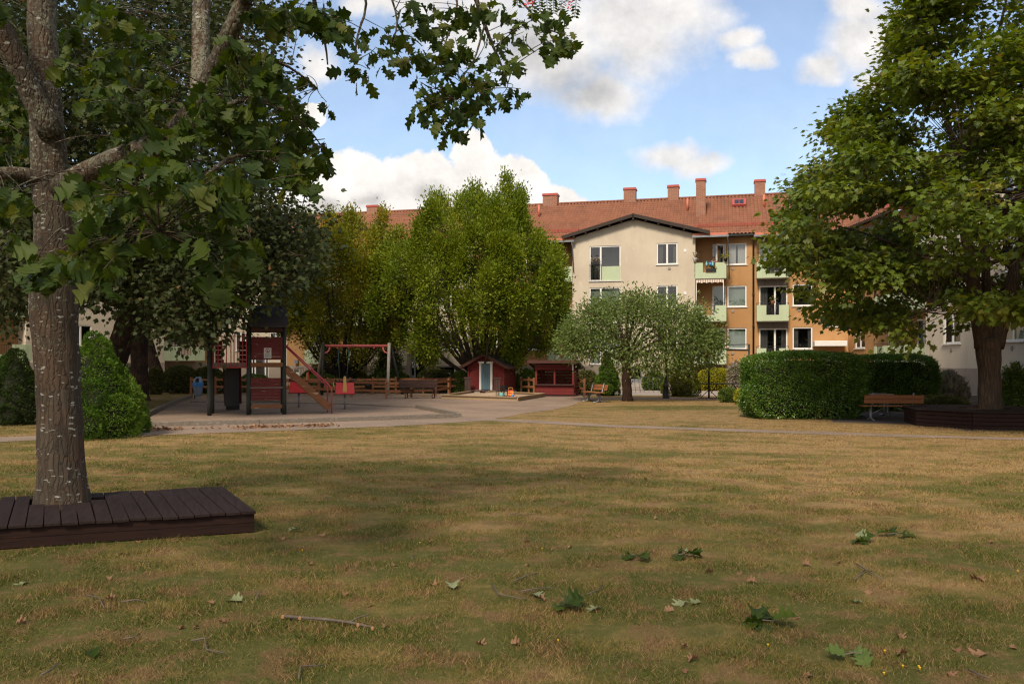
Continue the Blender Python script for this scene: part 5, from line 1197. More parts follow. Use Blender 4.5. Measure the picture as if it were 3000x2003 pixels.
t = thing('carpet_rack', 'tall black steel carpet beating rack between the yellow shrub and hedge', 'carpet rack', G(2077, 1166.5)); rs = t.location.y / F; zt = EYE + (1058 - 1008) * rs; x2 = (2176 - 2077) * rs; yy = 1.1
MB().tube([(0, 0, 0), (0, 0, zt)], .045, 10).build('post', MAT['lamp_iron'], t); MB().tube([(x2, -yy, 0), (x2, -yy, zt - .02)], .045, 10).build('post', MAT['lamp_iron'], t)
MB().tube([(-.0, 0, zt - .22), (x2, -yy, zt - .30)], .04, 8).build('rail', MAT['lamp_iron'], t); MB().tube([(0, 0, zt - .05), (x2, -yy, zt - .03)], .02, 8).build('rail', MAT['lamp_iron'], t)
br = MB(); zb = EYE - (1123 - VH) * rs; br.beam((-.37, -.05, zb), (1.52, -.02, zb), .55, .045); br.build('beating_table', MAT['lamp_iron'], t)
for (x0, x1, z0, z1) in ((-.42, .0, .02, .42), (.42, .0, .02, .42), (.1, .42, .25, zb), (1.45, 1.15, .25, zb)): MB().tube([(x0, -.02, z0), (x1, -.02, z1)], .017, 6).build('brace', MAT['lamp_iron'], t)
MB().box(-.55, .6, -.03, .03, 0, .03).build('foot', MAT['lamp_iron'], t)

# oak bench deck on the left
A, B = G(749, 1496, .23), G(653, 1425, .23); e1 = Vector((-.935, -.355, 0)); e2 = (B - A); dl = e2.length; e2.normalize()
dk = thing('tree_deck', 'low dark stained plank deck round the foot of the red oak', 'deck', (A.x, A.y, 0), math.atan2(e1.y, e1.x)); Mi = Matrix.Rotation(-math.atan2(e1.y, e1.x), 3, 'Z'); f2 = Mi @ e2
TR = D(185, 1430, 9.68); tl = Mi @ (Vector((TR.x, TR.y, 0)) - Vector((A.x, A.y, 0))); LEN = 4.5
bd = MB(); n = int(LEN / .152)
for i in range(n):
    x = .0 + i * .152; w = .142; dz = random.uniform(-.004, .004); ang = random.uniform(-.006, .006); ov = random.uniform(-.012, .012)
    segs = [(0 - .02 + ov, dl + .02 + ov)]
    cxm = x + w / 2
    # boards are cut round the stem
    yc = tl.y / f2.y; xc_at = lambda s: cxm + f2.x * s - tl.x
    dx = cxm + f2.x * yc - tl.x
    if abs(dx) < .365: hf = math.sqrt(.365 ** 2 - dx * dx) ; segs = [(-.02 + ov, yc - hf), (yc + hf, dl + .02 + ov)]
    for s0, s1 in segs:
        p = lambda xx, s, z: Vector((xx + f2.x * s + ang * s, f2.y * s, z))
        z0, z1 = .20 + dz, .23 + dz; vs = [p(x, s0, z0), p(x + w, s0, z0), p(x + w, s1, z0), p(x, s1, z0), p(x, s0, z1), p(x + w, s0, z1), p(x + w, s1, z1), p(x, s1, z1)]
        bd.add(vs, [(3, 2, 1, 0), (4, 5, 6, 7), (0, 1, 5, 4), (1, 2, 6, 5), (2, 3, 7, 6), (3, 0, 4, 7)])
bd.build('plank', MAT['deck'], dk, .004)['label'] = 'dark stained deck planks'
sd = MB()
for z0, z1 in ((.01, .102), (.106, .199)):
    sd.beam(f2 * .03 + Vector((.01, 0, (z0 + z1) / 2)), f2 * .03 + Vector((LEN - .02, 0, (z0 + z1) / 2)), .03, z1 - z0)
    sd.beam(Vector((.025, 0, (z0 + z1) / 2)) + f2 * .05, Vector((.025, 0, (z0 + z1) / 2)) + f2 * (dl - .05), .03, z1 - z0); sd.beam(f2 * (dl - .03) + Vector((.01, 0, (z0 + z1) / 2)), f2 * (dl - .03) + Vector((LEN - .02, 0, (z0 + z1) / 2)), .03, z1 - z0)
sd.build('side_board', MAT['deck_side'], dk)
# octagonal planter bench round the big maple
PC = Vector((13.35, 24.15, 0)); pn = thing('tree_planter', 'dark stained octagonal plank bench round the big maple', 'planter', PC); RA = 2.08; a0 = R(234.0)
oc = [(RA * math.cos(a0 + i * math.pi / 4), RA * math.sin(a0 + i * math.pi / 4)) for i in range(8)]
for i in range(8):
    a = Vector((*oc[i], 0)); b = Vector((*oc[(i + 1) % 8], 0)); s = MB()
    for k in range(4): ins = random.uniform(0, .012); s.beam(a * (1 - ins / 2) + Vector((0, 0, .055 + k * .108)), b * (1 - ins / 2) + Vector((0, 0, .055 + k * .108)), .035, .098)
    s.build('side_board', MAT['deck_side'], pn, .004)
tpm = MB()
for i in range(8):
    a = Vector((*oc[i], 0)) * 1.03; b = Vector((*oc[(i + 1) % 8], 0)) * 1.03
    for k in range(5):
        f0, f1 = 1 - k * .135, 1 - k * .135 - .128
        if f1 < .3: continue
        g = .006; d = (b - a).normalized() * g; vs = []
        for z in (.445, .475): vs += [a * f0 + d + Vector((0, 0, z)), b * f0 - d + Vector((0, 0, z)), b * f1 - d + Vector((0, 0, z)), a * f1 + d + Vector((0, 0, z))]
        tpm.add(vs, [(3, 2, 1, 0), (4, 5, 6, 7), (0, 1, 5, 4), (1, 2, 6, 5), (2, 3, 7, 6), (3, 0, 4, 7)])
tpm.build('seat_top', MAT['deck'], pn)
MB().prism([(x * .42, y * .42) for x, y in oc], .02, .44).build('soil', MAT['soil'], pn)

# balcony life on the long block
def onb(u, v, y): x, z = PM.at(u, v, y); return PM.world(x, y, z)
def planter(u0, u1, v0, v1, y, label, flower, kind='flower_box'):
    x0, zt = PM.at(u0, v0, y); x1, zb = PM.at(u1, v1, y); c = PM.world((x0 + x1) / 2, y, zb); t = thing(kind, label, 'flower box', c, PM.a, 'flower boxes on balconies'); w = (x1 - x0) / 2; h = .2
    MB().add([(-w, -.07, 0), (w, -.07, 0), (w, .07, 0), (-w, .07, 0), (-w, -.1, h), (w, -.1, h), (w, .1, h), (-w, .1, h)], [(3, 2, 1, 0), (4, 5, 6, 7), (0, 1, 5, 4), (1, 2, 6, 5), (2, 3, 7, 6), (3, 0, 4, 7)]).build('box', MAT['rail'], t)
    N = int(60 + w * 160); V = []; Fx = []; 
    Pp = np.stack([RNG.uniform(-w, w, N), RNG.uniform(-.1, .1, N), h + RNG.uniform(0, .28, N)], 1)
    V_, F_, r_ = leaves(LEAF2, Pp, rand_dirs(N, .4), .10, .03); link('plants', np_mesh('plants', V_, F_, MAT[flower], r_), t)
# ------------------------------------------------------------------ trees
def bark_tube(mb, pts, rad, n=14, rough=.05, seg=None):
    """stem with a knobbly outline"""
    P = [];  Rr = []
    for i in range(len(pts) - 1):
        k = seg or max(2, int((Vector(pts[i + 1]) - Vector(pts[i])).length / .16)); k = min(k, 24)
        for j in range(k): t = j / k; P.append(Vector(pts[i]).lerp(Vector(pts[i + 1]), t)); Rr.append(rad[i] * (1 - t) + rad[i + 1] * t)
    P.append(Vector(pts[-1])); Rr.append(rad[-1])
    # soften the corners
    for _ in range(2): P = [P[0]] + [(P[i - 1] + P[i] * 2 + P[i + 1]) / 4 for i in range(1, len(P) - 1)] + [P[-1]]
    b = len(mb.v); mb.tube(P, Rr, n)
    for i in range(b, len(mb.v)):
        v = Vector(mb.v[i]); c = P[(i - b) // n if (i - b) // n < len(P) else -1]; d = v - c
        q = mnoise.noise(v * 2.6) * 1.2 + mnoise.noise(v * 8.0) * .6; mb.v[i] = tuple(c + d * (1 + rough * q * 1.6))
NEAR = {}
def nearest_on(limbs, p):
    key = tuple(id(l[0]) for l in limbs)
    if key not in NEAR:
        A_ = []
        for pts, _ in limbs:
            k0 = len(pts) // 3
            for i in range(k0, len(pts) - 1): A_ += [pts[i].lerp(pts[i + 1], t) for t in (0, .2, .4, .6, .8)]
            A_.append(pts[-1])
        NEAR[key] = (np.array([tuple(a) for a in A_]), A_, limbs)
    N_, A_, _k = NEAR[key]; dv = N_ - np.array(tuple(p)); d = np.sqrt((dv ** 2).sum(1)) + np.maximum(0, dv[:, 2]) * .5
    return A_[int(d.argmin())]
def crown_tree(name, label, cat, base, trunk, limbs, clusters, tpl, lsize, per, spread, mats, group=None, twig_r=.012, droop=.25, up=.7, bark_n=14, rough=.05, tufty=1.0, twigs=True, rnds=None, kleaf=1.0):
    """trunk and limbs as one bark mesh; crown of many leaf blades in clusters hung on twigs"""
    t = thing(name, label, cat, base, 0, group); bo = Vector(base)
    mb = MB()
    for pts, rad in [trunk] + limbs: bark_tube(mb, [p - bo for p in pts], rad, bark_n if pts is trunk[0] else 9, rough)
    if twigs:
        for c in clusters:
            q = nearest_on(limbs or [trunk], c)
            if (q - c).length > 2.2: q = c + (q - c).normalized() * random.uniform(.4, .9) + Vector((random.uniform(-.3, .3), random.uniform(-.3, .3), .1))
            m = (q + c) / 2 + Vector((0, 0, -.08 * (q - c).length)) + Vector([random.uniform(-.1, .1)] * 3) * (q - c).length
            mb.tube([p - bo for p in bez(q, m, c, 5)], taper(twig_r * (1 + .25 * min(6, (q - c).length)), twig_r * .45, 5), 4, caps=False)
    mb.build('trunk', mats[0], t)
    C = np.array([tuple(c - bo) for c in clusters]); K = len(C)
    idx = np.repeat(np.arange(K), per); N = len(idx)
    off = RNG.normal(size=(N, 3)) * np.array(spread); P = C[idx] + off
    cen = C.mean(0); out = nrm(C[idx] - cen) * .55 + nrm(off) * .9 + RNG.normal(size=(N, 3)) * .4; out[:, 2] -= droop
    rr = np.clip(RNG.beta(2, 2, K)[idx] * .75 + RNG.uniform(-.05, .30, N), 0, 1) if rnds is None else np.clip(rnds[idx] + RNG.uniform(-.2, .2, N), 0, 1)
    V, Fc, r = leaves(tpl, P, out, lsize, .3, up, rr)
    link('crown', np_mesh('crown', V, Fc, mats[1], r), t); return t

def profile_clusters(c, prof, n, inner=.35, squash=1.0, seed=1, lump=.25):
    """points under an uneven outline: prof = [(z, radius)]"""
    rg = np.random.default_rng(seed); zs = [p[0] for p in prof]; rs = [p[1] for p in prof]; out = []
    zz = np.linspace(zs[0], zs[-1], 200); w = np.interp(zz, zs, rs) ** 1.3 + .05; w /= w.sum()
    ph = Vector((seed * 3.1, seed * 1.7, 0))
    while len(out) < n:
        z = rg.choice(zz, p=w) + rg.uniform(-.05, .05) ; a = rg.uniform(0, 2 * math.pi); r = np.interp(z, zs, rs)
        q = mnoise.noise(Vector((math.cos(a) * 1.6, math.sin(a) * 1.6, z * .55)) + ph); r *= 1 + lump * q * 1.6
        f = math.sqrt(rg.uniform(inner ** 2, 1.0)); out.append(Vector((c[0] + r * f * math.cos(a), c[1] + r * f * squash * math.sin(a), z)))
    return out

# red oak by the deck -------------------------------------------------------------------------
OY = 9.68
tp = [(186, 1492, .40), (186, 1466, .35), (184, 1430, .300), (178, 1300, .268), (171, 1150, .262), (163, 1000, .270), (160, 900, .300), (158, 845, .325), (163, 790, .285), (165, 740, .25), (160, 640, .232), (152, 560, .225), (140, 430, .215), (130, 250, .185), (122, 0, .168), (112, -350, .14), (100, -800, .09)]
oak_trunk = ([D(u, v, OY) for u, v, r in tp], [r * .87 for u, v, r in tp]); oak_trunk[0][0].z = .0
limb = lambda l: ([D(u, v, Y) for u, v, Y, r in l], [r for *_, r in l])
oak_limbs = [limb([(180, 560, 9.65, .17), (230, 520, 9.5, .135), (300, 484, 9.3, .125), (380, 452, 9.1, .125), (461, 428, 8.9, .12), (531, 379, 8.7, .115), (585, 303, 8.6, .105), (634, 190, 8.5, .092), (677, 92, 8.4, .085), (716, 0, 8.3, .08), (770, -150, 8.2, .08), (860, -260, 8.2, .07)]),
             limb([(455, 430, 8.95, .11), (520, 392, 9.15, .11), (575, 330, 9.3, .105), (588, 230, 9.5, .10), (588, 100, 9.7, .10), (592, -40, 9.9, .095), (600, -260, 10, .07)]),
             limb([(155, 400, 9.6, .15), (118, 320, 9.5, .13), (70, 235, 9.35, .125), (20, 120, 9.2, .12), (-40, -10, 9.0, .11), (-130, -200, 8.8, .08)]),
             limb([(160, 530, 9.6, .10), (92, 515, 9.5, .075), (40, 503, 9.4, .070), (-40, 512, 9.2, .065), (-200, 500, 9, .05)]),
             limb([(860, -260, 8.2, .07), (1050, -240, 8.4, .055), (1250, -180, 8.7, .045), (1370, -80, 8.9, .032), (1400, 15, 9.0, .026), (1419, 70, 9.0, .022), (1440, 130, 9.05, .016), (1470, 190, 9.1, .011), (1488, 245, 9.1, .007)]),
             limb([(1419, 78, 9.0, .013), (1400, 140, 8.95, .011), (1392, 180, 8.9, .009), (1350, 225, 8.85, .007), (1330, 290, 8.8, .006)]),
             limb([(860, -250, 8.2, .05), (900, -120, 8.4, .03), (930, 60, 8.7, .018), (955, 120, 8.9, .013), (960, 190, 8.9, .008)]),
             limb([(1000, -240, 8.3, .03), (1085, 20, 8.8, .014), (1052, 77, 8.8, .012), (1043, 130, 8.8, .011), (1038, 190, 8.8, .008)]),
             limb([(1060, -240, 8.4, .025), (1150, 0, 8.8, .012), (1172, 70, 8.8, .010), (1150, 120, 8.8, .007)]),
             limb([(1300, -150, 8.8, .025), (1350, 20, 9.0, .012), (1325, 80, 9.0, .009), (1290, 150, 9.0, .007), (1275, 260, 9, .006)]),
             limb([(1400, -60, 8.9, .02), (1520, -20, 9.2, .014), (1580, 80, 9.3, .009), (1640, 100, 9.3, .007)]),
             limb([(531, 379, 8.7, .05), (620, 330, 8.2, .035), (720, 280, 8.0, .02), (800, 300, 8.0, .012)]),
             limb([(461, 428, 8.9, .05), (520, 480, 8.0, .035), (600, 520, 7.4, .022), (680, 560, 7.2, .012)]),
             limb([(440, 430, 8.9, .045), (430, 520, 7.6, .03), (440, 600, 6.8, .018), (470, 680, 6.4, .01)]),
             limb([(720, 280, 8.0, .02), (800, 310, 8.2, .014), (890, 350, 8.6, .009), (950, 440, 9, .006)]), limb([(634, 190, 8.5, .045), (740, 150, 8.7, .025), (850, 190, 9.0, .014), (930, 260, 9.2, .008)]), limb([(600, 520, 7.4, .022), (690, 440, 7.9, .014), (790, 470, 8.3, .009)]),
             limb([(716, 0, 8.3, .06), (760, -120, 6.5, .05), (700, -700, 4.5, .04), (900, -1500, 3, .03)])]
def crop(pts, k, du, dv): return [(du + x * k, dv + y * k) for x, y in pts]
spray = crop([(60, 60), (200, 80), (150, 150), (330, 150), (420, 180), (480, 100), (600, 210), (540, 300), (700, 330), (620, 400), (520, 440), (580, 500), (640, 470), (760, 200), (830, 170), (760, 420), (860, 300), (900, 420), (930, 230), (1000, 150), (1080, 60), (1010, 290), (960, 350), (1040, 410),
    (1100, 200), (1180, 250), (1150, 330), (1220, 350), (1250, 260), (1320, 300), (1200, 440), (1270, 470), (1330, 520), (1180, 500), (1000, 540), (1050, 560), (1100, 620), (1020, 650), (980, 700), (1080, 720), (1150, 600), (1150, 680), (1220, 680), (1290, 700), (1360, 680), (1320, 760), (1400, 740), (1180, 760), (1160, 850),
    (1200, 870), (1250, 830), (1400, 450), (1440, 520), (1450, 400), (1480, 600), (1450, 650), (1530, 570), (1560, 660), (1500, 500), (1590, 400), (1640, 420), (1700, 390), (1540, 280), (1560, 330), (1470, 250), (1400, 150), (1340, 60), (1370, 110), (1310, 30), (1640, 600), (1700, 610), (1660, 190), (1720, 220), (1760, 150),
    (1680, 130), (1880, 230), (1900, 290), (1960, 280), (2000, 310), (2030, 200), (2030, 250), (1900, 90), (1960, 60), (1440, 30), (1560, 20), (1200, 10), (1100, 20), (980, 10), (900, 20), (120, 20), (260, 20), (40, 130), (380, 60), (880, 210), (1060, 330), (1290, 380), (960, 60), (1230, 120), (1150, 150), (1380, 560), (1260, 620), (1420, 610)], .427, 800, 0)
def inpoly(x, y, pl):
    c = False; j = len(pl) - 1
    for i in range(len(pl)):
        if (pl[i][1] > y) != (pl[j][1] > y) and x < (pl[j][0] - pl[i][0]) * (y - pl[i][1]) / (pl[j][1] - pl[i][1]) + pl[i][0]: c = not c
        j = i
    return c
def fill(pl, n, y0, y1, avoid=()):
    us = [p[0] for p in pl]; vs = [p[1] for p in pl]; out = []; guard = 0
    while len(out) < n and guard < 20000:
        guard += 1; u = random.uniform(min(us), max(us)); v = random.uniform(min(vs), max(vs))
        if inpoly(u, v, pl) and not any(inpoly(u, v, a) for a in avoid): out.append(D(u, v, random.uniform(y0, y1)))
    return out
k = .542
stem = crop([(130, 0), (130, 1400), (420, 1400), (380, 900), (330, 0)], k, 0, 0); arm = crop([(600, 1000), (420, 1000), (700, 760), (950, 620), (1150, 250), (1230, 0), (1390, 0), (1280, 300), (1180, 620), (980, 830)], k, 0, 0)
oc = [D(u, v, 8.9 + random.uniform(-.5, .5)) for u, v in spray]; NSP = len(oc)
oc += fill(crop([(340, 290), (700, 270), (1000, 330), (1060, 560), (900, 700), (640, 830), (400, 700), (340, 520)], k, 0, 0), 46, 8.0, 10.4, (arm,))
oc += fill(crop([(640, 880), (800, 840), (1180, 740), (1300, 900), (1300, 1120), (1400, 1400), (1300, 1480), (1050, 1500), (880, 1330), (640, 1200)], k, 0, 0), 50, 6.0, 7.6)
oc += fill(crop([(400, 950), (640, 900), (740, 1280), (520, 1500), (390, 1300), (380, 1020)], k, 0, 0), 24, 5.6, 7.2)
oc += fill(crop([(1230, 200), (1500, 320), (1700, 420), (1830, 560), (1760, 660), (1640, 600), (1760, 780), (1780, 930), (1640, 1030), (1450, 900), (1200, 700), (1180, 480)], k, 0, 0), 74, 7.6, 10.0)
oc += fill(crop([(0, 390), (150, 500), (160, 840), (0, 900)], k, 0, 0), 20, 9.8, 11)
oc += fill(crop([(0, 1000), (230, 980), (380, 1020), (260, 1200), (120, 1280), (0, 1250)], k, 0, 0), 22, 6.6, 8.4)
oc += fill(crop([(110, 1360), (300, 1320), (360, 1400), (200, 1480)], k, 0, 0), 7, 6.0, 6.6)
oc += fill(crop([(400, 0), (700, 0), (680, 90), (480, 120)], k, 0, 0), 10, 7.5, 9)
oc += fill(crop([(1330, 0), (1830, 0), (1800, 120), (1500, 60), (1350, 100)], k, 0, 0), 16, 7.8, 9.2)
oc += fill(crop([(560, 860), (800, 760), (1060, 560), (1180, 300), (1240, 380), (1120, 640), (980, 760), (700, 900)], k, 0, 0), 16, 7.2, 8.3)
oc += fill(crop([(330, 100), (1000, 60), (1000, 330), (560, 300), (340, 300)], k, 0, 0), 12, 9, 11)
oc += fill([(-700, -300), (-20, -300), (-20, 900), (-300, 1000), (-700, 800)], 90, 7, 12)
oc += fill([(-300, -420), (1500, -420), (1500, -60), (-300, -60)], 120, 7.5, 11)
def on_stem(c):
    u, v = CX + F * c.x / c.y, VH - F * (c.z - EYE) / c.y
    return 40 < u < 262 and v < 880 and c.y < 10 and not (690 < v < 800 and c.y < 6.7)
oc = [c for c in oc if not on_stem(c) or random.random() < .12]
NV = len(oc)
over = []
while len(over) < 760:          # unseen rest of the crown overhead, shaped and placed to shade the near lawn
    x, y, z = random.uniform(-15, 6), random.uniform(-12, 7), random.uniform(5.6, 10)
    if y > .5 and z - EYE < .47 * y + .6: continue
    if ((x + 5) / 10.5) ** 2 + ((y + 3) / 9.0) ** 2 > 1: continue
    over.append(Vector((x, y, z)))
def oak_tree():
    t = thing('red_oak', 'big red oak with grey furrowed trunk standing in the plank deck', 'tree', (TR.x, TR.y, 0)); bo = Vector(t.location)
    mb = MB()
    for i, (pts, rad) in enumerate([oak_trunk] + oak_limbs): bark_tube(mb, [p - bo for p in pts], rad, 40 if i == 0 else (18 if rad[0] > .06 else 7), .055 if i < 5 else .02)
    tw_ = mb; P = []; Dv = []; S = []; al = [(p, r) for p, r in oak_limbs[1:]] + [oak_limbs[0]]
    for ci, c in enumerate(oc + over):
        vis = ci < NV
        if vis or ci % 3 == 0:
            q = nearest_on(al, c); L_ = (q - c).length
            if L_ < (.8 if vis else 3.0): tw_.tube([p - bo for p in bez(q, (q + c) / 2 + Vector((random.uniform(-.1, .1), random.uniform(-.1, .1), .1 * L_)), c, 6)], taper(.004 + .003 * min(L_, 2.5), .003, 6), 5, caps=False)
            else:
                e_ = (q - c).normalized() * random.uniform(.35, .6) + Vector((random.uniform(-.2, .2), random.uniform(-.2, .2), .15)); tw_.tube([p - bo for p in bez(c + e_, c + e_ * .5 + Vector((0, 0, .08)), c, 5)], taper(.006, .003, 5), 4, caps=False)
        n = random.randint(4, 6) if ci < NSP else (random.randint(6, 9) if vis else 7)
        for j in range(n):
            a = 2 * math.pi * (j + random.random() * .6) / n; d = Vector((math.cos(a), math.sin(a), random.uniform(-2.2, -.15))).normalized()
            st = d * random.uniform(.01, .05); P.append(tuple(c - bo + st + Vector((0, 0, random.uniform(-.09, .05))))); Dv.append(tuple(d)); S.append(.150 if ci < NSP else (.160 if vis else .26))
    P = np.array(P); S = np.array(S); V, Fc, r = leaves(OAK, P, np.array(Dv), S, .40, .12)
    mb.build('trunk', MAT['oak_bark'], t)
    link('crown', np_mesh('crown', V, Fc, MAT['oak_leaf'], r), t)
oak_tree()

# rowan spray with red berries entering from above
rb = thing('rowan_branch', 'thin rowan branch with red berries hanging in from the top edge', 'branch', D(1560, -420, 7.5)); bo = Vector(rb.location); mb = MB(); P = []; Dv = []; bb_ = MB()
mb.tube([Vector((0, 0, 0)), D(1555, -150, 7.5) - bo, D(1575, -20, 7.5) - bo], [.02, .012, .006], 6)
mb.tube([D(1555, -150, 7.5) - bo, D(1660, -60, 7.5) - bo, D(1665, -5, 7.5) - bo], [.012, .007, .004], 6)
for (u, v) in ((1575, -15), (1520, -20), (1600, -15), (1560, 5), (1650, -10), (1690, -5), (1620, 0)):
    b = D(u, v - 12, 7.5) - bo; e = D(u + random.uniform(-10, 10), v + random.uniform(36, 60), 7.5) - bo
    mb.tube([b, e], .003, 4, caps=False)
    for j in range(7):
        f = (j + .5) / 7
        for s in (-1, 1): P.append(tuple(b.lerp(e, f))); Dv.append((s * .9, random.uniform(-.3, .3), -.45))
for (u, v) in ((1556, 15), (1545, 6), (1670, 12), (1665, 20), (1540, 18), (1562, 4)):
    for j in range(7): c = D(u + random.uniform(-7, 7), v + random.uniform(-7, 7), 7.5 + random.uniform(-.02, .02)) - bo; bb_.lathe([(.001, -.006), (.005, -.003), (.006, 0), (.005, .004), (.001, .006)], 7, c)
mb.build('twig', MAT['twig'], rb); V, Fc, r = leaves(LEAF2, np.array(P), np.array(Dv), .05, .2, .3); link('foliage', np_mesh('foliage', V, Fc, MAT['oak_leaf'], r), rb); bb_.build('berries', MAT['bright_red'], rb)

# dark sycamores behind the oak -----------------------------------------------------------------
def broad(name, label, u, vb, r0, zf, prof, n, per, tpl, ls, spread, mats, seed, lean=(0, 0), nl=14, inner=.55, twig=.012, squash=1.0, rough=.05, up=.7, droop=.25, extra=(), group=None, cull=None):
    b = G(u, vb); rg = random.Random(seed)
    fork = b + Vector((lean[0], lean[1], zf)); top = fork + Vector((lean[0] * .3, 0, (prof[-1][0] - zf) * .75))
    trunk = ([b + Vector((0, 0, -.1)), b + Vector((0, 0, .25)), b.lerp(fork, .4), fork, fork.lerp(top, .5), top], [r0 * 1.45, r0 * 1.08, r0 * .95, r0 * .9, r0 * .5, r0 * .12])
    limbs = []; zs = [p[0] for p in prof]; rs = [p[1] for p in prof]
    for i in range(nl):
        a = 2 * math.pi * (i * .618) + rg.uniform(-.3, .3); z = zs[0] + (zs[-1] - zs[0]) * ((i + .6) / nl) ** .9 * .92; R_ = np.interp(z, zs, rs) * rg.uniform(.72, .95)
        s = fork.lerp(top, max(0, min(.9, (z - zf) / (top.z - zf) * .62 - .02))); e = Vector((b.x + lean[0] + R_ * math.cos(a), b.y + lean[1] + R_ * squash * math.sin(a), z))
        m = s.lerp(e, .45) + Vector((0, 0, .18 * (e - s).length)); pts = bez(s, m, e, 8); limbs.append((pts, taper(r0 * .42 * (1 - .5 * i / nl), .02, 8)))
    cl = profile_clusters((b.x + lean[0], b.y + lean[1]), prof, n, inner, squash, seed) + list(extra)
    if cull: cl = [c for c in cl if not cull(c)]
    return crown_tree(name, label, 'tree', b, trunk, limbs, cl, tpl, ls, per, spread, mats, group, twig, droop, up, rough=rough)
def px_of(c): return (CX + F * c.x / c.y, VH - F * (c.z - EYE) / c.y)
# keep the sycamore outline where the photo shows its edge against the sky, and open a low window under it
def cull_syc(c):
    if c.y < 15: return True
    u, v = px_of(c); lim = np.interp(v, [-800, 0, 130, 260, 420, 520, 620, 720, 820, 900, 1000], [740, 770, 800, 830, 770, 790, 880, 925, 925, 880, 830])
    low = np.interp(u, [-1500, 0, 90, 240, 300, 420, 560, 690, 738, 850, 930], [950, 955, 905, 905, 850, 950, 985, 985, 862, 855, 850])
    return u > lim or v > low
SX1 = fill([(560, 600), (700, 560), (850, 610), (915, 720), (925, 800), (870, 868), (800, 872), (745, 880), (718, 915), (640, 960), (500, 990), (480, 700)], 230, 25.5, 29)
SX2 = fill([(-100, -60), (760, -60), (800, 250), (740, 560), (400, 800), (-100, 900)], 640, 25, 34) + fill([(-60, 620), (120, 620), (130, 930), (-60, 975)], 60, 24, 30) + fill([(250, 600), (560, 600), (540, 985), (420, 1000), (330, 900), (250, 900)], 120, 26, 31)
SYC = (MAT['dark_bark'], MAT['syc_leaf'])
broad('sycamore', 'dark sycamore with straight thick trunk directly left of the litter bin', 408, 1174, .40, 3.2, [(2.6, 5.5), (4.5, 9.5), (8, 10.5), (12, 9.0), (16, 6.0), (20, 2.5)], 760, 44, MAPLE, .145, (.55, .55, .38), SYC, 11, (0, 0), 16, .55, .02, cull=cull_syc, extra=SX1)
broad('sycamore', 'dark sycamore with curved trunk, furthest back of the three', 474, 1150, .36, 4.2, [(3.4, 4.5), (6, 8.0), (10, 8.5), (14, 7), (18, 3)], 330, 24, MAPLE, .22, (.6, .6, .4), SYC, 12, (-1.2, 0), 12, .5, .02, cull=cull_syc)
broad('sycamore', 'dark sycamore with leaning trunk rising behind the bright green spruce', 292, 1190, .47, 4.5, [(3.4, 5.0), (6, 8.5), (10, 9.5), (14, 8), (18, 4)], 520, 44, MAPLE, .15, (.6, .6, .4), SYC, 13, (1.5, 0), 14, .5, .02, cull=cull_syc, extra=SX2)
broad('sycamore', 'dark sycamore at the far left edge shading the lawn', -330, 1200, .38, 3.6, [(3.0, 4.5), (6, 8), (10, 8.5), (14, 7), (18, 3)], 380, 24, MAPLE, .21, (.6, .6, .4), SYC, 14, (0, 0), 12, .5, .02, cull=cull_syc)

# hornbeams: many rising stems, flame shaped tufts
def hornbeam(label, u, Y, prof, n, nst, seed, mat, peaks, per=100, cull=None, off=0.0):
    b = Vector(((u - CX) / F * Y, Y, 0)); rg = random.Random(seed); fork = b + Vector((0, 0, .9)); zs = [p[0] for p in prof]; rs = [p[1] for p in prof]
    trunk = ([b + Vector((0, 0, -.1)), b + Vector((0, 0, .4)), fork, fork + Vector((.1, 0, 1.2))], [.42, .36, .36, .2]); limbs = []
    for i in range(nst):
        a = 2 * math.pi * i * .618; f = (i + .5) / nst; z = zs[0] + .6 + (zs[-1] - zs[0] - .8) * (1 - f) ** .55; rr = np.interp(z, zs, rs) * rg.uniform(.75, .95)
        e = b + Vector((rr * math.cos(a), rr * math.sin(a), z)); m = fork + Vector(((e.x - b.x) * .75, (e.y - b.y) * .75, (e.z - fork.z) * (.34 if f < .7 else .22))); pts = bez(fork + Vector((math.cos(a) * .15, math.sin(a) * .15, -.1)), m, e, 10); limbs.append((pts, taper(.12 * rg.uniform(.6, 1.1), .015, 10)))
    cl = profile_clusters((b.x + off, b.y), prof, int(n * .30), .5, 1.0, seed, .22)
    for s in profile_clusters((b.x + off, b.y), prof, int(n * .075), .86, 1.0, seed + 100, .25):      # upright flame shaped tufts round the outside
        H_ = rg.uniform(1.0, 2.0); rw = rg.uniform(.35, .65); q0 = Vector((s.x - b.x, s.y - b.y, 0)).normalized() * .25
        for _ in range(13): t_ = rg.random() ** .8; a = rg.uniform(0, 6.28); cl.append(s + q0 * t_ + Vector((rw * (1 - t_) * math.cos(a), rw * (1 - t_) * math.sin(a), (t_ - .35) * H_)))
    for du, zt, r in peaks:
        for _ in range(26): q = rg.random(); a = rg.uniform(0, 6.28); cl.append(b + Vector((du + (1 - q) * r * math.cos(a), (1 - q) * r * math.sin(a), zt - 2.6 + 2.6 * q)))
    if cull: cl = [c for c in cl if not cull(c)]
    ht = np.array([c.z for c in cl]); rnds = np.clip(.45 + RNG.normal(0, .17, len(cl)), 0, 1)
    return crown_tree('hornbeam', label, 'tree', b, trunk, limbs, cl, LEAF2, .155, per, (.20, .20, .32), (MAT['horn_bark'], mat), 'hornbeams behind the playground', .010, -.55, .35, rough=.03, rnds=rnds)
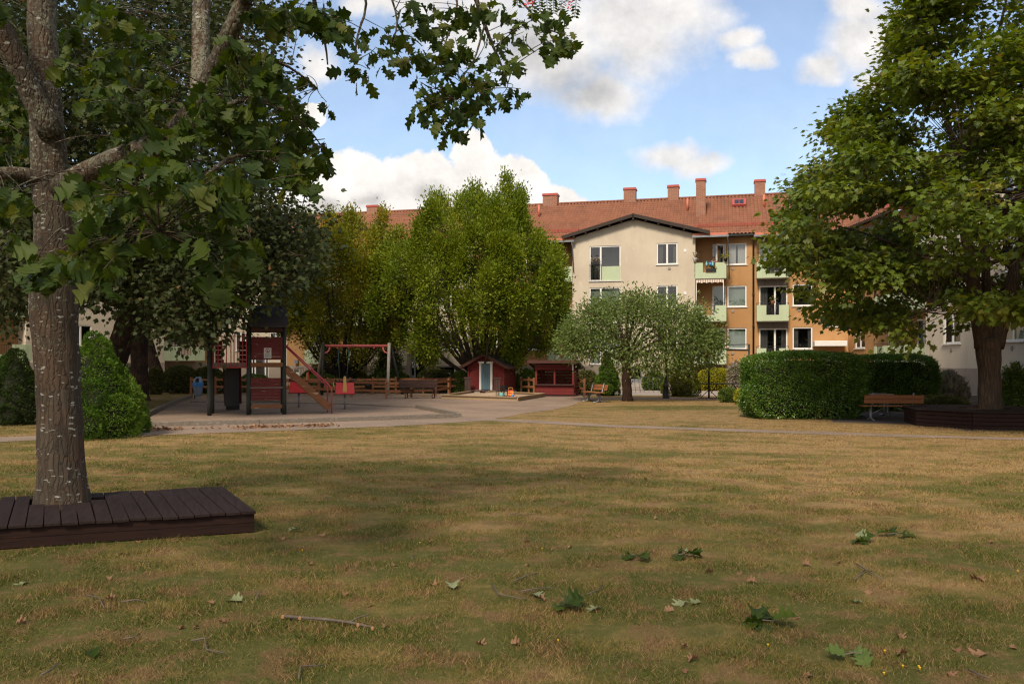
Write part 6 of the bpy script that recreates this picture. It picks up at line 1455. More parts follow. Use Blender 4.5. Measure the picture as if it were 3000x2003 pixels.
hornbeam('large round hornbeam with fresh green leaves behind the playhouse', 1406, 48.6, [(2.1, 2.8), (3.2, 4.4), (4.8, 5.5), (6.4, 5.4), (7.8, 4.6), (9.2, 3.3), (10.4, 1.9), (11.1, .5)], 1150, 34, 21, MAT['horn_leaf'], [(1.5, 12.2, 1.0), (-.3, 11.8, .8), (-3.9, 8.0, .7), (4.3, 8.3, .8)], off=-.35)
hornbeam('yellowing hornbeam with open lower stems behind the swings', 1003, 50.5, [(2.0, 1.6), (3.2, 3.4), (4.8, 3.9), (6.6, 3.85), (8.0, 3.3), (9.0, 2.5), (9.8, 1.4)], 760, 30, 22, MAT['horn_leaf_dry'], [(-2.0, 10.2, .6), (-.7, 10.4, .5), (.4, 10.7, .6), (1.9, 9.7, .5), (3.0, 9.3, .5)])

# apple tree
ab = G(1838, 1174.5); rg = random.Random(5); fork = ab + Vector((-.05, 0, 1.75))
trunk = ([ab + Vector((0, 0, -.05)), ab + Vector((0, 0, .3)), ab + Vector((-.06, 0, 1.1)), fork, fork + Vector((.1, 0, .5))], [.27, .225, .205, .19, .12]); limbs = []
for i, (dx, dy, z) in enumerate(((-2.9, .2, 2.5), (-2.0, -1.2, 3.9), (-1.0, .9, 4.6), (0, -1.0, 4.8), (1.0, .8, 4.6), (1.9, -.6, 4.0), (3.1, .2, 3.0), (4.1, -.3, 2.7), (-1.6, 1.2, 3.0), (2.2, 1.2, 3.4), (-.4, -1.6, 3.0), (1.2, -1.5, 2.9))):
    e = ab + Vector((dx, dy, z)); m = fork + Vector((dx * .4, dy * .4, (z - 1.75) * 1.05)); limbs.append((bez(fork, m, e, 8), taper(.085, .012, 8)))
ac = []
while len(ac) < 270:
    x = rg.uniform(-3.0, 4.1); top = np.interp(x, [-3.3, -2.6, -1.6, -.2, .8, 1.8, 3, 4.0, 4.4], [2.6, 3.3, 4.0, 4.4, 4.2, 4.0, 3.6, 3.0, 2.5]); bot = np.interp(x, [-3.3, -2.4, -1.2, -.4, .3, 1.5, 2.4, 3.2, 4.4], [2.55, 2.2, 2.3, 1.5, 1.45, 1.55, 1.9, 1.7, 2.1])
    z = rg.uniform(bot, top); h = 1.9 * math.sqrt(max(.05, 1 - ((x - .4) / 4.2) ** 2)); y = rg.uniform(-h, h)
    if abs(z - (bot + top) / 2) < (top - bot) * .22 and abs(y) < h * .5 and rg.random() < .6: continue
    ac.append(ab + Vector((x, y, z)))
for _ in range(70):        # upright water shoots
    x = rg.uniform(-2.4, 3.6); top = np.interp(x, [-3.3, -2.6, -1.6, -.2, .8, 1.8, 3, 4.0], [2.8, 3.5, 4.3, 4.7, 4.6, 4.4, 4.1, 3.4]); ac.append(ab + Vector((x, rg.uniform(-1, 1), top - rg.uniform(0, .5))))
crown_tree('apple_tree', 'small spreading apple tree with grey green leaves on the dry lawn', 'tree', ab, trunk, limbs, ac, LEAF2, .135, 72, (.24, .24, .28), (MAT['apple_bark'], MAT['apple_leaf']), None, .008, .15, .5, rough=.06)

# big Norway maple on the right, rooted in the octagonal bench
mb_ = Vector((PC.x + .30, PC.y + .25, 0)); RMZ = [(2.2, 2.4), (2.9, 4.6), (3.6, 5.6), (5.2, 6.7), (6.4, 6.2), (7.9, 5.2), (9.4, 5.0), (11, 4.5), (12.5, 3.8), (14, 2.6), (15.2, .9)]
fork = mb_ + Vector((-.05, 0, 2.45)); rg = random.Random(8)
trunk = ([mb_ + Vector((.03, 0, .3)), mb_ + Vector((.02, 0, .7)), mb_ + Vector((0, 0, 1.5)), fork], [.37, .315, .29, .34]); limbs = []
main = [(-.40, 0, 8.0, .24), (.62, .1, 7.2, .25), (.05, .3, 9.5, .15)]
tops = []
for dx, dy, z, r in main:
    e = mb_ + Vector((dx * 2.6, dy * 2.6, z)); pts = bez(fork + Vector((dx * .3, 0, -.25)), fork + Vector((dx * 1.5, dy, (z - 2.4) * .45)), e, 10); limbs.append((pts, taper(r, r * .32, 10))); tops.append((pts, r))
for i in range(34):
    pts, r = tops[i % 3]; f = rg.randint(2, 9); s = pts[f]; a = 2 * math.pi * i * .618; z = min(14.4, s.z + rg.uniform(-.6, 3.6) + (f > 7) * rg.uniform(0, 5)); R_ = np.interp(z, [p[0] for p in RMZ], [p[1] for p in RMZ]) * rg.uniform(.75, .95); z = max(z, 3.0)
    e = Vector((mb_.x + R_ * math.cos(a), mb_.y + R_ * math.sin(a), z)); limbs.append((bez(s, s.lerp(e, .5) + Vector((0, 0, .12 * (e - s).length)), e, 8), taper(.07, .012, 8)))
mc = []
for s in profile_clusters((mb_.x, mb_.y), RMZ, 400, .55, 1.0, 31, .26):      # leaves lie in sloping pads
    w_ = rg.uniform(.5, .95)
    for _ in range(4): a = rg.uniform(0, 6.28); q = w_ * math.sqrt(rg.random()); mc.append(s + Vector((q * math.cos(a), q * math.sin(a), rg.uniform(-.1, .12) - q * .25)))
def cull_map(c):
    u, v = px_of(c); 
    lim = np.interp(v, [-400, 0, 130, 210, 330, 390, 440, 480, 560, 640, 720, 850, 900, 960, 1010], [2700, 2640, 2610, 2590, 2440, 2405, 2410, 2375, 2290, 2240, 2225, 2320, 2350, 2440, 2640])
    low = np.interp(u, [2200, 2340, 2500, 2600, 2680, 2720, 2800, 2850, 2960, 3100], [820, 900, 960, 1010, 1000, 925, 975, 945, 915, 930])
    return u < lim + 18 or v > low or c.y < 14
mc = [c for c in mc if not cull_map(c)]
crown_tree('norway_maple', 'big norway maple with some orange leaves growing out of the octagonal bench', 'tree', mb_, trunk, limbs, mc, MAPLE, .15, 62, (.32, .32, .15), (MAT['maple_bark'], MAT['maple_leaf']), None, .010, .30, 1.0, bark_n=22, rough=.06)

# ------------------------------------------------------------------ shrubs, hedges, spruces
def spruce(label, b, h, r, mat, seed, n=14000, sz=.055, squash=1.0, group='dwarf spruces', lumps=30, extra=()):
    """cushioned cone: knobs of short needles over a dark core"""
    rg = random.Random(seed); t = thing('dwarf_spruce', label, 'conifer', b, 0, group); S = []
    for i in range(lumps):
        f = ((i + .5) / lumps) ** .85; z = h * (.05 + .88 * f); R_ = r * (1 - f) ** .8 * (1 - .35 * max(0, .10 - f) / .10); a = i * 2.399 + rg.uniform(-.2, .2); q = r * (.47 - .25 * f) * rg.uniform(.7, 1.2)
        S.append((Vector(((R_ - q * .45) * math.cos(a), (R_ - q * .45) * math.sin(a) * squash, max(z, q * .7))), q))
    S.append((Vector((0, 0, h * .90)), r * .14)); S += [(Vector(c), q) for c, q in extra]
    core = MB()
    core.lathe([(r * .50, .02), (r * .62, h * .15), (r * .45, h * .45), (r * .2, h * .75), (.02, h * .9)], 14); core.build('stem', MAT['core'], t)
    C = np.array([tuple(c) for c, q in S]); Q = np.array([q for c, q in S]); w = Q ** 2 / (Q ** 2).sum(); idx = RNG.choice(len(S), n, p=w); d = rand_dirs(n, .25)
    bumpy = 1 + .18 * np.sin(d[:, 0] * 9 + idx) * np.sin(d[:, 1] * 8 + idx * 2) * np.sin(d[:, 2] * 9)
    P = C[idx] + d * (Q[idx] * bumpy * RNG.uniform(.86, 1.03, n))[:, None]
    keep = np.ones(n, bool)
    for c, q in zip(C, Q): keep &= np.sum((P - c) ** 2, 1) > (q * .80) ** 2
    keep &= P[:, 2] > .0; P = P[keep]; d = d[keep]; idx = idx[keep]
    rr = np.clip(RNG.uniform(.2, .7, len(S))[idx] + RNG.uniform(-.2, .3, len(P)), 0, 1)
    V, Fc, rn = leaves(TUFT, P - d * sz * .3, d + RNG.normal(size=d.shape) * .45, sz, .3, .2, rr, 1.5); link('foliage', np_mesh('foliage', V, Fc, mat, rn), t); return t
b = G(226, 1290)
spruce('tall bright green cushioned spruce behind the oak trunk', b + Vector((0, .9, 0)), 2.50, 1.08, MAT['spruce'], 1, 60000, .042)
spruce('lower bright green spruce leaning out on the right of the tall one', G(338, 1275) + Vector((0, .8, 0)), 1.45, .47, MAT['spruce'], 2, 26000, .040)
spruce('dark green spruce cut off by the left edge', G(-8, 1250) + Vector((0, .9, 0)), 2.15, .86, MAT['spruce_dark'], 3, 32000, .042)
spruce('neat pointed green spruce just left of the apple trunk', G(1782, 1160) + Vector((0, .5, 0)), 2.25, .74, MAT['spruce'], 4, 22000, .055)
spruce('broad olive green spruce behind the lamp post', G(2005, 1162) + Vector((0, .7, 0)), 2.45, .98, MAT['spruce_olive'], 5, 26000, .058)

def shrub(label, c, dims, mat, n, ls, seed, name='shrub', cat='shrub', tpl=None, box=0.0, group=None, up=.5, rough=.12, twigs=True, fuzz=.06, stalk=0):
    """clipped or loose bush: leaves through the outer shell of a rounded body, dark twigs inside"""
    rg = np.random.default_rng(seed); t = thing(name, label, cat, c, 0, group); a, b_, h = dims
    d = rg.normal(size=(n, 3)); d[:, 2] = d[:, 2] * .9 + .25; d = nrm(d); e = 2 + box * 6
    k = 1 / np.maximum((np.abs(d[:, 0]) ** e + np.abs(d[:, 1]) ** e + np.abs(d[:, 2]) ** e), 1e-6) ** (1 / e)
    nz = np.array([mnoise.noise(Vector((x * 2.3 + seed, y * 2.3, z * 2.3))) + .5 * mnoise.noise(Vector((x * 6 + seed, y * 6, z * 6))) for x, y, z in d])
    s = k * (1 + rough * nz) * (1 - np.abs(rg.normal(0, fuzz, n)) + np.where(rg.random(n) < .12, rg.uniform(0, .12, n) ** 1.3, 0)); P = d * s[:, None] * np.array([a, b_, h * .55]) + np.array([0, 0, h * .47])
    P = P[P[:, 2] > .02]; dd = nrm(P - np.array([0, 0, h * .4])) + RNG.normal(size=P.shape) * .7
    if stalk: dd = RNG.normal(size=P.shape) * .3 + np.array([0, 0, stalk])
    cl = np.array([mnoise.noise(Vector(tuple(p * 3.5))) for p in P]); rr = np.clip(.45 + .5 * cl + RNG.uniform(-.25, .3, len(P)), 0, 1)
    V, Fc, rn = leaves(tpl or LEAF2, P, dd, ls, .3, up, rr); m = MB(); q = .80
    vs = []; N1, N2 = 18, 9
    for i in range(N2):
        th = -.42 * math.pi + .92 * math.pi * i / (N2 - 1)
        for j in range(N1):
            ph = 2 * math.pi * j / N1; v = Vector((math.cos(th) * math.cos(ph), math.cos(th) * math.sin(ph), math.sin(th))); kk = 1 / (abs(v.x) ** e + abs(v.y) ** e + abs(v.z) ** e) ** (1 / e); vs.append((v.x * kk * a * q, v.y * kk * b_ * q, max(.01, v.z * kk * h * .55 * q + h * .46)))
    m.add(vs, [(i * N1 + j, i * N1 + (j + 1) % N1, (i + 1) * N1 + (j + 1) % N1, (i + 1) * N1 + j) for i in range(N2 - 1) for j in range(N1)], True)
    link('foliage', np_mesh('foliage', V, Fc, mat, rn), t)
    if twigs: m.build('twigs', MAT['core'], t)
    return t
# the clipped hedges round the seats
hc = D(2352, 1058, 27.3); shrub('big clipped privet hedge block with rounded corners in front', (hc.x, hc.y, 0), (1.86, .95, 2.02), MAT['hedge_leaf'], 62000, .062, 41, 'hedge', 'hedge', None, .55, 'clipped hedges', .6, .10, True, .06)
hc = D(2606, 1058, 31.6); shrub('second clipped privet hedge behind the bench', (hc.x, hc.y, 0), (1.62, .85, 1.98), MAT['hedge_leaf'], 46000, .066, 42, 'hedge', 'hedge', None, .6, 'clipped hedges', .6, .08, True, .05)
def sh(label, u0, u1, vt, Y, mat, n, ls, seed, deep=.7, **k):
    x0, x1 = (u0 - CX) / F * Y, (u1 - CX) / F * Y; h = EYE - (vt - VH) / F * Y
    return shrub(label, ((x0 + x1) / 2, Y, 0), ((x1 - x0) / 2, max(.3, (x1 - x0) / 2 * deep), h), mat, n, ls, seed, **k)
GS = 'shrubs along the houses'
sh('golden yellow rounded shrub right of the olive spruce', 2040, 2154, 1083, 50.0, MAT['yellow_leaf'], 14000, .085, 51, group=GS, box=.12, rough=.10)
sh('small golden globe shrub under the yellowing hornbeam', 1016, 1077, 1085, 51.5, MAT['yellow_leaf'], 5000, .09, 52, group=GS)
sh('golden shrub at the far left behind the dark spruce', 62, 102, 1079, 42, MAT['yellow_leaf'], 3500, .085, 53, group=GS)
sh('clipped low green mound left of the playhouse', 1226, 1334, 1085, 49.5, MAT['olive_leaf'], 9000, .075, 54, box=.35, group=GS, rough=.05)
sh('loose green bush between mound and playhouse', 1320, 1378, 1090, 48.0, MAT['fresh_leaf'], 5000, .09, 55, group=GS, rough=.2)
sh('leafy green bush between playhouse and kiosk', 1512, 1580, 1086, 48.2, MAT['fresh_leaf'], 8000, .10, 56, group=GS, rough=.22)
sh('reddish olive shrub right of the kiosk', 1682, 1752, 1087, 46.5, MAT['olive_leaf'], 8000, .085, 57, group=GS, rough=.16)
sh('clipped olive hedge strip behind the kiosk', 1560, 1690, 1095, 50.5, MAT['olive_leaf'], 7000, .09, 58, group=GS, box=.4)
sh('pale flowering bush by the entrance behind the apple trunk', 1884, 1950, 1092, 50.0, MAT['fresh_leaf'], 5000, .10, 59, group=GS, rough=.25)
sh('pink flowering shrub in front of the ochre wall', 2134, 2182, 1064, 48.5, MAT['lavender'], 5000, .10, 60, group=GS, rough=.3, stalk=0)
sh('small fresh green bush in front of the carpet rack', 2106, 2160, 1137, 37.4, MAT['fresh_leaf'], 6500, .06, 61, group='small bushes by the hedge', rough=.2)
sh('small yellowish bush at the left foot of the hedge', 2152, 2190, 1140, 35.5, MAT['yellow_leaf'], 3500, .06, 62, group='small bushes by the hedge', rough=.25)
sh('low olive shrub mound right of the park bench', 2664, 2832, 1160, 29.5, MAT['olive_leaf'], 16000, .055, 63, group='low planting by the right wing', rough=.08, box=.1)
sh('grey lavender clump in front of the beige wall', 2690, 2826, 1102, 33.0, MAT['lavender'], 16000, .20, 64, name='lavender', cat='shrub', group='low planting by the right wing', stalk=1.4, rough=.35, fuzz=.3, twigs=False)
sh('tall leafy green shrub right of the maple trunk', 2935, 3020, 1075, 29, MAT['fresh_leaf'], 5000, .09, 65, group='low planting by the right wing', rough=.4, fuzz=.25, twigs=False)
sh('bushy greenery at the right edge behind the maple bench', 2925, 3080, 1120, 31, MAT['fresh_leaf'], 7000, .10, 66, group='low planting by the right wing', rough=.3, fuzz=.2)
sh('grey green flowering hedge stretch behind the litter bin', 478, 580, 1072, 47.5, MAT['olive_leaf'], 9000, .085, 67, group=GS, rough=.18)
sh('wide olive hedge stretch left of the play tower', 555, 665, 1078, 48.0, MAT['olive_leaf'], 9000, .085, 68, group=GS, rough=.18)
sh('low green shrub row seen under the play tower', 690, 800, 1098, 49, MAT['fresh_leaf'], 7000, .085, 69, group=GS, rough=.15)
sh('dark olive shrub behind the tower stairs', 878, 1000, 1082, 51, MAT['olive_leaf'], 8000, .085, 70, group=GS, rough=.14)
sh('light green low bed plants behind the swing fence', 870, 1010, 1099, 49.5, MAT['fresh_leaf'], 6000, .09, 71, group=GS, rough=.15)
sh('spiky green lilies by the left entrance door', 1082, 1196, 1096, 51.3, MAT['fresh_leaf'], 6000, .30, 72, name='perennials', cat='plant', group=GS, stalk=1.2, rough=.15, fuzz=.2)
sh('small leafy tree shaped shrub beside the entrance door', 1092, 1180, 1020, 51.9, MAT['fresh_leaf'], 3800, .14, 73, group=GS, rough=.45, fuzz=.3, twigs=False)
sh('dark shrub under the left balcony', -10, 62, 1042, 40, MAT['hedge_leaf'], 7000, .09, 74, group=GS, rough=.25)
sh('brownish hedge between the oak trunk and dark spruce', 50, 110, 1098, 38, MAT['olive_leaf'], 5000, .08, 75, group=GS, rough=.2)
sh('loose shrub between the oak trunk and middle sycamore', 322, 388, 1066, 44, MAT['hedge_leaf'], 5000, .10, 76, group=GS, rough=.35, fuzz=.2)
sh('low hedge between two sycamore trunks', 430, 480, 1080, 46, MAT['olive_leaf'], 5000, .08, 77, group=GS, rough=.2)
sh('long low hedge behind the wooden fence', 1000, 1330, 1112, 48.4, MAT['olive_leaf'], 12000, .085, 78, group=GS, box=.5, rough=.12, deep=.12)

# ------------------------------------------------------------------ lawn blades, fallen leaves and twigs
def ingravel(x, y, pl=[(p[0], p[1]) for p in YARD]): return inpoly(x, y, pl)
def grass():
    Ps = []; 
    for y0, y1, dens, hh in ((4.3, 7.0, 11500, .040), (7.0, 10.5, 6200, .042), (10.5, 15.5, 2600, .045), (15.5, 24.0, 700, .05), (24, 42, 110, .055)):
        xr = y1 * .66 + .6; n = int((y1 - y0) * 2 * xr * dens); y = RNG.uniform(y0, y1, n); x = RNG.uniform(-1, 1, n) * xr; k = np.abs(x) < y * .64 + .5; x, y = x[k], y[k]
        Ps.append(np.stack([x, y, np.zeros(len(x)), np.full(len(x), hh)], 1))
    P = np.vstack(Ps)
    clump = np.array([mnoise.noise(Vector((a * 2.2, b * 2.2, 0))) for a, b in P[:, :2]]); keep = RNG.random(len(P)) < np.clip(.72 + clump * .9, .18, 1); P = P[keep]; clump = clump[keep]
    # not on the path, the gravel, the deck or the paved seats
    vv = VH + F * EYE / P[:, 1]; uu = CX + F * P[:, 0] / P[:, 1]
    pc = np.interp(uu, [-100, 100, 382, 700, 1150, 1424, 1560, 1800, 2200, 2600, 3000], [1292, 1284, 1268, 1258, 1241, 1229, 1235, 1248.5, 1262, 1275, 1286.5]); pw = np.interp(uu, [382, 1150, 1424, 3000], [6.5, 7.5, 2.2, 2.2])
    ok = np.abs(vv - pc) > pw + RNG.normal(0, .8, len(P))
    far = (P[:, 1] > 18); ok &= ~(far & np.array([ingravel(a, b) if b > 18 else False for a, b in P[:, :2]]))
    ok &= ~((uu > 2430) & (vv < 1246) & (uu < 2850)) & (P[:, 1] < 39)
    la = np.array([A.x, A.y]); f2w = np.array([e2.x, e2.y]); e1w = np.array([e1.x, e1.y]); det = e1w[0] * f2w[1] - e1w[1] * f2w[0]; q = P[:, :2] - la
    s = (q[:, 0] * f2w[1] - q[:, 1] * f2w[0]) / det; w = (e1w[0] * q[:, 1] - e1w[1] * q[:, 0]) / det; ok &= ~((s > 0) & (s < LEN) & (w > 0) & (w < dl))
    P = P[ok]; clump = clump[ok]; N = len(P); d = RNG.normal(size=(N, 3)) * .75; d[:, 2] = np.abs(RNG.normal(size=N)) * .5 + .45
    hts = P[:, 3] * (.8 + .5 * np.clip(clump, -.5, 1)) * RNG.uniform(.5, 1.45, N); wd = np.where(P[:, 1] < 10, .085, .13)
    TV, TF = BLADE; y = nrm(d); n = nrm(np.cross(y, RNG.normal(size=(N, 3)))); V = (TV[None, :, 0, None] * n[:, None, :] * wd[:, None, None] + TV[None, :, 1, None] * y[:, None, :]) * hts[:, None, None] + np.stack([P[:, 0], P[:, 1], np.zeros(N)], 1)[:, None, :]
    Fc = TF[None] + (np.arange(N) * 3)[:, None, None]; o = link('grass', np_mesh('grass', V.reshape(-1, 3), Fc.reshape(-1, 3), MAT['blades'], RNG.uniform(0, 1, N))); o['kind'] = 'stuff'
grass()
def one_leaf_mesh(name, mat, curl=.3, tpl=OAK, sz=.16):
    V, Fc = tpl; V = V.copy(); V[:, 2] += curl * V[:, 0] ** 2 * 3 - curl * .6 * (V[:, 1] - .5) ** 2; return np_mesh(name, V * sz, Fc, MAT[mat], RNG.uniform(.1, .9, len(Fc)) * 0 + RNG.uniform(.2, .8))
def lay(me, u, v, rz, tilt=(0, 0), z=.012, label='', cat='leaf', group=None, name='fallen_leaf'):
    o = link(name, me); o.location = G(u, v) + Vector((0, 0, z)); o.rotation_euler = (tilt[0], tilt[1], rz); tag(o, label, cat, group); return o
def sprig(u, v, n, label, mat='oak_leaf', s=.17, seed=0, pale=()):
    rg = random.Random(seed); t = thing('oak_sprig', label, 'leaf sprig', G(u, v), 0, 'green oak sprigs dropped on the lawn'); MB().tube([(-.12, 0, .02), (.0, .02, .035), (.10, .0, .03)], [.006, .005, .003], 6).build('twig', MAT['twig'], t)
    for i in range(n):
        o = link('leaf', one_leaf_mesh('leaf', 'pale_leaf' if i in pale else mat, rg.uniform(.1, .5), OAK, s * rg.uniform(.75, 1.1)), t); o.location = (rg.uniform(-.07, .07), rg.uniform(-.03, .03), rg.uniform(.015, .045)); o.rotation_euler = (rg.uniform(-.1, .6), rg.uniform(-.6, .6), i * 6.28 / n + rg.uniform(-.4, .4))
sprig(1665, 1782, 6, 'largest green oak sprig lying on the near lawn with one pale leaf', seed=1, pale=(2,))
sprig(2240, 1833, 6, 'dark glossy oak sprig on the lawn at lower right', seed=2)
sprig(2005, 1634, 5, 'oak sprig with pale leaf further out on the lawn', seed=3, pale=(1,))
sprig(1860, 1636, 4, 'flattened green oak sprig left of the one with pale leaf', seed=4)
sprig(2530, 1592, 5, 'yellow green oak sprig in the grass on the right', seed=5, pale=(0,), s=.15)
sprig(2625, 1572, 4, 'dark oak sprig in the grass furthest out on the right', seed=6, s=.16)
sprig(2510, 1930, 4, 'withered grey green oak sprig at the lower right', 'apple_leaf', seed=7, s=.15)
PG = 'single pale leaves on the lawn'
for u, v, rz, lb in ((1583, 1757, .4, 'pale green leaf just left of the largest oak sprig'), (2062, 1768, 1.5, 'pale star shaped leaf between the two near sprigs'), (2008, 1763, 2.5, 'small grey green leaf beside the pale star shaped one'), (2535, 1770, .9, 'pale yellow leaf on the dry grass at right'), (1773, 1785, 2.0, 'small blue green leaf right of the largest sprig'),
                     (2890, 1710, .3, 'pale buff leaf near the right edge'), (715, 1766, 1.2, 'pale green leaf right of the broken twigs'), (83, 1705, 2.8, 'pale leaf on the lawn below the deck'), (276, 1937, .7, 'yellowish leaf at the lower left corner'), (1330, 1733, .2, 'pale green leaf in the dark grass at centre'),
                     (885, 1556, 2.2, 'blue green leaf just right of the deck corner'), (2897, 1917, 1.7, 'large tan leaf at the lower right corner')): lay(one_leaf_mesh('fallen_leaf', 'brown_leaf' if 'tan' in lb or 'buff' in lb else ('oak_leaf' if 'yellowish' in lb else 'pale_leaf'), random.uniform(.1, .4), OAK, .15), u, v, rz, (random.uniform(-.3, .3), random.uniform(-.3, .3)), .02, lb, 'leaf', PG)
brs = [one_leaf_mesh('fallen_leaf', 'brown_leaf', q, (OAK, MAPLE)[i % 2], (.085, .05)[i % 2]) for i, q in enumerate((.2, .5, .8, .4, .6, .3))]
pts = [(1559, 1590), (1674, 1606), (2095, 1680), (2170, 1682), (2185, 1707), (2200, 1655), (2100, 1920), (2012, 1900), (2050, 1934), (2005, 1975), (2300, 1950), (2380, 1985), (2555, 1735), (2740, 1590), (2625, 1860), (2910, 1592), (2770, 1970), (2460, 1655), (1800, 1570), (1925, 1520), (1490, 1890), (1740, 1790), (2345, 1655), (2340, 1810), (1980, 1790), (1540, 1660), (1600, 1765), (2800, 1905), (2660, 1920), (2960, 1900),
       (830, 1586), (1350, 1700), (1280, 1720), (1360, 1588), (1255, 1590), (905, 1655), (340, 1628), (320, 1700), (305, 1760), (645, 1825), (740, 1825), (580, 1840), (1080, 1780), (1130, 1840), (1390, 1885), (420, 1572), (420, 1585), (220, 1980), (950, 1575), (1150, 1660), (40, 1830), (540, 1840), (1010, 1740), (1180, 1560), (600, 1770),
       (1570, 1330), (1700, 1400), (1290, 1430), (1060, 1418), (840, 1385), (2300, 1430), (2390, 1340), (2700, 1500), (2590, 1420), (1900, 1410), (700, 1310), (38, 1406)]
for i, (u, v) in enumerate(pts): lay(brs[i % 6], u, v, random.uniform(0, 6.28), (random.uniform(-.5, .5), random.uniform(-.5, .5)), .014, 'small curled brown leaf lying loose on the lawn', 'leaf', 'brown leaves scattered on the lawn')
def twig(pts_, r, label, name='fallen_twig', group='dry twigs on the lawn', cuts=()):
    P = [G(u, v) + Vector((0, 0, .022 + r)) for u, v in pts_]; o = P[0].copy(); t = thing(name, label, 'twig', (o.x, o.y, 0), 0, group); m = MB(); m.tube([p - Vector((o.x, o.y, 0)) for p in P], taper(r, r * .6, len(P)), 8, wob=.12); m.build('stem', MAT['twig'], t); return t, P, o
t, P, o = twig([(830, 1818), (880, 1822), (960, 1828), (1020, 1836), (1050, 1842), (1092, 1852)], .012, 'thick broken branch with cut stubs lying on the near lawn', 'fallen_branch', None)
c = MB()
for f in (0, 1, 4, 5): p = P[f] - Vector((o.x, o.y, 0)); c.tube([p, p + Vector((.0, -.022, -.002))], .011, 9)
c.build('cut_stub', plain('fresh_cut_wood', (.42, .22, .10), None, 9, .8), t)
s = MB(); p = P[3] - Vector((o.x, o.y, 0)); s.tube([p, p + Vector((.07, .05, .02)), p + Vector((.13, .08, .03))], .005, 6); s.build('side_twig', MAT['twig'], t)
for l, lb in (([(255, 1753), (290, 1760), (305, 1790)], 'short hooked twig below the deck'), ([(355, 1773), (400, 1766), (425, 1772)], 'twig lying right of the hooked one'), ([(750, 1762), (760, 1745), (765, 1742)], 'small curved twig by the pale leaf'), ([(2510, 1660), (2550, 1685), (2585, 1706)], 'straight twig on the green patch at right'), ([(2505, 1705), (2535, 1678), (2555, 1682)], 'crossing twig over the straight one'),
              ([(1505, 1711), (1540, 1696), (1578, 1686)], 'bent twig above the largest oak sprig'), ([(1440, 1720), (1460, 1750), (1540, 1765)], 'long curved twig left of the largest sprig'), ([(1525, 1742), (1570, 1733), (1620, 1730)], 'thin straight twig above the largest sprig'), ([(1720, 1750), (1750, 1738), (1765, 1724)], 'bent twig right of the largest sprig'), ([(1495, 1513), (1530, 1514), (1565, 1513)], 'dark twig on the lawn further out'),
              ([(120, 1990), (150, 1975), (170, 1955)], 'twig at the lower left corner'), ([(560, 1888), (600, 1881), (605, 1915), (660, 1925)], 'angled twig at the lower left'), ([(875, 2000), (880, 1965), (950, 1960)], 'bent twig on the bottom edge'), ([(2840, 1975), (2870, 1990), (2900, 2002)], 'reddish twig at the lower right corner'), ([(1210, 1645), (1205, 1640), (1213, 1628)], 'small upright twig bit on the middle lawn'), ([(360, 1883), (390, 1878), (410, 1868)], 'short twig on the dark grass left')): twig(l, .006, lb)
fm = MB(); fm.lathe([(.003, 0), (.004, .01), (.006, .014), (.008, .017), (.002, .02)], 9)
fme = fm.mesh('yellow_flower', MAT['yellow_leaf'] if False else plain('dandelion_yellow', (.75, .45, .02), None, 8, .8))
for u, v in ((2250, 1905), (2592, 1923), (2645, 1968), (2590, 1990), (1635, 1892), (1588, 1617), (2982, 1685), (2692, 1970), (2695, 1975), (1230, 1600), (886, 1622)):
    o = link('yellow_flower', fme); o.location = G(u, v) + Vector((0, 0, .025)); tag(o, 'tiny yellow flower low in the grass', 'flower', 'yellow flowers in the lawn')
# drift of brown leaves along the timber edge
P = []
for _ in range(420): u = random.choice((random.gauss(800, 60), random.uniform(430, 960), random.gauss(925, 25), random.gauss(480, 25))); P.append(tuple(G(u, np.interp(u, [400, 960], [1259, 1246]) + abs(random.gauss(0, 2.5))) + Vector((0, 0, random.uniform(.01, .05)))))
V, Fc, r = leaves(OAK, np.array(P), rand_dirs(len(P)) * np.array([1, 1, .3]), .10, .3, .8); link('leaf_litter', np_mesh('leaf_litter', V, Fc, MAT['brown_leaf'], r))['kind'] = 'stuff'
# flower boxes, pots and the person on the top balcony
planter(2068, 2098, 790, 796, -.0, 'dark flower box hanging in the gap of the top balcony with the person', 'fresh_leaf'); planter(1731, 1755, 766, 776, -.14, 'flower box with dry pink flowers at the gable window', 'lavender')
planter(2246, 2290, 785, 793, .42, 'white trough of plants in the top balcony under the maple', 'fresh_leaf'); planter(1648, 1668, 884, 897, .1, 'flower box with pink flowers on the balcony by the hornbeam', 'lavender')
def pot(u, v, y, label, mat, flower):
    x, z = PM.at(u, v, y); t = thing('flower_pot', label, 'flower pot', PM.world(x, y, z), PM.a, 'flower pots on balconies'); MB().lathe([(.08, 0), (.13, .22), (.14, .24), (.12, .24)], 12).build('pot', MAT[mat], t)
    Pp = RNG.normal(size=(70, 3)) * .11 + np.array([0, 0, .36]); V, Fc, r = leaves(LEAF2, Pp, rand_dirs(70, .5), .11, .3); link('plants', np_mesh('plants', V, Fc, MAT[flower], r), t)
pot(2036, 767, -.05, 'white pot with dark plant on the top balcony rail', 'white', 'lavender'); pot(2126, 767, -.05, 'black hanging pot with yellow flowers beside the grey pipe', 'black', 'yellow_leaf'); pot(2264, 893, .46, 'terracotta pot on the middle balcony rail', 'terracotta', 'olive_leaf'); pot(1663, 884, .3, 'white hanging pot on the balcony by the hornbeam', 'white', 'fresh_leaf')
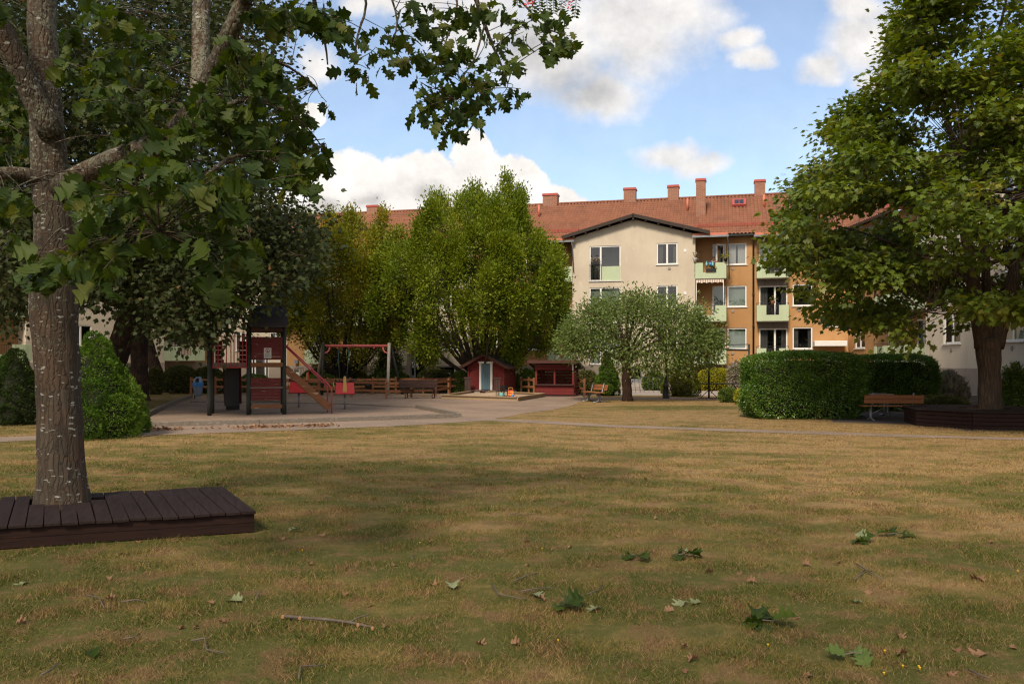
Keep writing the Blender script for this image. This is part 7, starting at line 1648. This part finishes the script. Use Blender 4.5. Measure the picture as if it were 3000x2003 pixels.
for u, lb, m in ((2070, 'mint watering can hung on the left of the balcony railing', 'teal'), (2080.5, 'blue bucket hung in the gap of the top balcony', 'bag'), (2088, 'mint watering can hung on the right of the balcony railing', 'teal')):
    x, z = PM.at(u, 779, -.06); t = thing('watering_can' if 'can' in lb else 'bucket', lb, 'watering can' if 'can' in lb else 'bucket', PM.world(x, -.06, z), PM.a); MB().lathe([(.06, 0), (.075, .02), (.07, .16), (.035, .19), (.03, .26)] if 'can' in lb else [(.07, 0), (.10, .2), (.09, .2)], 12).build('body', MAT[m], t); MB().tube([(-.07, 0, .16), (0, 0, .34), (.07, 0, .16)], .008, 6).build('handle', MAT[m], t)
x, z = PM.at(2092, 790, .45); pw = PM.world(x, .35, 7.26)
pe = thing('person', 'person in a dark top leaning forward behind the top balcony railing', 'person', pw, PM.a)
def skin_body(name, verts, edges, radii, mat, parent, root=0):
    me = bpy.data.meshes.new(name); me.from_pydata(verts, edges, []); o = link(name, me, parent); md = o.modifiers.new('skin', 'SKIN')
    for i, r in enumerate(radii): me.skin_vertices[0].data[i].radius = (r, r) if not hasattr(r, '__len__') else r
    me.skin_vertices[0].data[root].use_root = True; o.modifiers.new('sub', 'SUBSURF').levels = 2; o.modifiers[-1].render_levels = 2; me.materials.append(MAT[mat]); return o
# seated on a stool, head bent forward
bv = [(0, .12, .42), (0, .08, .62), (0, -.02, .84), (0, -.06, .90), (-.02, -.12, .97), (-.02, -.16, 1.04), (-.02, -.17, 1.12), (-.18, -.02, .82), (-.26, -.14, .62), (-.14, -.30, .56), (.18, -.02, .82), (.26, -.14, .62), (.14, -.30, .56), (-.10, -.12, .46), (-.12, -.28, .44), (-.12, -.28, .05), (.10, -.12, .46), (.12, -.28, .44), (.12, -.28, .05)]
be = [(0, 1), (1, 2), (2, 3), (3, 4), (4, 5), (5, 6), (2, 7), (7, 8), (8, 9), (2, 10), (10, 11), (11, 12), (0, 13), (13, 14), (14, 15), (0, 16), (16, 17), (17, 18)]
skin_body('body', bv, be, [.15, .14, .15, .06, .075, .095, .07, .06, .048, .032, .06, .048, .032, .09, .07, .045, .09, .07, .045], 'skin', pe)
skin_body('shirt', [(0, .12, .42), (0, .08, .62), (0, -.02, .84), (-.19, -.02, .81), (-.24, -.09, .70), (.19, -.02, .81), (.24, -.09, .70)], [(0, 1), (1, 2), (2, 3), (3, 4), (2, 5), (5, 6)], [.17, .16, .16, .075, .065, .075, .065], 'cloth_dark', pe)
hr = MB(); hr.lathe([(.02, .10), (.08, .08), (.105, .02), (.10, -.03)], 14, (-.02, -.155, 1.07)); hr.build('hair', MAT['bench_dark'], pe)
stl = thing('stool', 'dark stool the person on the balcony sits on', 'stool', PM.world(x, .47, 7.12), PM.a); MB().lathe([(.17, .44), (.18, .46), (.17, .48)], 14).build('seat', MAT['bench_dark'], stl); MB().lathe([(.03, 0), (.03, .44)], 8).build('leg', MAT['bench_dark'], stl)
